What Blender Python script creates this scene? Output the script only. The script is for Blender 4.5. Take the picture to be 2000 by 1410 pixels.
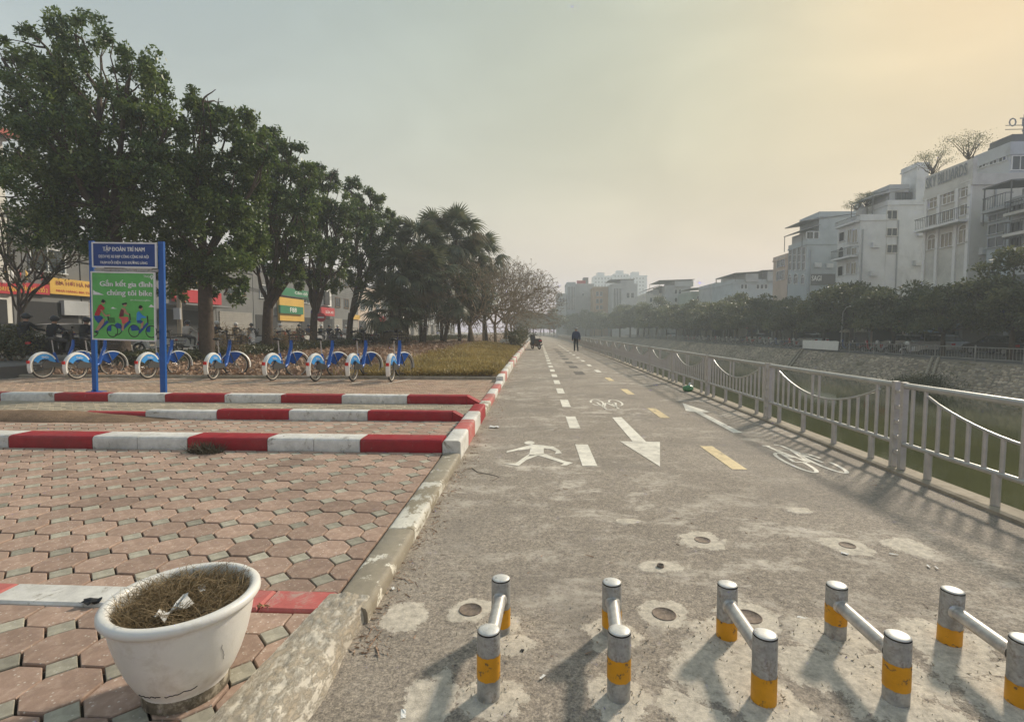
import bpy, math, random
import numpy as np
from mathutils import Vector, Matrix, noise as mnoise
for _o in list(bpy.data.objects):
    bpy.data.objects.remove(_o)
S = bpy.context.scene
COL = S.collection
rnd = random.Random(7)
NR = np.random.default_rng(11)
R = math.radians
PI = math.pi

# ------------------------------------------------------------------ camera
HC, FPX, YAW, PITCH = 1.5, 980.0, R(2.92), R(3.39)
cam_d = bpy.data.cameras.new('camera')
cam = bpy.data.objects.new('camera', cam_d)
COL.objects.link(cam)
cam.location = (0, 0, HC)
cam.rotation_euler = (PI / 2 - PITCH, 0, YAW)
cam_d.sensor_width = 36.0
cam_d.lens = 36.0 * FPX / 2000.0
cam_d.clip_start = 0.05
cam_d.clip_end = 6000
S.camera = cam
S.render.resolution_x, S.render.resolution_y = 1024, 721

# ------------------------------------------------------------------ sky and sun
SUN_AZ, SUN_EL = R(42.0), R(32.0)
world = bpy.data.worlds.new('World')
S.world = world
world.use_nodes = True
wn, wl = world.node_tree.nodes, world.node_tree.links
wn.clear()
w_out = wn.new('ShaderNodeOutputWorld')
w_bg = wn.new('ShaderNodeBackground')
w_sky = wn.new('ShaderNodeTexSky')
w_sky.sky_type = 'NISHITA'
w_sky.sun_disc = False
w_sky.sun_elevation = SUN_EL
w_sky.sun_rotation = SUN_AZ
w_sky.altitude = 0
w_sky.air_density = 2.5
w_sky.dust_density = 0.5
w_sky.ozone_density = 1.0
w_bg.inputs['Strength'].default_value = 0.1
# humid winter haze flattens the clear-air sky: each channel is compressed, blue most
w_sep = wn.new('ShaderNodeSeparateColor')
w_com = wn.new('ShaderNodeCombineColor')
wl.new(w_sky.outputs['Color'], w_sep.inputs['Color'])
for i, (k, e) in enumerate(((0.985, 0.525), (1.345, 0.302), (2.87, -0.25))):
    p = wn.new('ShaderNodeMath'); p.operation = 'POWER'; p.inputs[1].default_value = e
    q = wn.new('ShaderNodeMath'); q.operation = 'MULTIPLY'; q.inputs[1].default_value = k
    wl.new(w_sep.outputs[i], p.inputs[0]); wl.new(p.outputs[0], q.inputs[0]); wl.new(q.outputs[0], w_com.inputs[i])
# thin high cloud: soft, broad mottling of the whole sky
w_tc = wn.new('ShaderNodeTexCoord')
w_map = wn.new('ShaderNodeMapping')
w_map.inputs['Scale'].default_value = (1.3, 1.3, 3.2)
w_n = wn.new('ShaderNodeTexNoise')
w_n.inputs['Scale'].default_value = 2.2
w_n.inputs['Detail'].default_value = 4
w_n.inputs['Roughness'].default_value = 0.5
w_n.inputs['Distortion'].default_value = 0.5
w_cr = wn.new('ShaderNodeMapRange')
for k_, v_ in (('From Min', 0.35), ('From Max', 0.7), ('To Min', 0.92), ('To Max', 1.09)):
    w_cr.inputs[k_].default_value = v_
w_cl = wn.new('ShaderNodeVectorMath'); w_cl.operation = 'SCALE'
wl.new(w_tc.outputs['Generated'], w_map.inputs['Vector'])
wl.new(w_map.outputs['Vector'], w_n.inputs['Vector'])
wl.new(w_n.outputs['Fac'], w_cr.inputs['Value'])
wl.new(w_com.outputs['Color'], w_cl.inputs[0])
wl.new(w_cr.outputs['Result'], w_cl.inputs['Scale'])
wl.new(w_cl.outputs['Vector'], w_bg.inputs['Color'])
wl.new(w_bg.outputs['Background'], w_out.inputs['Surface'])

SUNV = Vector((math.sin(SUN_AZ) * math.cos(SUN_EL), math.cos(SUN_AZ) * math.cos(SUN_EL), math.sin(SUN_EL)))
sun_d = bpy.data.lights.new('sun', 'SUN')
sun_d.energy = 2.0
sun_d.angle = R(5.0)
sun_d.color = (1.0, 0.89, 0.74)
sun = bpy.data.objects.new('sun', sun_d)
COL.objects.link(sun)
sun.location = (60, 60, 80)
sun.rotation_euler = SUNV.to_track_quat('Z', 'Y').to_euler()

S.view_settings.view_transform = 'Standard'
S.view_settings.look = 'None'
S.view_settings.exposure = 1.34
S.view_settings.gamma = 1.0
S.view_settings.use_curve_mapping = False
S.render.engine = 'CYCLES'
S.cycles.use_denoising = True
S.cycles.max_bounces = 6
S.cycles.diffuse_bounces = 3
S.cycles.glossy_bounces = 3
S.cycles.transparent_max_bounces = 8
S.cycles.volume_bounces = 1
S.cycles.sample_clamp_indirect = 6

# ------------------------------------------------------------------ photograph geometry: where a seen point stands in the place
_fw = Vector((-math.sin(YAW) * math.cos(PITCH), math.cos(YAW) * math.cos(PITCH), -math.sin(PITCH)))
_rt = Vector((math.cos(YAW), math.sin(YAW), 0))
_up = _rt.cross(_fw)

def ray(px, py):
    return _fw * FPX + _rt * (px - 1000) - _up * (py - 705)

def G(px, py, z=0.0):
    d = ray(px, py)
    t = (z - HC) / d.z
    return Vector((d.x * t, d.y * t, z))

def atY(px, py, Y):
    d = ray(px, py)
    t = Y / d.y
    return Vector((d.x * t, Y, HC + d.z * t))

def atX(px, py, X):
    d = ray(px, py)
    t = X / d.x
    return Vector((X, d.y * t, HC + d.z * t))

# ------------------------------------------------------------------ mesh building
class MB:
    def __init__(s):
        s.v, s.f, s.m, s.sm = [], [], [], []

    def add(s, vs, fs, m=0, smooth=False):
        b = len(s.v)
        s.v.extend(tuple(p) for p in vs)
        for f in fs:
            s.f.append(tuple(b + i for i in f))
            s.m.append(m)
            s.sm.append(smooth)
        return s

    def bb(s, x0, x1, y0, y1, z0, z1, m=0):
        vs = [(x, y, z) for z in (z0, z1) for y in (y0, y1) for x in (x0, x1)]
        return s.add(vs, [(0, 2, 3, 1), (4, 5, 7, 6), (0, 1, 5, 4), (2, 6, 7, 3), (0, 4, 6, 2), (1, 3, 7, 5)], m)

    def box(s, c, size, rz=0.0, m=0, rx=0.0, ry=0.0):
        M = Matrix.Rotation(rz, 3, 'Z') @ Matrix.Rotation(ry, 3, 'Y') @ Matrix.Rotation(rx, 3, 'X')
        c = Vector(c)
        h = Vector(size) * 0.5
        vs = [c + M @ Vector((x * h.x, y * h.y, z * h.z)) for z in (-1, 1) for y in (-1, 1) for x in (-1, 1)]
        return s.add(vs, [(0, 2, 3, 1), (4, 5, 7, 6), (0, 1, 5, 4), (2, 6, 7, 3), (0, 4, 6, 2), (1, 3, 7, 5)], m)

    def bevbox(s, x0, x1, y0, y1, z0, z1, b, m=0):
        # box with chamfered top edges
        vs = [(x0, y0, z0), (x1, y0, z0), (x1, y1, z0), (x0, y1, z0),
              (x0, y0, z1 - b), (x1, y0, z1 - b), (x1, y1, z1 - b), (x0, y1, z1 - b),
              (x0 + b, y0 + b, z1), (x1 - b, y0 + b, z1), (x1 - b, y1 - b, z1), (x0 + b, y1 - b, z1)]
        fs = [(3, 2, 1, 0), (8, 9, 10, 11)]
        for i in range(4):
            j = (i + 1) % 4
            fs += [(i, j, 4 + j, 4 + i), (4 + i, 4 + j, 8 + j, 8 + i)]
        return s.add(vs, fs, m)

    def tube(s, pts, r, n=8, m=0, cap=True, smooth=True, flat=1.0):
        pts = [Vector(p) for p in pts]
        k = len(pts)
        rr = r if isinstance(r, (list, tuple)) else [r] * k
        vs, fs = [], []
        pu = None
        for i, p in enumerate(pts):
            t = (pts[min(i + 1, k - 1)] - pts[max(i - 1, 0)])
            if t.length < 1e-9:
                t = Vector((0, 0, 1))
            t.normalize()
            if pu is None:
                a = Vector((0, 0, 1)) if abs(t.z) < 0.9 else Vector((1, 0, 0))
                u = t.cross(a).normalized()
            else:
                u = (pu - t * pu.dot(t))
                u = u.normalized() if u.length > 1e-6 else t.orthogonal().normalized()
            pu = u
            w = t.cross(u)
            for j in range(n):
                a = 2 * PI * j / n
                vs.append(p + (u * math.cos(a) + w * math.sin(a) * flat) * rr[i])
        for i in range(k - 1):
            for j in range(n):
                j2 = (j + 1) % n
                fs.append((i * n + j, i * n + j2, (i + 1) * n + j2, (i + 1) * n + j))
        s.add(vs, fs, m, smooth)
        if cap:
            s.add(vs[:n], [tuple(reversed(range(n)))], m)
            s.add(vs[-n:], [tuple(range(n))], m)
        return s

    def lathe(s, prof, n=24, M=None, m=0, smooth=True, cap=False):
        vs, fs = [], []
        for (r, z) in prof:
            for j in range(n):
                a = 2 * PI * j / n
                p = Vector((r * math.cos(a), r * math.sin(a), z))
                vs.append(M @ p if M else p)
        for i in range(len(prof) - 1):
            for j in range(n):
                j2 = (j + 1) % n
                fs.append((i * n + j, i * n + j2, (i + 1) * n + j2, (i + 1) * n + j))
        s.add(vs, fs, m, smooth)
        if cap:
            s.add(vs[:n], [tuple(reversed(range(n)))], m)
            s.add(vs[-n:], [tuple(range(n))], m)
        return s

    def ring(s, c, R0, r, axis='x', n=28, k=6, m=0, flat=1.0):
        # torus round the axis
        vs, fs = [], []
        for i in range(n):
            a = 2 * PI * i / n
            for j in range(k):
                b = 2 * PI * j / k
                q = R0 + r * math.cos(b)
                h = r * math.sin(b) * flat
                if axis == 'x':
                    p = (h, q * math.cos(a), q * math.sin(a))
                elif axis == 'y':
                    p = (q * math.cos(a), h, q * math.sin(a))
                else:
                    p = (q * math.cos(a), q * math.sin(a), h)
                vs.append((p[0] + c[0], p[1] + c[1], p[2] + c[2]))
        for i in range(n):
            for j in range(k):
                i2, j2 = (i + 1) % n, (j + 1) % k
                fs.append((i * k + j, i2 * k + j, i2 * k + j2, i * k + j2))
        return s.add(vs, fs, m, True)

    def prism(s, poly, d, o=(0, 0, 0), u=(1, 0, 0), v=(0, 0, 1), m=0, smooth=False):
        # polygon in the (u, v) plane at o, extruded by d along u x v
        o, u, v = Vector(o), Vector(u), Vector(v)
        w = u.cross(v).normalized()
        k = len(poly)
        a = [o + u * p[0] + v * p[1] for p in poly]
        b = [p + w * d for p in a]
        ar = sum(poly[i][0] * poly[(i + 1) % k][1] - poly[(i + 1) % k][0] * poly[i][1] for i in range(k))
        fs = [tuple(reversed(range(k))), tuple(range(k, 2 * k))]
        fs += [(i, (i + 1) % k, k + (i + 1) % k, k + i) for i in range(k)]
        if (ar < 0) != (d < 0):
            fs = [tuple(reversed(f)) for f in fs]
        return s.add(a + b, fs, m, smooth)

    def ball(s, c, r, n=10, k=6, m=0, sc=(1, 1, 1)):
        prof = [(max(1e-4, math.sin(PI * i / k)) * r, -math.cos(PI * i / k) * r) for i in range(k + 1)]
        M = Matrix.Translation(c) @ Matrix.Diagonal((sc[0], sc[1], sc[2], 1))
        return s.lathe(prof, n, M, m)

    def mesh(s, name, mats):
        me = bpy.data.meshes.new(name)
        me.from_pydata(s.v, [], s.f)
        if not isinstance(mats, (list, tuple)):
            mats = [mats]
        for mt in mats:
            me.materials.append(mt)
        if s.f:
            me.polygons.foreach_set('material_index', s.m)
            me.polygons.foreach_set('use_smooth', s.sm)
        me.update()
        return me

    def build(s, name, mats, parent=None, loc=None, rz=0.0):
        return link(name, s.mesh(name, mats), parent, loc, rz)


def link(name, data, parent=None, loc=None, rz=0.0, rot=None):
    o = bpy.data.objects.new(name, data)
    COL.objects.link(o)
    if parent is not None:
        o.parent = parent
    if loc is not None:
        o.location = loc
    if rot is not None:
        o.rotation_euler = rot
    elif rz:
        o.rotation_euler = (0, 0, rz)
    return o

def tag(o, label=None, cat=None, group=None, kind=None):
    if label: o['label'] = label
    if cat: o['category'] = cat
    if group: o['group'] = group
    if kind: o['kind'] = kind
    return o

def empty(name, loc=(0, 0, 0), rz=0.0, label=None, cat=None, group=None):
    o = link(name, None, None, loc, rz)
    o.empty_display_size = 0.2
    return tag(o, label, cat, group)

KIDS = {}
def copy_tree(o, loc=None, rz=None, label=None, parent=None):
    c = o.copy()
    COL.objects.link(c)
    if parent is not None: c.parent = parent
    if loc is not None: c.location = loc
    if rz is not None: c.rotation_euler = (0, 0, rz)
    if label: c['label'] = label
    if o.name not in KIDS:
        KIDS[o.name] = list(o.children)
    for ch in KIDS[o.name]:
        copy_tree(ch, parent=c)
    return c

# ------------------------------------------------------------------ materials
def srgb(r, g, b):
    f = lambda c: ((c / 255) / 12.92) if c / 255 <= 0.04045 else (((c / 255) + 0.055) / 1.055) ** 2.4
    return (f(r), f(g), f(b))

def new_mat(name):
    m = bpy.data.materials.new(name)
    m.use_nodes = True
    nt = m.node_tree
    bs = nt.nodes['Principled BSDF']
    return m, nt.nodes, nt.links, bs

def mixc(N, L, fac, a, b, blend='MIX'):
    x = N.new('ShaderNodeMix')
    x.data_type = 'RGBA'
    x.blend_type = blend
    for k, v in ((0, fac), (6, a), (7, b)):
        if v is None: continue
        if hasattr(v, 'is_output'):
            L.new(v, x.inputs[k])
        elif k == 0:
            x.inputs[0].default_value = v
        else:
            x.inputs[k].default_value = tuple(v)[:3] + (1,)
    return x.outputs[2]

def noise_n(N, L, scale, detail=4, rough=0.6, vec=None, dist=0.0):
    n = N.new('ShaderNodeTexNoise')
    n.inputs['Scale'].default_value = scale
    n.inputs['Detail'].default_value = detail
    n.inputs['Roughness'].default_value = rough
    n.inputs['Distortion'].default_value = dist
    if vec is not None: L.new(vec, n.inputs['Vector'])
    return n.outputs['Fac']

def rng(N, L, val, a, b, c=0.0, d=1.0):
    r = N.new('ShaderNodeMapRange')
    for k, v in (('From Min', a), ('From Max', b), ('To Min', c), ('To Max', d)):
        r.inputs[k].default_value = v
    L.new(val, r.inputs['Value'])
    return r.outputs['Result']

def bump_n(N, L, h, strength, dist, bs):
    b = N.new('ShaderNodeBump')
    b.inputs['Strength'].default_value = strength
    b.inputs['Distance'].default_value = dist
    L.new(h, b.inputs['Height'])
    L.new(b.outputs['Normal'], bs.inputs['Normal'])

def mat(name, col, rough=0.75, metal=0.0, var=0.18, scale=6.0, bump=0.0, bscale=40.0, bdist=0.01, orand=0.0,
        dirt=None, dirt_amt=(0.5, 0.75), dscale=3.0, island=0.0, spec=0.35, speck=None):
    """plain coloured surface with mottling, optional wear patches of a second colour and fine relief"""
    m, N, L, bs = new_mat(name)
    tc = N.new('ShaderNodeTexCoord').outputs['Object']
    n1 = noise_n(N, L, scale, 5, 0.65, tc)
    f = rng(N, L, n1, 0.3, 0.7)
    c0 = [max(0, c * (1 - var)) for c in col]
    c1 = [min(1, c * (1 + var)) for c in col]
    out = mixc(N, L, f, c0, c1)
    if dirt:
        d = rng(N, L, noise_n(N, L, dscale, 8, 0.7, tc, 0.3), dirt_amt[0], dirt_amt[1])
        out = mixc(N, L, d, out, dirt)
    if speck:
        v = N.new('ShaderNodeTexVoronoi'); v.inputs['Scale'].default_value = 38.0
        sh = N.new('ShaderNodeVectorMath'); sh.operation = 'ADD'
        oi = N.new('ShaderNodeObjectInfo')
        L.new(tc, sh.inputs[0]); L.new(oi.outputs['Location'], sh.inputs[1]); L.new(sh.outputs[0], v.inputs['Vector'])
        out = mixc(N, L, rng(N, L, v.outputs['Distance'], 0.10, 0.2, 0.8, 0), out, speck)
        gr = rng(N, L, noise_n(N, L, 1.6, 6, 0.7, sh.outputs[0]), 0.5, 0.7, 0, 0.5)
        out = mixc(N, L, gr, out, [c * 0.55 for c in col])
    if orand or island:
        src = N.new('ShaderNodeNewGeometry').outputs['Random Per Island'] if island else N.new('ShaderNodeObjectInfo').outputs['Random']
        a = island or orand
        g = rng(N, L, src, 0, 1, 1 - a, 1 + a)
        cc = N.new('ShaderNodeCombineColor')
        for i in range(3): L.new(g, cc.inputs[i])
        out = mixc(N, L, 1.0, out, cc.outputs[0], 'MULTIPLY')
    L.new(out, bs.inputs['Base Color'])
    bs.inputs['Roughness'].default_value = rough
    bs.inputs['Metallic'].default_value = metal
    bs.inputs['Specular IOR Level'].default_value = spec
    if bump:
        bump_n(N, L, noise_n(N, L, bscale, 6, 0.7, tc), bump, bdist, bs)
    return m

def leaf_mat(name, cols, trans=0.35, rough=0.42, big=0.6):
    """foliage: colour varies leaf by leaf and in broad clumps; some light passes through"""
    m, N, L, bs = new_mat(name)
    isl = N.new('ShaderNodeNewGeometry').outputs['Random Per Island']
    tc = N.new('ShaderNodeTexCoord').outputs['Object']
    nz = rng(N, L, noise_n(N, L, big, 3, 0.6, tc), 0.38, 0.62)
    c = mixc(N, L, isl, cols[0], cols[1])
    c2 = mixc(N, L, isl, cols[1], cols[2])
    out = mixc(N, L, nz, c, c2)
    L.new(out, bs.inputs['Base Color'])
    bs.inputs['Roughness'].default_value = rough
    bs.inputs['Specular IOR Level'].default_value = 0.55
    tr = N.new('ShaderNodeBsdfTranslucent')
    L.new(out, tr.inputs['Color'])
    mx = N.new('ShaderNodeMixShader')
    mx.inputs[0].default_value = trans
    L.new(bs.outputs[0], mx.inputs[1])
    L.new(tr.outputs[0], mx.inputs[2])
    L.new(mx.outputs[0], N['Material Output'].inputs['Surface'])
    return m

# ------------------------------------------------------------------ shared materials
def asphalt_mat(name='asphalt', patch=None):
    m, N, L, bs = new_mat(name)
    tc = N.new('ShaderNodeNewGeometry').outputs['Position']
    base = mixc(N, L, rng(N, L, noise_n(N, L, 0.55, 6, 0.65, tc, 0.6), 0.32, 0.68), (0.278, 0.24, 0.198), (0.368, 0.32, 0.267))
    grain = rng(N, L, noise_n(N, L, 95, 3, 0.8, tc), 0.36, 0.66)
    c = mixc(N, L, grain, (0.55, 0.55, 0.56), (1.32, 1.3, 1.26))
    out = mixc(N, L, 1.0, base, c, 'MULTIPLY')
    g2 = rng(N, L, noise_n(N, L, 34, 4, 0.75, tc), 0.34, 0.66)
    out = mixc(N, L, 1.0, out, mixc(N, L, g2, (0.62, 0.62, 0.63), (1.3, 1.29, 1.27)), 'MULTIPLY')
    # worn pale stone showing through, in ragged smears along the way
    mp = N.new('ShaderNodeMapping')
    mp.inputs['Scale'].default_value = (0.85, 1.25, 1)
    L.new(tc, mp.inputs['Vector'])
    pale = rng(N, L, noise_n(N, L, 2.3, 11, 0.8, mp.outputs[0], 0.2), 0.5, 0.62)
    zone = rng(N, L, noise_n(N, L, 0.3, 3, 0.5, tc), 0.4, 0.56)
    mm = N.new('ShaderNodeMath'); mm.operation = 'MULTIPLY'
    L.new(pale, mm.inputs[0]); L.new(zone, mm.inputs[1])
    out = mixc(N, L, mm.outputs[0], out, (0.56, 0.5, 0.42))
    # old darker patches and damp stains
    dk = rng(N, L, noise_n(N, L, 0.5, 8, 0.66, tc, 0.3), 0.51, 0.62, 0, 0.6)
    out = mixc(N, L, dk, out, (0.2, 0.175, 0.148))
    # scattered pale chips and dark specks
    v = N.new('ShaderNodeTexVoronoi'); v.inputs['Scale'].default_value = 7.0
    L.new(tc, v.inputs['Vector'])
    chip = rng(N, L, v.outputs['Distance'], 0.035, 0.06, 0.75, 0)
    out = mixc(N, L, chip, out, (0.5, 0.46, 0.38))
    v3 = N.new('ShaderNodeTexVoronoi'); v3.inputs['Scale'].default_value = 30.0
    L.new(tc, v3.inputs['Vector'])
    out = mixc(N, L, rng(N, L, v3.outputs['Distance'], 0.1, 0.22, 0.55, 0), out, (0.11, 0.095, 0.08))
    v2 = N.new('ShaderNodeTexVoronoi'); v2.inputs['Scale'].default_value = 4.3
    L.new(tc, v2.inputs['Vector'])
    out = mixc(N, L, rng(N, L, v2.outputs['Distance'], 0.02, 0.05, 0.7, 0), out, (0.06, 0.05, 0.045))
    if patch:
        # a smear of cement thinning out to nothing towards its edge
        at = N.new('ShaderNodeAttribute'); at.attribute_name = 'core'
        nz = noise_n(N, L, 8, 11, 0.8, tc, 0.2)
        sm = N.new('ShaderNodeMath'); sm.operation = 'ADD'
        L.new(at.outputs['Fac'], sm.inputs[0]); L.new(rng(N, L, nz, 0.25, 0.75, -0.95, 0.95), sm.inputs[1])
        tone = mixc(N, L, rng(N, L, noise_n(N, L, 26, 8, 0.8, tc), 0.36, 0.64), [c * 0.55 for c in patch], [c * 1.1 for c in patch])
        out = mixc(N, L, rng(N, L, sm.outputs[0], 0.44, 0.56, 0.0, 0.88), out, tone)
    L.new(out, bs.inputs['Base Color'])
    bs.inputs['Roughness'].default_value = 0.88
    bs.inputs['Specular IOR Level'].default_value = 0.25
    bump_n(N, L, noise_n(N, L, 120, 4, 0.8, tc), 0.55, 0.006, bs)
    return m

def paint_mat(name, col, wear=(0.52, 0.66), under=(0.2, 0.17, 0.14), scale=5.0, rough=0.7, streak=(1, 1, 1), bump=0.25, warp=0.5):
    """old paint, chipped through to what lies under it"""
    m, N, L, bs = new_mat(name)
    tc = N.new('ShaderNodeTexCoord').outputs['Object']
    mp = N.new('ShaderNodeMapping'); mp.inputs['Scale'].default_value = streak
    L.new(tc, mp.inputs['Vector'])
    oi = N.new('ShaderNodeObjectInfo')
    mv = N.new('ShaderNodeVectorMath'); mv.operation = 'ADD'
    sc = N.new('ShaderNodeVectorMath'); sc.operation = 'SCALE'; sc.inputs['Scale'].default_value = 1.0
    cmb = N.new('ShaderNodeCombineXYZ')
    k = N.new('ShaderNodeMath'); k.operation = 'MULTIPLY'; k.inputs[1].default_value = 57.0
    L.new(oi.outputs['Random'], k.inputs[0])
    for i in range(3): L.new(k.outputs[0], cmb.inputs[i])
    L.new(mp.outputs[0], mv.inputs[0]); L.new(cmb.outputs[0], mv.inputs[1])
    vec = mv.outputs[0]
    tone = rng(N, L, noise_n(N, L, 9, 6, 0.7, vec), 0.3, 0.72)
    c = mixc(N, L, tone, [x * 0.72 for x in col], [min(1, x * 1.08) for x in col])
    w = rng(N, L, noise_n(N, L, scale, 10, 0.78, vec, warp), wear[0], wear[1])
    c = mixc(N, L, w, c, under)
    d = rng(N, L, noise_n(N, L, 1.4, 5, 0.6, vec), 0.45, 0.75, 0, 0.35)
    c = mixc(N, L, d, c, [x * 0.5 for x in under])
    L.new(c, bs.inputs['Base Color'])
    bs.inputs['Roughness'].default_value = rough
    bs.inputs['Specular IOR Level'].default_value = 0.25
    if bump:
        bump_n(N, L, w, bump, 0.004, bs)
    return m

M = {}
M['asphalt'] = asphalt_mat()
M['smear'] = asphalt_mat('cement_smear', (0.66, 0.59, 0.485))
M['mark_white'] = paint_mat('worn_white_road_paint', (0.83, 0.78, 0.67), (0.58, 0.68), (0.24, 0.2, 0.16), 6)
M['mark_yellow'] = paint_mat('worn_yellow_road_paint', (0.76, 0.6, 0.34), (0.55, 0.66), (0.24, 0.2, 0.16), 6)
M['mark_old'] = paint_mat('blacked_out_marking', (0.11, 0.10, 0.09), (0.5, 0.68), (0.18, 0.155, 0.13), 7)
M['kerb_white'] = paint_mat('kerb_white_paint', (0.72, 0.7, 0.65), (0.565, 0.65), (0.25, 0.22, 0.17), 5)
M['kerb_red'] = paint_mat('kerb_red_paint', (0.36, 0.022, 0.03), (0.60, 0.70), (0.3, 0.16, 0.14), 6, rough=0.55)
M['kerb_pink'] = paint_mat('faded_kerb_red_paint', (0.52, 0.14, 0.125), (0.5, 0.68), (0.42, 0.36, 0.3), 6)
M['kerb_worn'] = paint_mat('whitewash_worn_off_kerb', (0.72, 0.69, 0.6), (0.5, 0.53), (0.3, 0.26, 0.19), 7, streak=(1, 0.6, 1), warp=0.1)
M['kerb_bare'] = paint_mat('bare_kerb_stone', (0.31, 0.27, 0.205), (0.57, 0.595), (0.7, 0.66, 0.56), 5.5, warp=0.1)
M['mortar'] = paint_mat('rough_cement_mortar', (0.66, 0.6, 0.5), (0.46, 0.56), (0.43, 0.365, 0.28), 24, bump=0.8, warp=0.1, streak=(1, .5, 1))
M['concrete'] = mat('weathered_concrete', (0.34, 0.29, 0.22), 0.9, var=0.28, scale=3, bump=0.5, bscale=30, dirt=(0.16, 0.13, 0.09), dirt_amt=(0.52, 0.72))
M['joint'] = mat('paving_joint_soil', (0.075, 0.06, 0.045), 0.95, var=0.4, scale=20, bump=0.4)
M['octagon'] = mat('terracotta_paver', (0.325, 0.222, 0.168), 0.85, var=0.16, scale=9, bump=0.35, bscale=90, bdist=0.004, orand=0.2,
                   dirt=(0.47, 0.35, 0.275), dirt_amt=(0.48, 0.74), dscale=22, speck=(0.62, 0.56, 0.48))
M['octagon_far'] = mat('terracotta_paver_far', (0.355, 0.245, 0.186), 0.88, var=0.16, scale=5, island=0.16, dirt=(0.36, 0.265, 0.2), dirt_amt=(0.45, 0.8), dscale=6)
M['square'] = mat('grey_infill_paver', (0.33, 0.305, 0.24), 0.88, var=0.28, scale=14, bump=0.4, bscale=90, bdist=0.004, orand=0.25, speck=(0.5, 0.47, 0.4))
M['square_far'] = mat('grey_infill_paver_far', (0.4, 0.37, 0.3), 0.88, var=0.2, scale=6, island=0.2)
M['brick_pave'] = mat('pinkish_block_paver', (0.36, 0.245, 0.175), 0.9, var=0.18, scale=3, island=0.14, dirt=(0.42, 0.33, 0.24), dirt_amt=(0.45, 0.75), dscale=1.2)
M['grey_pave'] = mat('grey_block_paver', (0.34, 0.29, 0.215), 0.9, var=0.2, scale=3, island=0.14)
M['soil'] = mat('dry_soil', (0.19, 0.125, 0.078), 0.95, var=0.35, scale=2.2, bump=0.8, bscale=9, bdist=0.03)
M['street'] = mat('street_asphalt', (0.14, 0.13, 0.12), 0.9, var=0.25, scale=0.8)
M['land'] = mat('far_ground', (0.17, 0.15, 0.115), 0.95, var=0.3, scale=0.05)
M['steel'] = mat('brushed_stainless_rail', (0.46, 0.455, 0.435), 0.34, metal=0.5, var=0.12, scale=9, dirt=(0.33, 0.27, 0.2), dirt_amt=(0.58, 0.8), dscale=8)
M['steel_post'] = mat('galvanised_tube', (0.36, 0.36, 0.345), 0.5, metal=0.3, var=0.45, scale=14, bump=0.2, bscale=60, bdist=0.002, dirt=(0.16, 0.12, 0.09), dirt_amt=(0.5, 0.68), dscale=14)
M['steel_bar'] = mat('bare_steel_tube', (0.52, 0.5, 0.47), 0.38, metal=0.5, var=0.25, scale=18, dirt=(0.22, 0.13, 0.08), dirt_amt=(0.57, 0.75), dscale=9)
M['cap'] = mat('scuffed_cap_metal', (0.58, 0.57, 0.54), 0.5, metal=0.3, var=0.25, scale=20, dirt=(0.2, 0.17, 0.14), dirt_amt=(0.56, 0.66), dscale=22)
M['yellow'] = mat('yellow_band_paint', (0.62, 0.29, 0.012), 0.5, var=0.14, scale=12, dirt=(0.09, 0.07, 0.05), dirt_amt=(0.57, 0.64), dscale=20)
M['black'] = mat('black_rubber', (0.02, 0.02, 0.021), 0.6, var=0.3)
M['dark'] = mat('painted_darkness', (0.012, 0.012, 0.013), 0.7, var=0.3)  # near-black colour that paints the dark of cracks and unlit interiors
M['iron'] = mat('rusted_iron', (0.19, 0.15, 0.12), 0.75, metal=0.3, var=0.4, scale=30, bump=0.5, bscale=80)
M['patch'] = paint_mat('pale_cement_patch', (0.48, 0.42, 0.33), (0.5, 0.62), (0.3, 0.26, 0.2), 9, bump=0.5)
M['pot'] = mat('white_glazed_pot', (0.72, 0.7, 0.65), 0.38, var=0.1, scale=3, bump=0.15, bscale=16, dirt=(0.42, 0.37, 0.29), dirt_amt=(0.52, 0.82), dscale=6, spec=0.5)
M['bark'] = mat('dark_bark', (0.075, 0.055, 0.04), 0.92, var=0.4, scale=6, bump=0.9, bscale=14, bdist=0.03)
M['bark_pale'] = mat('pale_bark', (0.235, 0.18, 0.115), 0.9, var=0.3, scale=7, bump=0.6, bscale=20, bdist=0.02)
M['leaf'] = leaf_mat('tree_leaves', ((0.014, 0.034, 0.01), (0.068, 0.122, 0.028), (0.2, 0.25, 0.052)), 0.4)  # tones spread wide: crown shadow and sunlit contrast put into the leaf colour
M['leaf_far'] = leaf_mat('bank_tree_leaves', ((0.035, 0.05, 0.022), (0.1, 0.115, 0.048), (0.2, 0.195, 0.075)), 0.42, big=0.25)
M['palm'] = leaf_mat('palm_fronds', ((0.036, 0.058, 0.026), (0.075, 0.1, 0.05), (0.19, 0.19, 0.11)), 0.3, 0.5, 0.9)
M['palm_dry'] = leaf_mat('dry_palm_fronds', ((0.1, 0.085, 0.045), (0.17, 0.135, 0.075), (0.24, 0.2, 0.12)), 0.2, 0.6, 0.9)
M['hedge'] = leaf_mat('hedge_leaves', ((0.03, 0.042, 0.014), (0.07, 0.078, 0.025), (0.14, 0.12, 0.045)), 0.25)
M['yellow_grass'] = leaf_mat('yellowed_ground_cover', ((0.2, 0.145, 0.045), (0.34, 0.255, 0.085), (0.47, 0.36, 0.14)), 0.25, 0.7, 0.5)
M['litter'] = leaf_mat('dead_leaves', ((0.19, 0.115, 0.07), (0.34, 0.215, 0.14), (0.5, 0.35, 0.245)), 0.1, 0.8, 0.5)
M['drygrass'] = leaf_mat('dry_grass', ((0.13, 0.09, 0.045), (0.23, 0.165, 0.085), (0.36, 0.275, 0.16)), 0.2, 0.8, 2.0)
M['twig'] = mat('dry_twigs', (0.22, 0.16, 0.105), 0.9, var=0.3)
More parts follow.
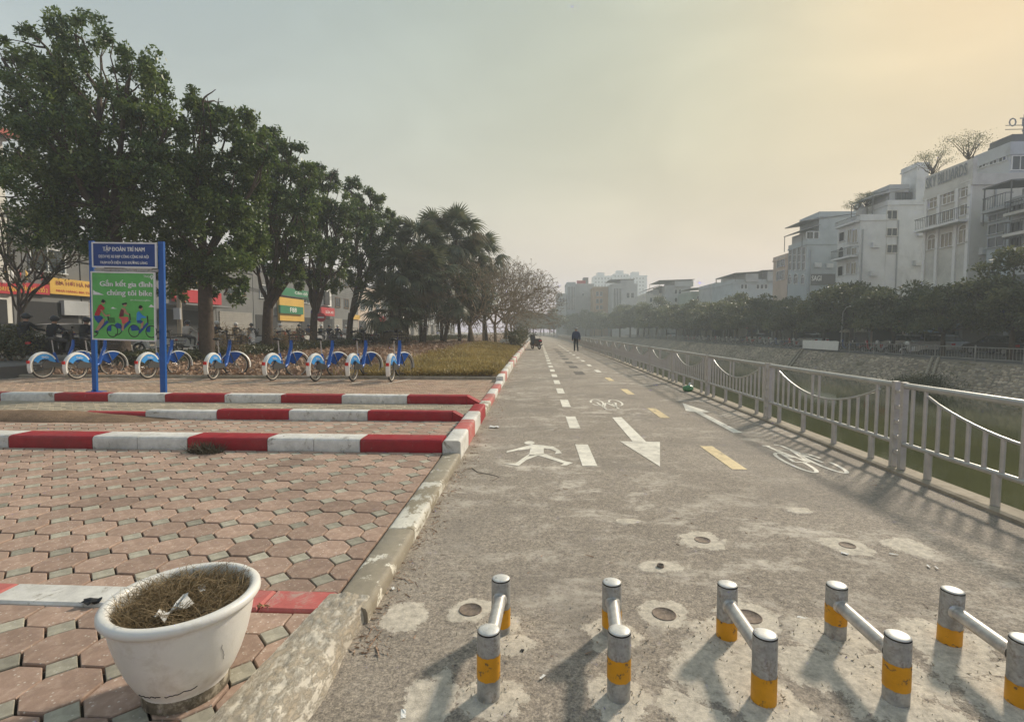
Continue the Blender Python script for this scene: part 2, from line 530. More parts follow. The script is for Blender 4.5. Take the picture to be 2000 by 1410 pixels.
M['white'] = mat('white_paint', (0.72, 0.71, 0.68), 0.55, var=0.08, scale=5)
M['paper'] = mat('paper_scrap', (0.72, 0.71, 0.68), 0.8, var=0.08)

# ------------------------------------------------------------------ the lie of the land
def bend(Y):
    return 0.0 if Y < 60 else (-0.00022 * (Y - 60) ** 2 if Y < 200 else -4.31 - 0.0616 * (Y - 200))

def lat(X, Y):
    """a line that keeps lateral place X along the riverside path"""
    y = min(max(Y, 0.0), 26.0)
    return X + (X - 1.0) * 0.004 * (y - 5.0) + bend(Y)

FARX = [(-20, 26), (100, 26), (130, 24.5), (160, 20), (190, 12), (215, 3), (240, -9), (300, -45), (700, -300)]
def far(Y, off=0.0):
    for (a, xa), (b, xb) in zip(FARX, FARX[1:]):
        if Y <= b:
            return xa + (xb - xa) * (Y - a) / (b - a) + off
    return FARX[-1][1] + off

def strip(name, prof, Ys, mt, kind='structure', f=lat, zf=None):
    """a ribbon of ground: cross-section points (X, z) carried along the place"""
    vs, fs = [], []
    n = len(prof)
    for Y in Ys:
        for (X, z) in prof:
            x = f(X, Y)
            vs.append((x, Y, z if zf is None else zf(x, Y, z)))
    for i in range(len(Ys) - 1):
        for j in range(n - 1):
            fs.append((i * n + j, i * n + j + 1, (i + 1) * n + j + 1, (i + 1) * n + j))
    b = MB(); b.add(vs, fs)
    return tag(b.build(name, mt), kind=kind)

YS = [-6, 0, 3, 6, 10, 15, 20, 26, 32, 40, 50, 60, 75, 90, 105, 120, 140, 160, 180, 200, 225, 250, 300, 400]
PAVE = 0.08
path = strip('riverside_path', [(-0.99, 0), (0.5, 0.012), (2, 0.012), (3.62, 0), (3.78, 0)], YS, M['asphalt'])
# concrete ledge that carries the railing, and the wall down to the canal
LEDGE = strip('canal_ledge', [(3.745, -0.06), (3.75, 0.03), (3.78, 0.045), (3.965, 0.04), (3.985, -0.02), (4.0, -3.2)], YS, M['concrete'])
WZ = -2.1
def water_mat():
    m, N, L, bs = new_mat('canal_water')
    tc = N.new('ShaderNodeTexCoord').outputs['Object']
    c = mixc(N, L, rng(N, L, noise_n(N, L, 0.25, 4, 0.6, tc), 0.35, 0.65), (0.05, 0.054, 0.016), (0.085, 0.085, 0.028))
    L.new(c, bs.inputs['Base Color'])
    bs.inputs['Roughness'].default_value = 0.07
    bs.inputs['Specular IOR Level'].default_value = 0.4
    bump_n(N, L, noise_n(N, L, 2.6, 5, 0.65, tc), 0.07, 0.02, bs)
    return m
M['water'] = water_mat()
vs, fs = [], []
for Y in YS:
    vs += [(lat(3.98, Y), Y, WZ), (max(far(Y, -1.5), lat(4.2, Y)), Y, WZ)]
for i in range(len(YS) - 1):
    fs.append((2 * i, 2 * i + 1, 2 * i + 3, 2 * i + 2))
tag(MB().add(vs, fs).build('canal_water', M['water']), kind='structure')

def bank_mat():
    m, N, L, bs = new_mat('stone_bank_mortar')
    tc = N.new('ShaderNodeTexCoord').outputs['Object']
    c = mixc(N, L, rng(N, L, noise_n(N, L, 0.5, 7, 0.7, tc), 0.35, 0.65), (0.15, 0.125, 0.095), (0.3, 0.25, 0.19))
    L.new(c, bs.inputs['Base Color']); bs.inputs['Roughness'].default_value = 0.95
    bump_n(N, L, noise_n(N, L, 5, 5, 0.7, tc), 0.8, 0.08, bs)
    return m
M['bank'] = bank_mat()
M['bank_stone'] = mat('bank_stones', (0.4, 0.33, 0.25), 0.92, var=0.2, scale=0.35, island=0.35, dirt=(0.17, 0.15, 0.10), dirt_amt=(0.46, 0.66), dscale=0.22)
BT = -0.27                                      # level of the street along the far bank
vs, fs = [], []
for Y in YS:
    vs += [(far(Y, -3.6), Y, WZ - 0.35), (far(Y, -0.3), Y, BT - 0.08), (far(Y, -0.05), Y, BT)]
for i in range(len(YS) - 1):
    for j in range(2):
        fs.append((3 * i + j, 3 * i + j + 1, 3 * i + j + 4, 3 * i + j + 3))
bank = tag(MB().add(vs, fs).build('stone_embankment', M['bank']), kind='structure')
# set stones of the embankment
b = MB()
base_dir = Vector((3.3, 0, (BT - 0.08) - (WZ - 0.35))).normalized()
nrm = Vector((-base_dir.z, 0, base_dir.x))
for Y0 in np.arange(14, 100, 0.275):
    for k in range(16):
        if rnd.random() < 0.1: continue
        t = 0.24 * k + 0.15 + rnd.uniform(-.08, .08)
        Y = Y0 + (k % 2) * 0.14 + rnd.uniform(-.06, .06)
        if t > 3.85: continue
        c = Vector((far(Y, -3.6), Y, WZ - 0.35)) + base_dir * t
        a, q = rnd.uniform(.1, .155), rnd.uniform(.08, .13)
        n = 6
        ph = rnd.random() * 6
        lo = [c + Vector((0, 1, 0)) * (a * math.cos(ph + 2 * PI * i / n)) + base_dir * (q * math.sin(ph + 2 * PI * i / n)) for i in range(n)]
        hh = rnd.uniform(.03, .08)
        hi = [c + (p - c) * 0.62 + nrm * (hh * rnd.uniform(.7, 1.2)) for p in lo]
        b.add(lo + hi, [tuple(range(n, 2 * n))] + [(i, (i + 1) % n, n + (i + 1) % n, n + i) for i in range(n)])
tag(b.build('embankment_stones', M['bank_stone'], bank), kind='stuff')
# steps / drain ramps let into the bank
for Y in (47, 30.5):
    b = MB()
    p0 = Vector((far(Y, -3.2), Y, WZ - 0.02)); p1 = Vector((far(Y, -0.3), Y + 3.0, BT - 0.02))
    d = p1 - p0
    for s_ in (0, 1):
        o_ = Vector((0, 0.5 * s_, 0.0))
        b.tube([p0 + o_ + Vector((0, 0, .08)), p1 + o_ + Vector((0, 0, .08))], 0.09, 6)
    b.build('drain_kerb', M['concrete'], bank)
strip('far_street', [(0, BT), (9.5, BT), (14, BT + 0.12), (160, BT + 0.12)], YS, M['street'], f=lambda X, Y: far(Y, X - 0.05))
# left: street level behind the planted strip rises a little above the path
def left_z(x, Y, z=0):
    """ground left of the kerb: paved apron, then the planted mound and the street"""
    t = min(max((Y - 14.9) / 19.0, 0), 1)
    m_ = 0.10 + 0.52 * t
    k_ = min(max((lat(-1.1, Y) - x) / 3.5, 0), 1)
    m_ = 0.17 * (1 - k_) + m_ * k_
    u = min(max((-x - 12.0) / 4.0, 0), 1) * min(max((Y - 14.9) / 2.0, 0), 1)
    return m_ * (1 - u) + 0.42 * u
YB = [14.75, 15, 15.5, 16, 17, 18, 20, 22, 24, 26, 28, 30, 32, 34, 37, 40, 45, 50, 60, 75, 90, 105, 120, 140, 160, 180, 200, 250, 300, 400]
strip('planting_bed', [(x, 0.1) for x in (-16.2, -15, -14, -13, -12, -11, -10, -9, -8, -7, -6, -5, -4, -3, -2, -1.1)], YB, M['soil'], f=lambda X, Y: lat(X, Y) if X > -2 else X + bend(Y), zf=left_z)
strip('street', [(-27, 0.42), (-16.2, 0.42), (-16.2, 0)], [-6] + YB, M['street'], f=lambda X, Y: X + bend(Y))
strip('shop_pavement', [(-90, 0.52), (-26.9, 0.52), (-26.9, 0.42)], [-6, 14.75, 40, 80, 140, 250, 400], M['concrete'], f=lambda X, Y: X + bend(Y))
# everything beyond, out to where the haze closes the view
b = MB()
b.add([(-600, -50, -3.4), (600, -50, -3.4), (600, 700, -3.4), (-600, 700, -3.4)], [(0, 1, 2, 3)])
tag(b.build('ground', M['land']), kind='structure')
b = MB()
b.add([(-600, 395, -0.35), (600, 395, -0.35), (600, 700, -0.35), (-600, 700, -0.35)], [(0, 1, 2, 3)])
tag(b.build('far_ground', M['land']), kind='structure')
# pavement base left of the kerb: joints between the pavers show this
KI = -1.095                                      # inner face of the side kerb
b = MB()
b.add([(-40, -6, PAVE - 0.03), (lat(KI, 0), -6, PAVE - 0.03), (lat(KI, 6), 6, PAVE - 0.03), (lat(KI, 14.8), 14.8, PAVE - 0.03), (-40, 14.8, PAVE - 0.03)], [(0, 1, 2, 3, 4)])
pavement = tag(b.build('pavement', M['joint']), kind='structure')

# ------------------------------------------------------------------ pavers: octagons with small squares between
def clip(poly, side, val, keep_less):
    out = []
    n = len(poly)
    ins = lambda p: (p[side] <= val) if keep_less else (p[side] >= val)
    for i in range(n):
        a, c = poly[i], poly[(i + 1) % n]
        if ins(a): out.append(a)
        if ins(a) != ins(c):
            t = (val - a[side]) / (c[side] - a[side])
            out.append((a[0] + (c[0] - a[0]) * t, a[1] + (c[1] - a[1]) * t))
    return out

PT = 0.263
SQ = 0.108                                       # half diagonal of the little squares... full side reach
def paver_poly(kind):
    h = PT / 2
    s_ = 0.078
    if kind == 'o':
        return [(h - s_, -h), (h, -h + s_), (h, h - s_), (h - s_, h), (-h + s_, h), (-h, h - s_), (-h, -h + s_), (-h + s_, -h)]
    return [(s_, 0), (0, s_), (-s_, 0), (0, -s_)]

def shrink(poly, d):
    cx = sum(p[0] for p in poly) / len(poly); cy = sum(p[1] for p in poly) / len(poly)
    out = []
    for p in poly:
        v = Vector((p[0] - cx, p[1] - cy))
        l = v.length
        v *= max(0.05, (l - d) / l) if l > 1e-6 else 1
        out.append((cx + v.x, cy + v.y))
    return out

def paver(b, poly, z0, z1, crown=0.0, off=(0, 0), tilt=(0, 0)):
    """one paver: sides, a rounded arris and a flat face"""
    n = len(poly)
    p0, p1, p2 = shrink(poly, 0.0055), shrink(poly, 0.006), shrink(poly, 0.0095)
    zz = lambda p, z: z + p[0] * tilt[0] + p[1] * tilt[1]
    vs = [(p[0] + off[0], p[1] + off[1], z0) for p in p0] + [(p[0] + off[0], p[1] + off[1], zz(p, z1 - 0.005)) for p in p1] + [(p[0] + off[0], p[1] + off[1], zz(p, z1 + crown)) for p in p2]
    fs = [tuple(range(2 * n, 3 * n))]
    for i in range(n):
        j = (i + 1) % n
        fs += [(i, j, n + j, n + i), (n + i, n + j, 2 * n + j, 2 * n + i)]
    b.add(vs, fs)

PX0, PY0 = -1.361, 2.875
zones = [(1.2, 2.40), (2.60, 5.74), (6.16, 7.80)]    # stretches of octagon paving between the cross kerbs
items = []
for (y0, y1) in zones:
    for k in range(-3, 62):
        for r_ in range(-9, 22):
            for kind in 'os':
                cx = PX0 + 0.263 - k * PT - (PT / 2 if kind == 's' else 0)
                cy = PY0 + r_ * PT - (PT / 2 if kind == 's' else 0)
                if cy < y0 - .2 or cy > y1 + .2 or cx < -1.08 * cy - 1.2 or cx < -10: continue
                pl = [(p[0] + cx, p[1] + cy) for p in paver_poly(kind)]
                xr = lat(KI, cy) - 0.004
                for (s_, v_, l_) in ((1, y0, False), (1, y1, True), (0, xr, True)):
                    if len(pl) >= 3: pl = clip(pl, s_, v_, l_)
                if len(pl) < 3: continue
                ar = abs(sum(pl[i][0] * pl[(i + 1) % len(pl)][1] - pl[(i + 1) % len(pl)][0] * pl[i][1] for i in range(len(pl)))) / 2
                if ar < 0.0008: continue
                full = len(pl) == (8 if kind == 'o' else 4) and ar > (0.0535 if kind == 'o' else 0.0133)
                items.append((cy, cx, kind, pl, full))
items.sort(key=lambda t: t[0] + 0.0 * t[1])
shared = {}
for kind, nm in (('o', 'octagon'), ('s', 'square')):
    ms = []
    for v_ in range(5):
        b = MB(); r2 = random.Random(v_)
        paver(b, paver_poly(kind), -0.05, 0.0, 0.0 if v_ else 0.002, tilt=(r2.uniform(-.012, .012), r2.uniform(-.012, .012)))
        ms.append(b.mesh(nm + '_paver', M[nm]))
    shared[kind] = ms
cnt = {'o': 0, 's': 0}
rest = {'o': MB(), 's': MB()}
for (cy, cx, kind, pl, full) in items:
    dz = rnd.uniform(-.003, .003)
    vis = abs(cx + 0.05 * cy) < 1.10 * cy + 0.1
    if vis and cnt[kind] < 298:
        cnt[kind] += 1
        nm = {'o': 'octagon_paver', 's': 'square_paver'}[kind]
        if full:
            link(nm, rnd.choice(shared[kind]), pavement, (cx, cy, PAVE + dz))
        else:
            b = MB()
            paver(b, [(p[0] - cx, p[1] - cy) for p in pl], -0.05, 0.0)
            b.build(nm, M['octagon' if kind == 'o' else 'square'], pavement, (cx, cy, PAVE + dz))
    else:
        paver(rest[kind], pl, PAVE - 0.05, PAVE + dz)
for kind, nm, mt in (('o', 'distant_octagon_pavers', 'octagon_far'), ('s', 'distant_square_pavers', 'square_far')):
    if rest[kind].f:
        tag(rest[kind].build(nm, M[mt], pavement), kind='stuff')
# smaller blocks of the passage between the kerbs and of the cycle stand
def blocks(y0, y1, x0, mt, name, bw=0.225, bh=0.115):
    b = MB()
    y, row = y0, 0
    while y < y1 - 0.02:
        x = lat(KI, y) - 0.005 - (0.5 * bw if row % 2 else 0)
        if row % 2:
            xr = lat(KI, y) - 0.005
            b.bevbox(x + 0.002, xr, y + .003, min(y + bh, y1) - .003, PAVE - .05, PAVE + rnd.uniform(-.003, .003), 0.008)
        while x - bw > max(x0, -1.08 * y - 1.0):
            b.bevbox(x - bw + .003, x - .003, y + .003, min(y + bh, y1) - .003, PAVE - .05, PAVE + rnd.uniform(-.004, .004), 0.008)
            x -= bw
        y += bh; row += 1
    tag(b.build(name, M[mt], pavement), kind='stuff')
blocks(8.06, 9.66, -11, 'grey_pave', 'passage_block_pavers')
blocks(9.98, 14.62, -16, 'brick_pave', 'cycle_stand_block_pavers')

# ------------------------------------------------------------------ kerbs, block by block
def kerb_block(name, L_, w, h, bev, mt, bumpy=0.0):
    """a kerb stone along local +Y, its base at z=0, with rounded upper edges and slightly uneven faces"""
    b = MB()
    prof = [(0, 0), (0, h - bev), (bev * .3, h - bev * .3), (bev, h), (w - bev, h), (w - bev * .3, h - bev * .3), (w, h - bev), (w, 0)]
    n = len(prof)
    ny = max(2, int(L_ / 0.09))
    vs, fs = [], []
    for i in range(ny + 1):
        y = L_ * i / ny
        for (x, z) in prof:
            d = bumpy * mnoise.noise(Vector((x * 7, y * 7 + L_ * 31, z * 7)))
            vs.append((x + d, y, max(0, z + d) if z > 0 else 0))
    for i in range(ny):
        for j in range(n - 1):
            fs.append((i * n + j, i * n + j + 1, (i + 1) * n + j + 1, (i + 1) * n + j))
    b.add(vs, [tuple(reversed(f)) for f in fs], 0, True)
    b.add(vs[:n], [tuple(range(n))]); b.add(vs[-n:], [tuple(reversed(range(n)))])
    return b.mesh(name, mt)

side_kerb = tag(link('path_kerb', None), kind='structure')
def side_blocks(y0, y1, top, cols, L_=1.0, w=0.203, bumpy=0.005, base=0.0, bev=0.03):
    y, i = y0, 0
    while y < y1 - 0.05:
        l = min(L_ * rnd.uniform(.94, 1.06), y1 - y)
        if y1 - y - l < 0.25: l = y1 - y
        x = lat(-0.888, y)
        me = kerb_block('kerb_block', l - 0.008, w, top, bev, M[cols[i % len(cols)]], bumpy)
        o = link('kerb_block', me, side_kerb, (x - w + 0.0, y + 0.004, base))
        o.rotation_euler = (0, 0, math.atan2(-(lat(-0.888, y + l) - x), l))
        y += l; i += 1
side_blocks(2.45, 5.72, 0.088, ['kerb_bare', 'kerb_worn', 'kerb_bare'], 1.08)
side_blocks(5.74, 8.75, 0.225, ['kerb_white', 'kerb_pink', 'kerb_white', 'kerb_red'], 0.75, 0.212)
side_blocks(8.77, 13.9, 0.125, ['kerb_worn', 'kerb_pink', 'kerb_white', 'kerb_pink', 'kerb_white'], 1.05)
side_blocks(13.92, 62, 0.24, ['kerb_white', 'kerb_pink', 'kerb_white', 'kerb_worn', 'kerb_white', 'kerb_worn', 'kerb_white', 'kerb_pink', 'kerb_worn'], 1.0, bumpy=.009)
b = MB()
vs, fs = [], []
for Y in [62, 75, 90, 105, 120, 140, 160, 180, 200, 225, 250, 300]:
    x = lat(-0.905, Y)
    vs += [(x - .6, Y, 0.2), (x - .185, Y, .2), (x - 0.18, Y, .24), (x, Y, .24), (x, Y, -.02)]
for i in range(11):
    for j in range(4):
        fs.append((5 * i + j, 5 * i + j + 1, 5 * i + j + 6, 5 * i + j + 5))
b.add(vs, fs); b.build('far_kerb', M['kerb_white'], side_kerb)
# rough mortar fillet where the kerb drops towards the viewer
b = MB()
ny, nx = 130, 44
vs, fs = [], []
for i in range(ny + 1):
    y = 0.9 + (2.56 - 0.9) * i / ny
    t = i / ny
    x0, x1 = -1.27 + 0.16 * t, -0.85 - 0.035 * t
    for j in range(nx + 1):
        s_ = j / nx
        x = x0 + (x1 - x0) * s_
        h = PAVE + 0.03 * math.sin(PI * min(1, s_ * 1.2)) * (1 - .6 * t) - (PAVE + 0.02) * max(0, (s_ - (0.40 + .5 * t)) / (0.60 - .5 * t)) ** (1.4 + t) + 0.014 * t
        w_ = Vector((x * 9, y * 9, 3.1))
        h += 0.010 * mnoise.fractal(w_ * 1.3, 0.55, 2.2, 7) * (0.35 + math.sin(PI * s_))
        x += 0.02 * mnoise.noise(w_ * 0.6) * (s_ > .8)
        if i in (0, ny) or j == nx: h = min(h, -0.01) if j == nx else h
        vs.append((x, y, h))
for i in range(ny):
    for j in range(nx):
        a = i * (nx + 1) + j
        fs.append((a, a + 1, a + nx + 2, a + nx + 1))
b.add(vs, fs, 0, True)
b.build('mortar_fillet', M['mortar'], side_kerb)
# stone edging flush in the pavement, painted white and red
strip_kerb = tag(link('flush_kerb', None), kind='structure')
for (x0, x1, mt) in ((-1.08, -1.42, 'kerb_pink'), (-1.42, -1.95, 'kerb_pink'), (-1.95, -2.9, 'kerb_white'), (-2.9, -3.9, 'kerb_pink')):
    b = MB(); b.bevbox(x1 + .003, x0 - .003, 2.405, 2.595, 0.02, PAVE + 0.012, 0.012)
    b.build('kerb_block', M[mt], strip_kerb)
# three raised cross kerbs
def cross_kerb(name, Yf, w, h, xs, cols, ramp_end=0.0, sink=None):
    root = tag(link(name, None), kind='structure')
    for i in range(len(xs) - 1):
        xa, xb = xs[i], xs[i + 1]          # xa > xb
        me = kerb_block('kerb_block', (xa - xb) - 0.008, w, h, 0.035, M[cols[i]], 0.004)
        o = link('kerb_block', me, root, (xa - 0.004, Yf, PAVE - 0.012 - (sink(xa) if sink else 0)))
        o.rotation_euler = (0, 0, PI / 2)
    return root
cross_kerb('front_kerb', 5.78, 0.33, 0.155, [-1.12, -2.1, -2.66, -3.23, -4.22, -4.85, -5.42, -6.5, -7.6, -8.7],
           ['kerb_red', 'kerb_white', 'kerb_white', 'kerb_red', 'kerb_white', 'kerb_white', 'kerb_red', 'kerb_white', 'kerb_red'])
c2 = cross_kerb('middle_kerb', 7.82, 0.2, 0.16, [-1.34, -2.71, -4.0, -5.2, -6.4, -7.5, -8.7], ['kerb_red', 'kerb_white', 'kerb_red', 'kerb_white', 'kerb_red', 'kerb_white'],
                sink=lambda x: 0.0 if x > -4.5 else 0.022 * (-x - 4.5) * 1.4)
c3 = cross_kerb('rear_kerb', 9.68, 0.27, 0.17, [-1.38, -2.56, -3.87, -5.1, -6.26, -7.5, -8.7, -9.84, -11.0, -12.2], ['kerb_red', 'kerb_white'] * 4 + ['kerb_red'])
for (root, Yf, w, h) in ((c2, 7.82, 0.2, 0.16), (c3, 9.68, 0.27, 0.17)):   # ramped red end stones
    x0, x1 = (-1.338, -1.10) if root is c2 else (-1.378, -1.12)
    b = MB()
    z0, z1 = PAVE - 0.012, PAVE + h - 0.014
    b.prism([(x0, z0), (x1, z0), (x1, z0 + 0.03), (x0, z1)], -w + 0.004, (0, Yf + 0.002, 0), (1, 0, 0), (0, 0, 1))
    b.build('kerb_end', M['kerb_red'], root)
# low plain edging along the bed
b = MB(); b.bevbox(-16, lat(-1.09, 14.7), 14.64, 14.76, 0.02, 0.165, 0.02)
tag(b.build('bed_edging', M['concrete']), kind='structure')
# bare soil lying over the left end of the middle kerb
b = MB()
vs, fs = [], []
nx, ny = 40, 16
for i in range(nx + 1):
    for j in range(ny + 1):
        x = -10.5 + 5.0 * i / nx; y = 7.35 + .75 * j / ny
        e = math.sin(PI * min(1, j / ny)) ** .7 * min(1, max(0, (-x - 5.6) / 2.2))
        vs.append((x, y, PAVE - 0.02 + 0.15 * e + 0.02 * e * mnoise.noise(Vector((x * 3, y * 3, 0)))))
for i in range(nx):
    for j in range(ny):
        a = i * (ny + 1) + j
        fs.append((a, a + ny + 1, a + ny + 2, a + 1))
b.add(vs, fs, 0, True)
tag(b.build('soil_drift', M['soil']), kind='structure')

# ------------------------------------------------------------------ painted markings on the path
MZ = 0.004
def pz(x):
    """level of the gently cambered asphalt at lateral place x"""
    return 0.012 * min(1, max(0, (x + .99) / 1.49)) if x < 2 else 0.012 * min(1, max(0, (3.62 - x) / 1.62))
def flat_poly(b, pts, z=MZ):
    b.add([(p[0], p[1], pz(p[0]) + z) for p in pts], [tuple(range(len(pts)))])

def pathz(x):
    return 0.0165
def px_poly(b, pts):
    q = [G(x, y, 0.012) for (x, y) in pts]
    ar = sum(q[i].x * q[(i + 1) % len(q)].y - q[(i + 1) % len(q)].x * q[i].y for i in range(len(q)))
    if ar < 0: q.reverse()
    flat_poly(b, q)

def stroke(b, pts, w, closed=False):
    """a painted line of width w through ground points"""
    n = len(pts)
    P = [Vector((p[0], p[1])) for p in pts]
    L_, R_ = [], []
    for i in range(n):
        a = P[(i - 1) % n] if (closed or i > 0) else P[i]
        c = P[(i + 1) % n] if (closed or i < n - 1) else P[i]
        d = (c - a).normalized()
        nn = Vector((-d.y, d.x)) * (w / 2)
        L_.append(P[i] + nn); R_.append(P[i] - nn)
    vs = [(p.x, p.y, pz(p.x) + MZ) for p in L_] + [(p.x, p.y, pz(p.x) + MZ) for p in R_]
    k = n if closed else n - 1
    b.add(vs, [(i, n + i, n + (i + 1) % n, (i + 1) % n) for i in range(k)])

for k in range(24):
    y0 = 5.5 + 2.165 * k
    b = MB()
    flat_poly(b, [(lat(.50, y0), y0), (lat(.665, y0), y0), (lat(.665, y0 + 1.06), y0 + 1.06), (lat(.50, y0 + 1.06), y0 + 1.06)])
    b.build('white_dash', M['mark_white'], path)
for k in range(16):
    y0 = 5.45 + 3.22 * k
    b = MB()
    flat_poly(b, [(lat(2.1, y0), y0), (lat(2.26, y0), y0), (lat(2.26, y0 + 1.1), y0 + 1.1), (lat(2.1, y0 + 1.1), y0 + 1.1)])
    b.build('yellow_dash', M['mark_yellow' if k < 4 else 'mark_white'], path)
for k in range(9):
    y0 = 17.3 + 3.0 * k
    b = MB()
    flat_poly(b, [(lat(1.3, y0), y0), (lat(1.62, y0), y0), (lat(1.62, y0 + 1.3), y0 + 1.3), (lat(1.3, y0 + 1.3), y0 + 1.3)])
    b.build('old_dash', M['mark_old'], path)
b = MB()
px_poly(b, [(1195.5, 815.5), (1213.5, 815), (1262, 863), (1236, 863)])
px_poly(b, [(1210.5, 862), (1289, 863.5), (1289, 911.5)])
b.build('arrow_marking', M['mark_white'], path)
b = MB()
px_poly(b, [(1333, 786.5), (1387.5, 804.5), (1371, 804.7), (1357.5, 804), (1339.5, 802)])
px_poly(b, [(1357.5, 804), (1371, 804.7), (1450.5, 844.6), (1432.5, 844.6)])
b.build('arrow_marking', M['mark_white'], path)
Z3 = lambda u, v: (900 + u / 3.3333, 640 + v / 3.3333)
b = MB()
px_poly(b, [Z3(*p) for p in [(447 + 34 * math.cos(a), 748 + 11 * math.sin(a)) for a in np.linspace(0, 2 * PI, 12)[:-1]]])
px_poly(b, [Z3(*p) for p in ((455, 757), (540, 766), (540, 822), (443, 836), (452, 790))])
px_poly(b, [Z3(*p) for p in ((458, 760), (450, 788), (370, 797), (297, 811), (300, 800), (360, 786), (420, 770))])
px_poly(b, [Z3(*p) for p in ((540, 766), (600, 773), (640, 797), (660, 818), (610, 822), (622, 806), (585, 790), (540, 784))])
px_poly(b, [Z3(*p) for p in ((443, 822), (545, 822), (500, 832), (430, 858), (375, 898), (275, 880), (355, 882), (400, 850))])
px_poly(b, [Z3(*p) for p in ((545, 818), (600, 842), (690, 872), (730, 880), (690, 896), (650, 897), (672, 884), (560, 848), (500, 830))])
b.build('pedestrian_marking', M['mark_white'], path)

def cycle_symbol(o, sx, sy):
    """painted bicycle: o the ground point midway between its wheel hubs, sx along the cycle, sy up the cycle (stretched for riders)"""
    b = MB()
    P = lambda x, y: (o[0] + x * sx, o[1] + y * sy)
    w = 0.042
    for cx in (-0.52, 0.52):
        stroke(b, [P(cx + .33 * math.cos(a), .33 * math.sin(a)) for a in np.linspace(0.5, 0.5 + 2 * PI * .93, 22)], w)
    for ln in (((-.52, 0), (-.3, .46), (.33, .46), (.02, .0), (-.52, 0)), ((.02, 0), (-.3, .46), (-.36, .64)), ((.52, 0), (.3, .66), (.08, .70)), ((-.52, .64), (-.2, .64))):
        stroke(b, [P(*p) for p in ln], w)
    return b
c1 = G(1184, 786.5, 0.012)
cycle_symbol((c1.x, c1.y), -0.37, -1.35).build('cycle_marking', M['mark_white'], path)
c1 = G(1579, 902, 0.012)
cycle_symbol((c1.x, c1.y), 0.30, 1.28).build('cycle_marking', M['mark_white'], path)

# ------------------------------------------------------------------ railing along the canal
rail = empty('canal_railing', (lat(3.84, 5.5), 5.5, 0), label='long pale steel railing with drooping arcs along the canal edge', cat='railing')
RO = rail.location.copy()
PL = 3.12                                            # panel length
FZ0, FZT, FZB = 0.045, 0.93, 0.315                   # ledge, top rail, bottom rail
NB = 17
def at_rail(Y, z):
    return Vector((lat(3.84, Y), Y, z)) - RO
balus = {}
def bar_mesh(kind, length, r=0.0185):
    k = (kind, round(length, 2))
    if k not in balus:
        b = MB(); b.tube([(0, 0, 0), (0, 0, length)], r, 8, cap=False)
        balus[k] = b.mesh(kind, M['steel'])
    return balus[k]
def post_mesh():
    b = MB()
    for s_ in (-1, 1):
        b.bb(-.028, .028, s_ * .064 - .025, s_ * .064 + .025, 0, FZT + 0.035 - FZ0)
    return b.mesh('railing_post', M['steel'])
pm = post_mesh()
b = MB(); b.bb(-.022, .022, -.04, .04, -.018, .018); rung_m = b.mesh('rung', M['steel'])
def sag(t):                                          # height of the drooping arc, t along the panel 0..1
    return FZT - 0.075 - 0.26 * math.sin(PI * t) ** 0.85
posts = [5.5 - PL * 2 + PL * k for k in range(0, 15)]
for k, Y in enumerate(posts):
    if Y > 2:
        p = link('railing_post', pm, rail, at_rail(Y, FZ0))
        if Y < 25:
            for z in (0.1, 0.26, 0.42, 0.58, 0.74):
                link('rung', rung_m, p, (0, 0, z + 0.07))
    b = MB()
    y0, y1 = Y + 0.07, Y + PL - 0.07
    b.tube([at_rail(y0, FZT), at_rail(y1, FZT)], 0.031, 12)
    b.tube([at_rail(y0, FZB), at_rail(y1, FZB)], 0.024, 10)
    pan = b.build('railing_panel', M['steel'], rail)
    b = MB()
    b.tube([at_rail(y0 + .26 + (PL - .72) * t, sag(t)) for t in np.linspace(0.0, 1.0, 19)], 0.014, 6, flat=1.0)
    b.build('arc_rail', M['steel'], pan)
    far_b = MB()
    for i in range(NB):
        t = (i + 0.7) / (NB + 0.4)
        y = y0 + (y1 - y0) * t
        ta = (y - (y0 + .26)) / (PL - .72)
        top = FZT - 0.02
        if 0.02 < ta < 0.98 and i not in (NB // 2, NB // 2 + 1):
            top = sag(ta)
        if k < 15:
            link('baluster', bar_mesh('baluster', top - FZB), pan, at_rail(y, FZB))
        else:
            far_b.tube([at_rail(y, FZB), at_rail(y, top)], 0.016, 5, cap=False)
    if far_b.f: far_b.build('balusters', M['steel'], pan)
    for t in (0.12, 0.37, 0.63, 0.88):
        y = y0 + (y1 - y0) * t
        link('stub_leg', bar_mesh('stub_leg', FZB - FZ0, 0.033), pan, at_rail(y, FZ0))
# the run of railing that recedes out of sight
b = MB()
y = posts[-1] + PL
while y < 230:
    y1 = y + PL
    q = lambda Y, z: Vector((lat(3.84, Y), Y, z)) - RO
    for z, r_ in ((FZT, .031), (FZB, .024)):
        b.tube([q(y, z), q(y1, z)], r_, 5, cap=False)
    b.bb(q(y, 0).x - .03, q(y, 0).x + .03, q(y, 0).y - .08, q(y, 0).y + .08, FZ0, FZT + .03)
    if y < 90:
        b.tube([q(y + .3 + (PL - .6) * t, sag(t)) for t in np.linspace(0, 1, 9)], 0.015, 4, cap=False)
        for i in range(NB):
            yy = y + .2 + (PL - .4) * i / (NB - 1)
            b.tube([q(yy, FZB), q(yy, sag(i / (NB - 1)))], 0.016, 4, cap=False)
    y = y1
tag(b.build('receding_railing', M['steel'], rail), kind='stuff')

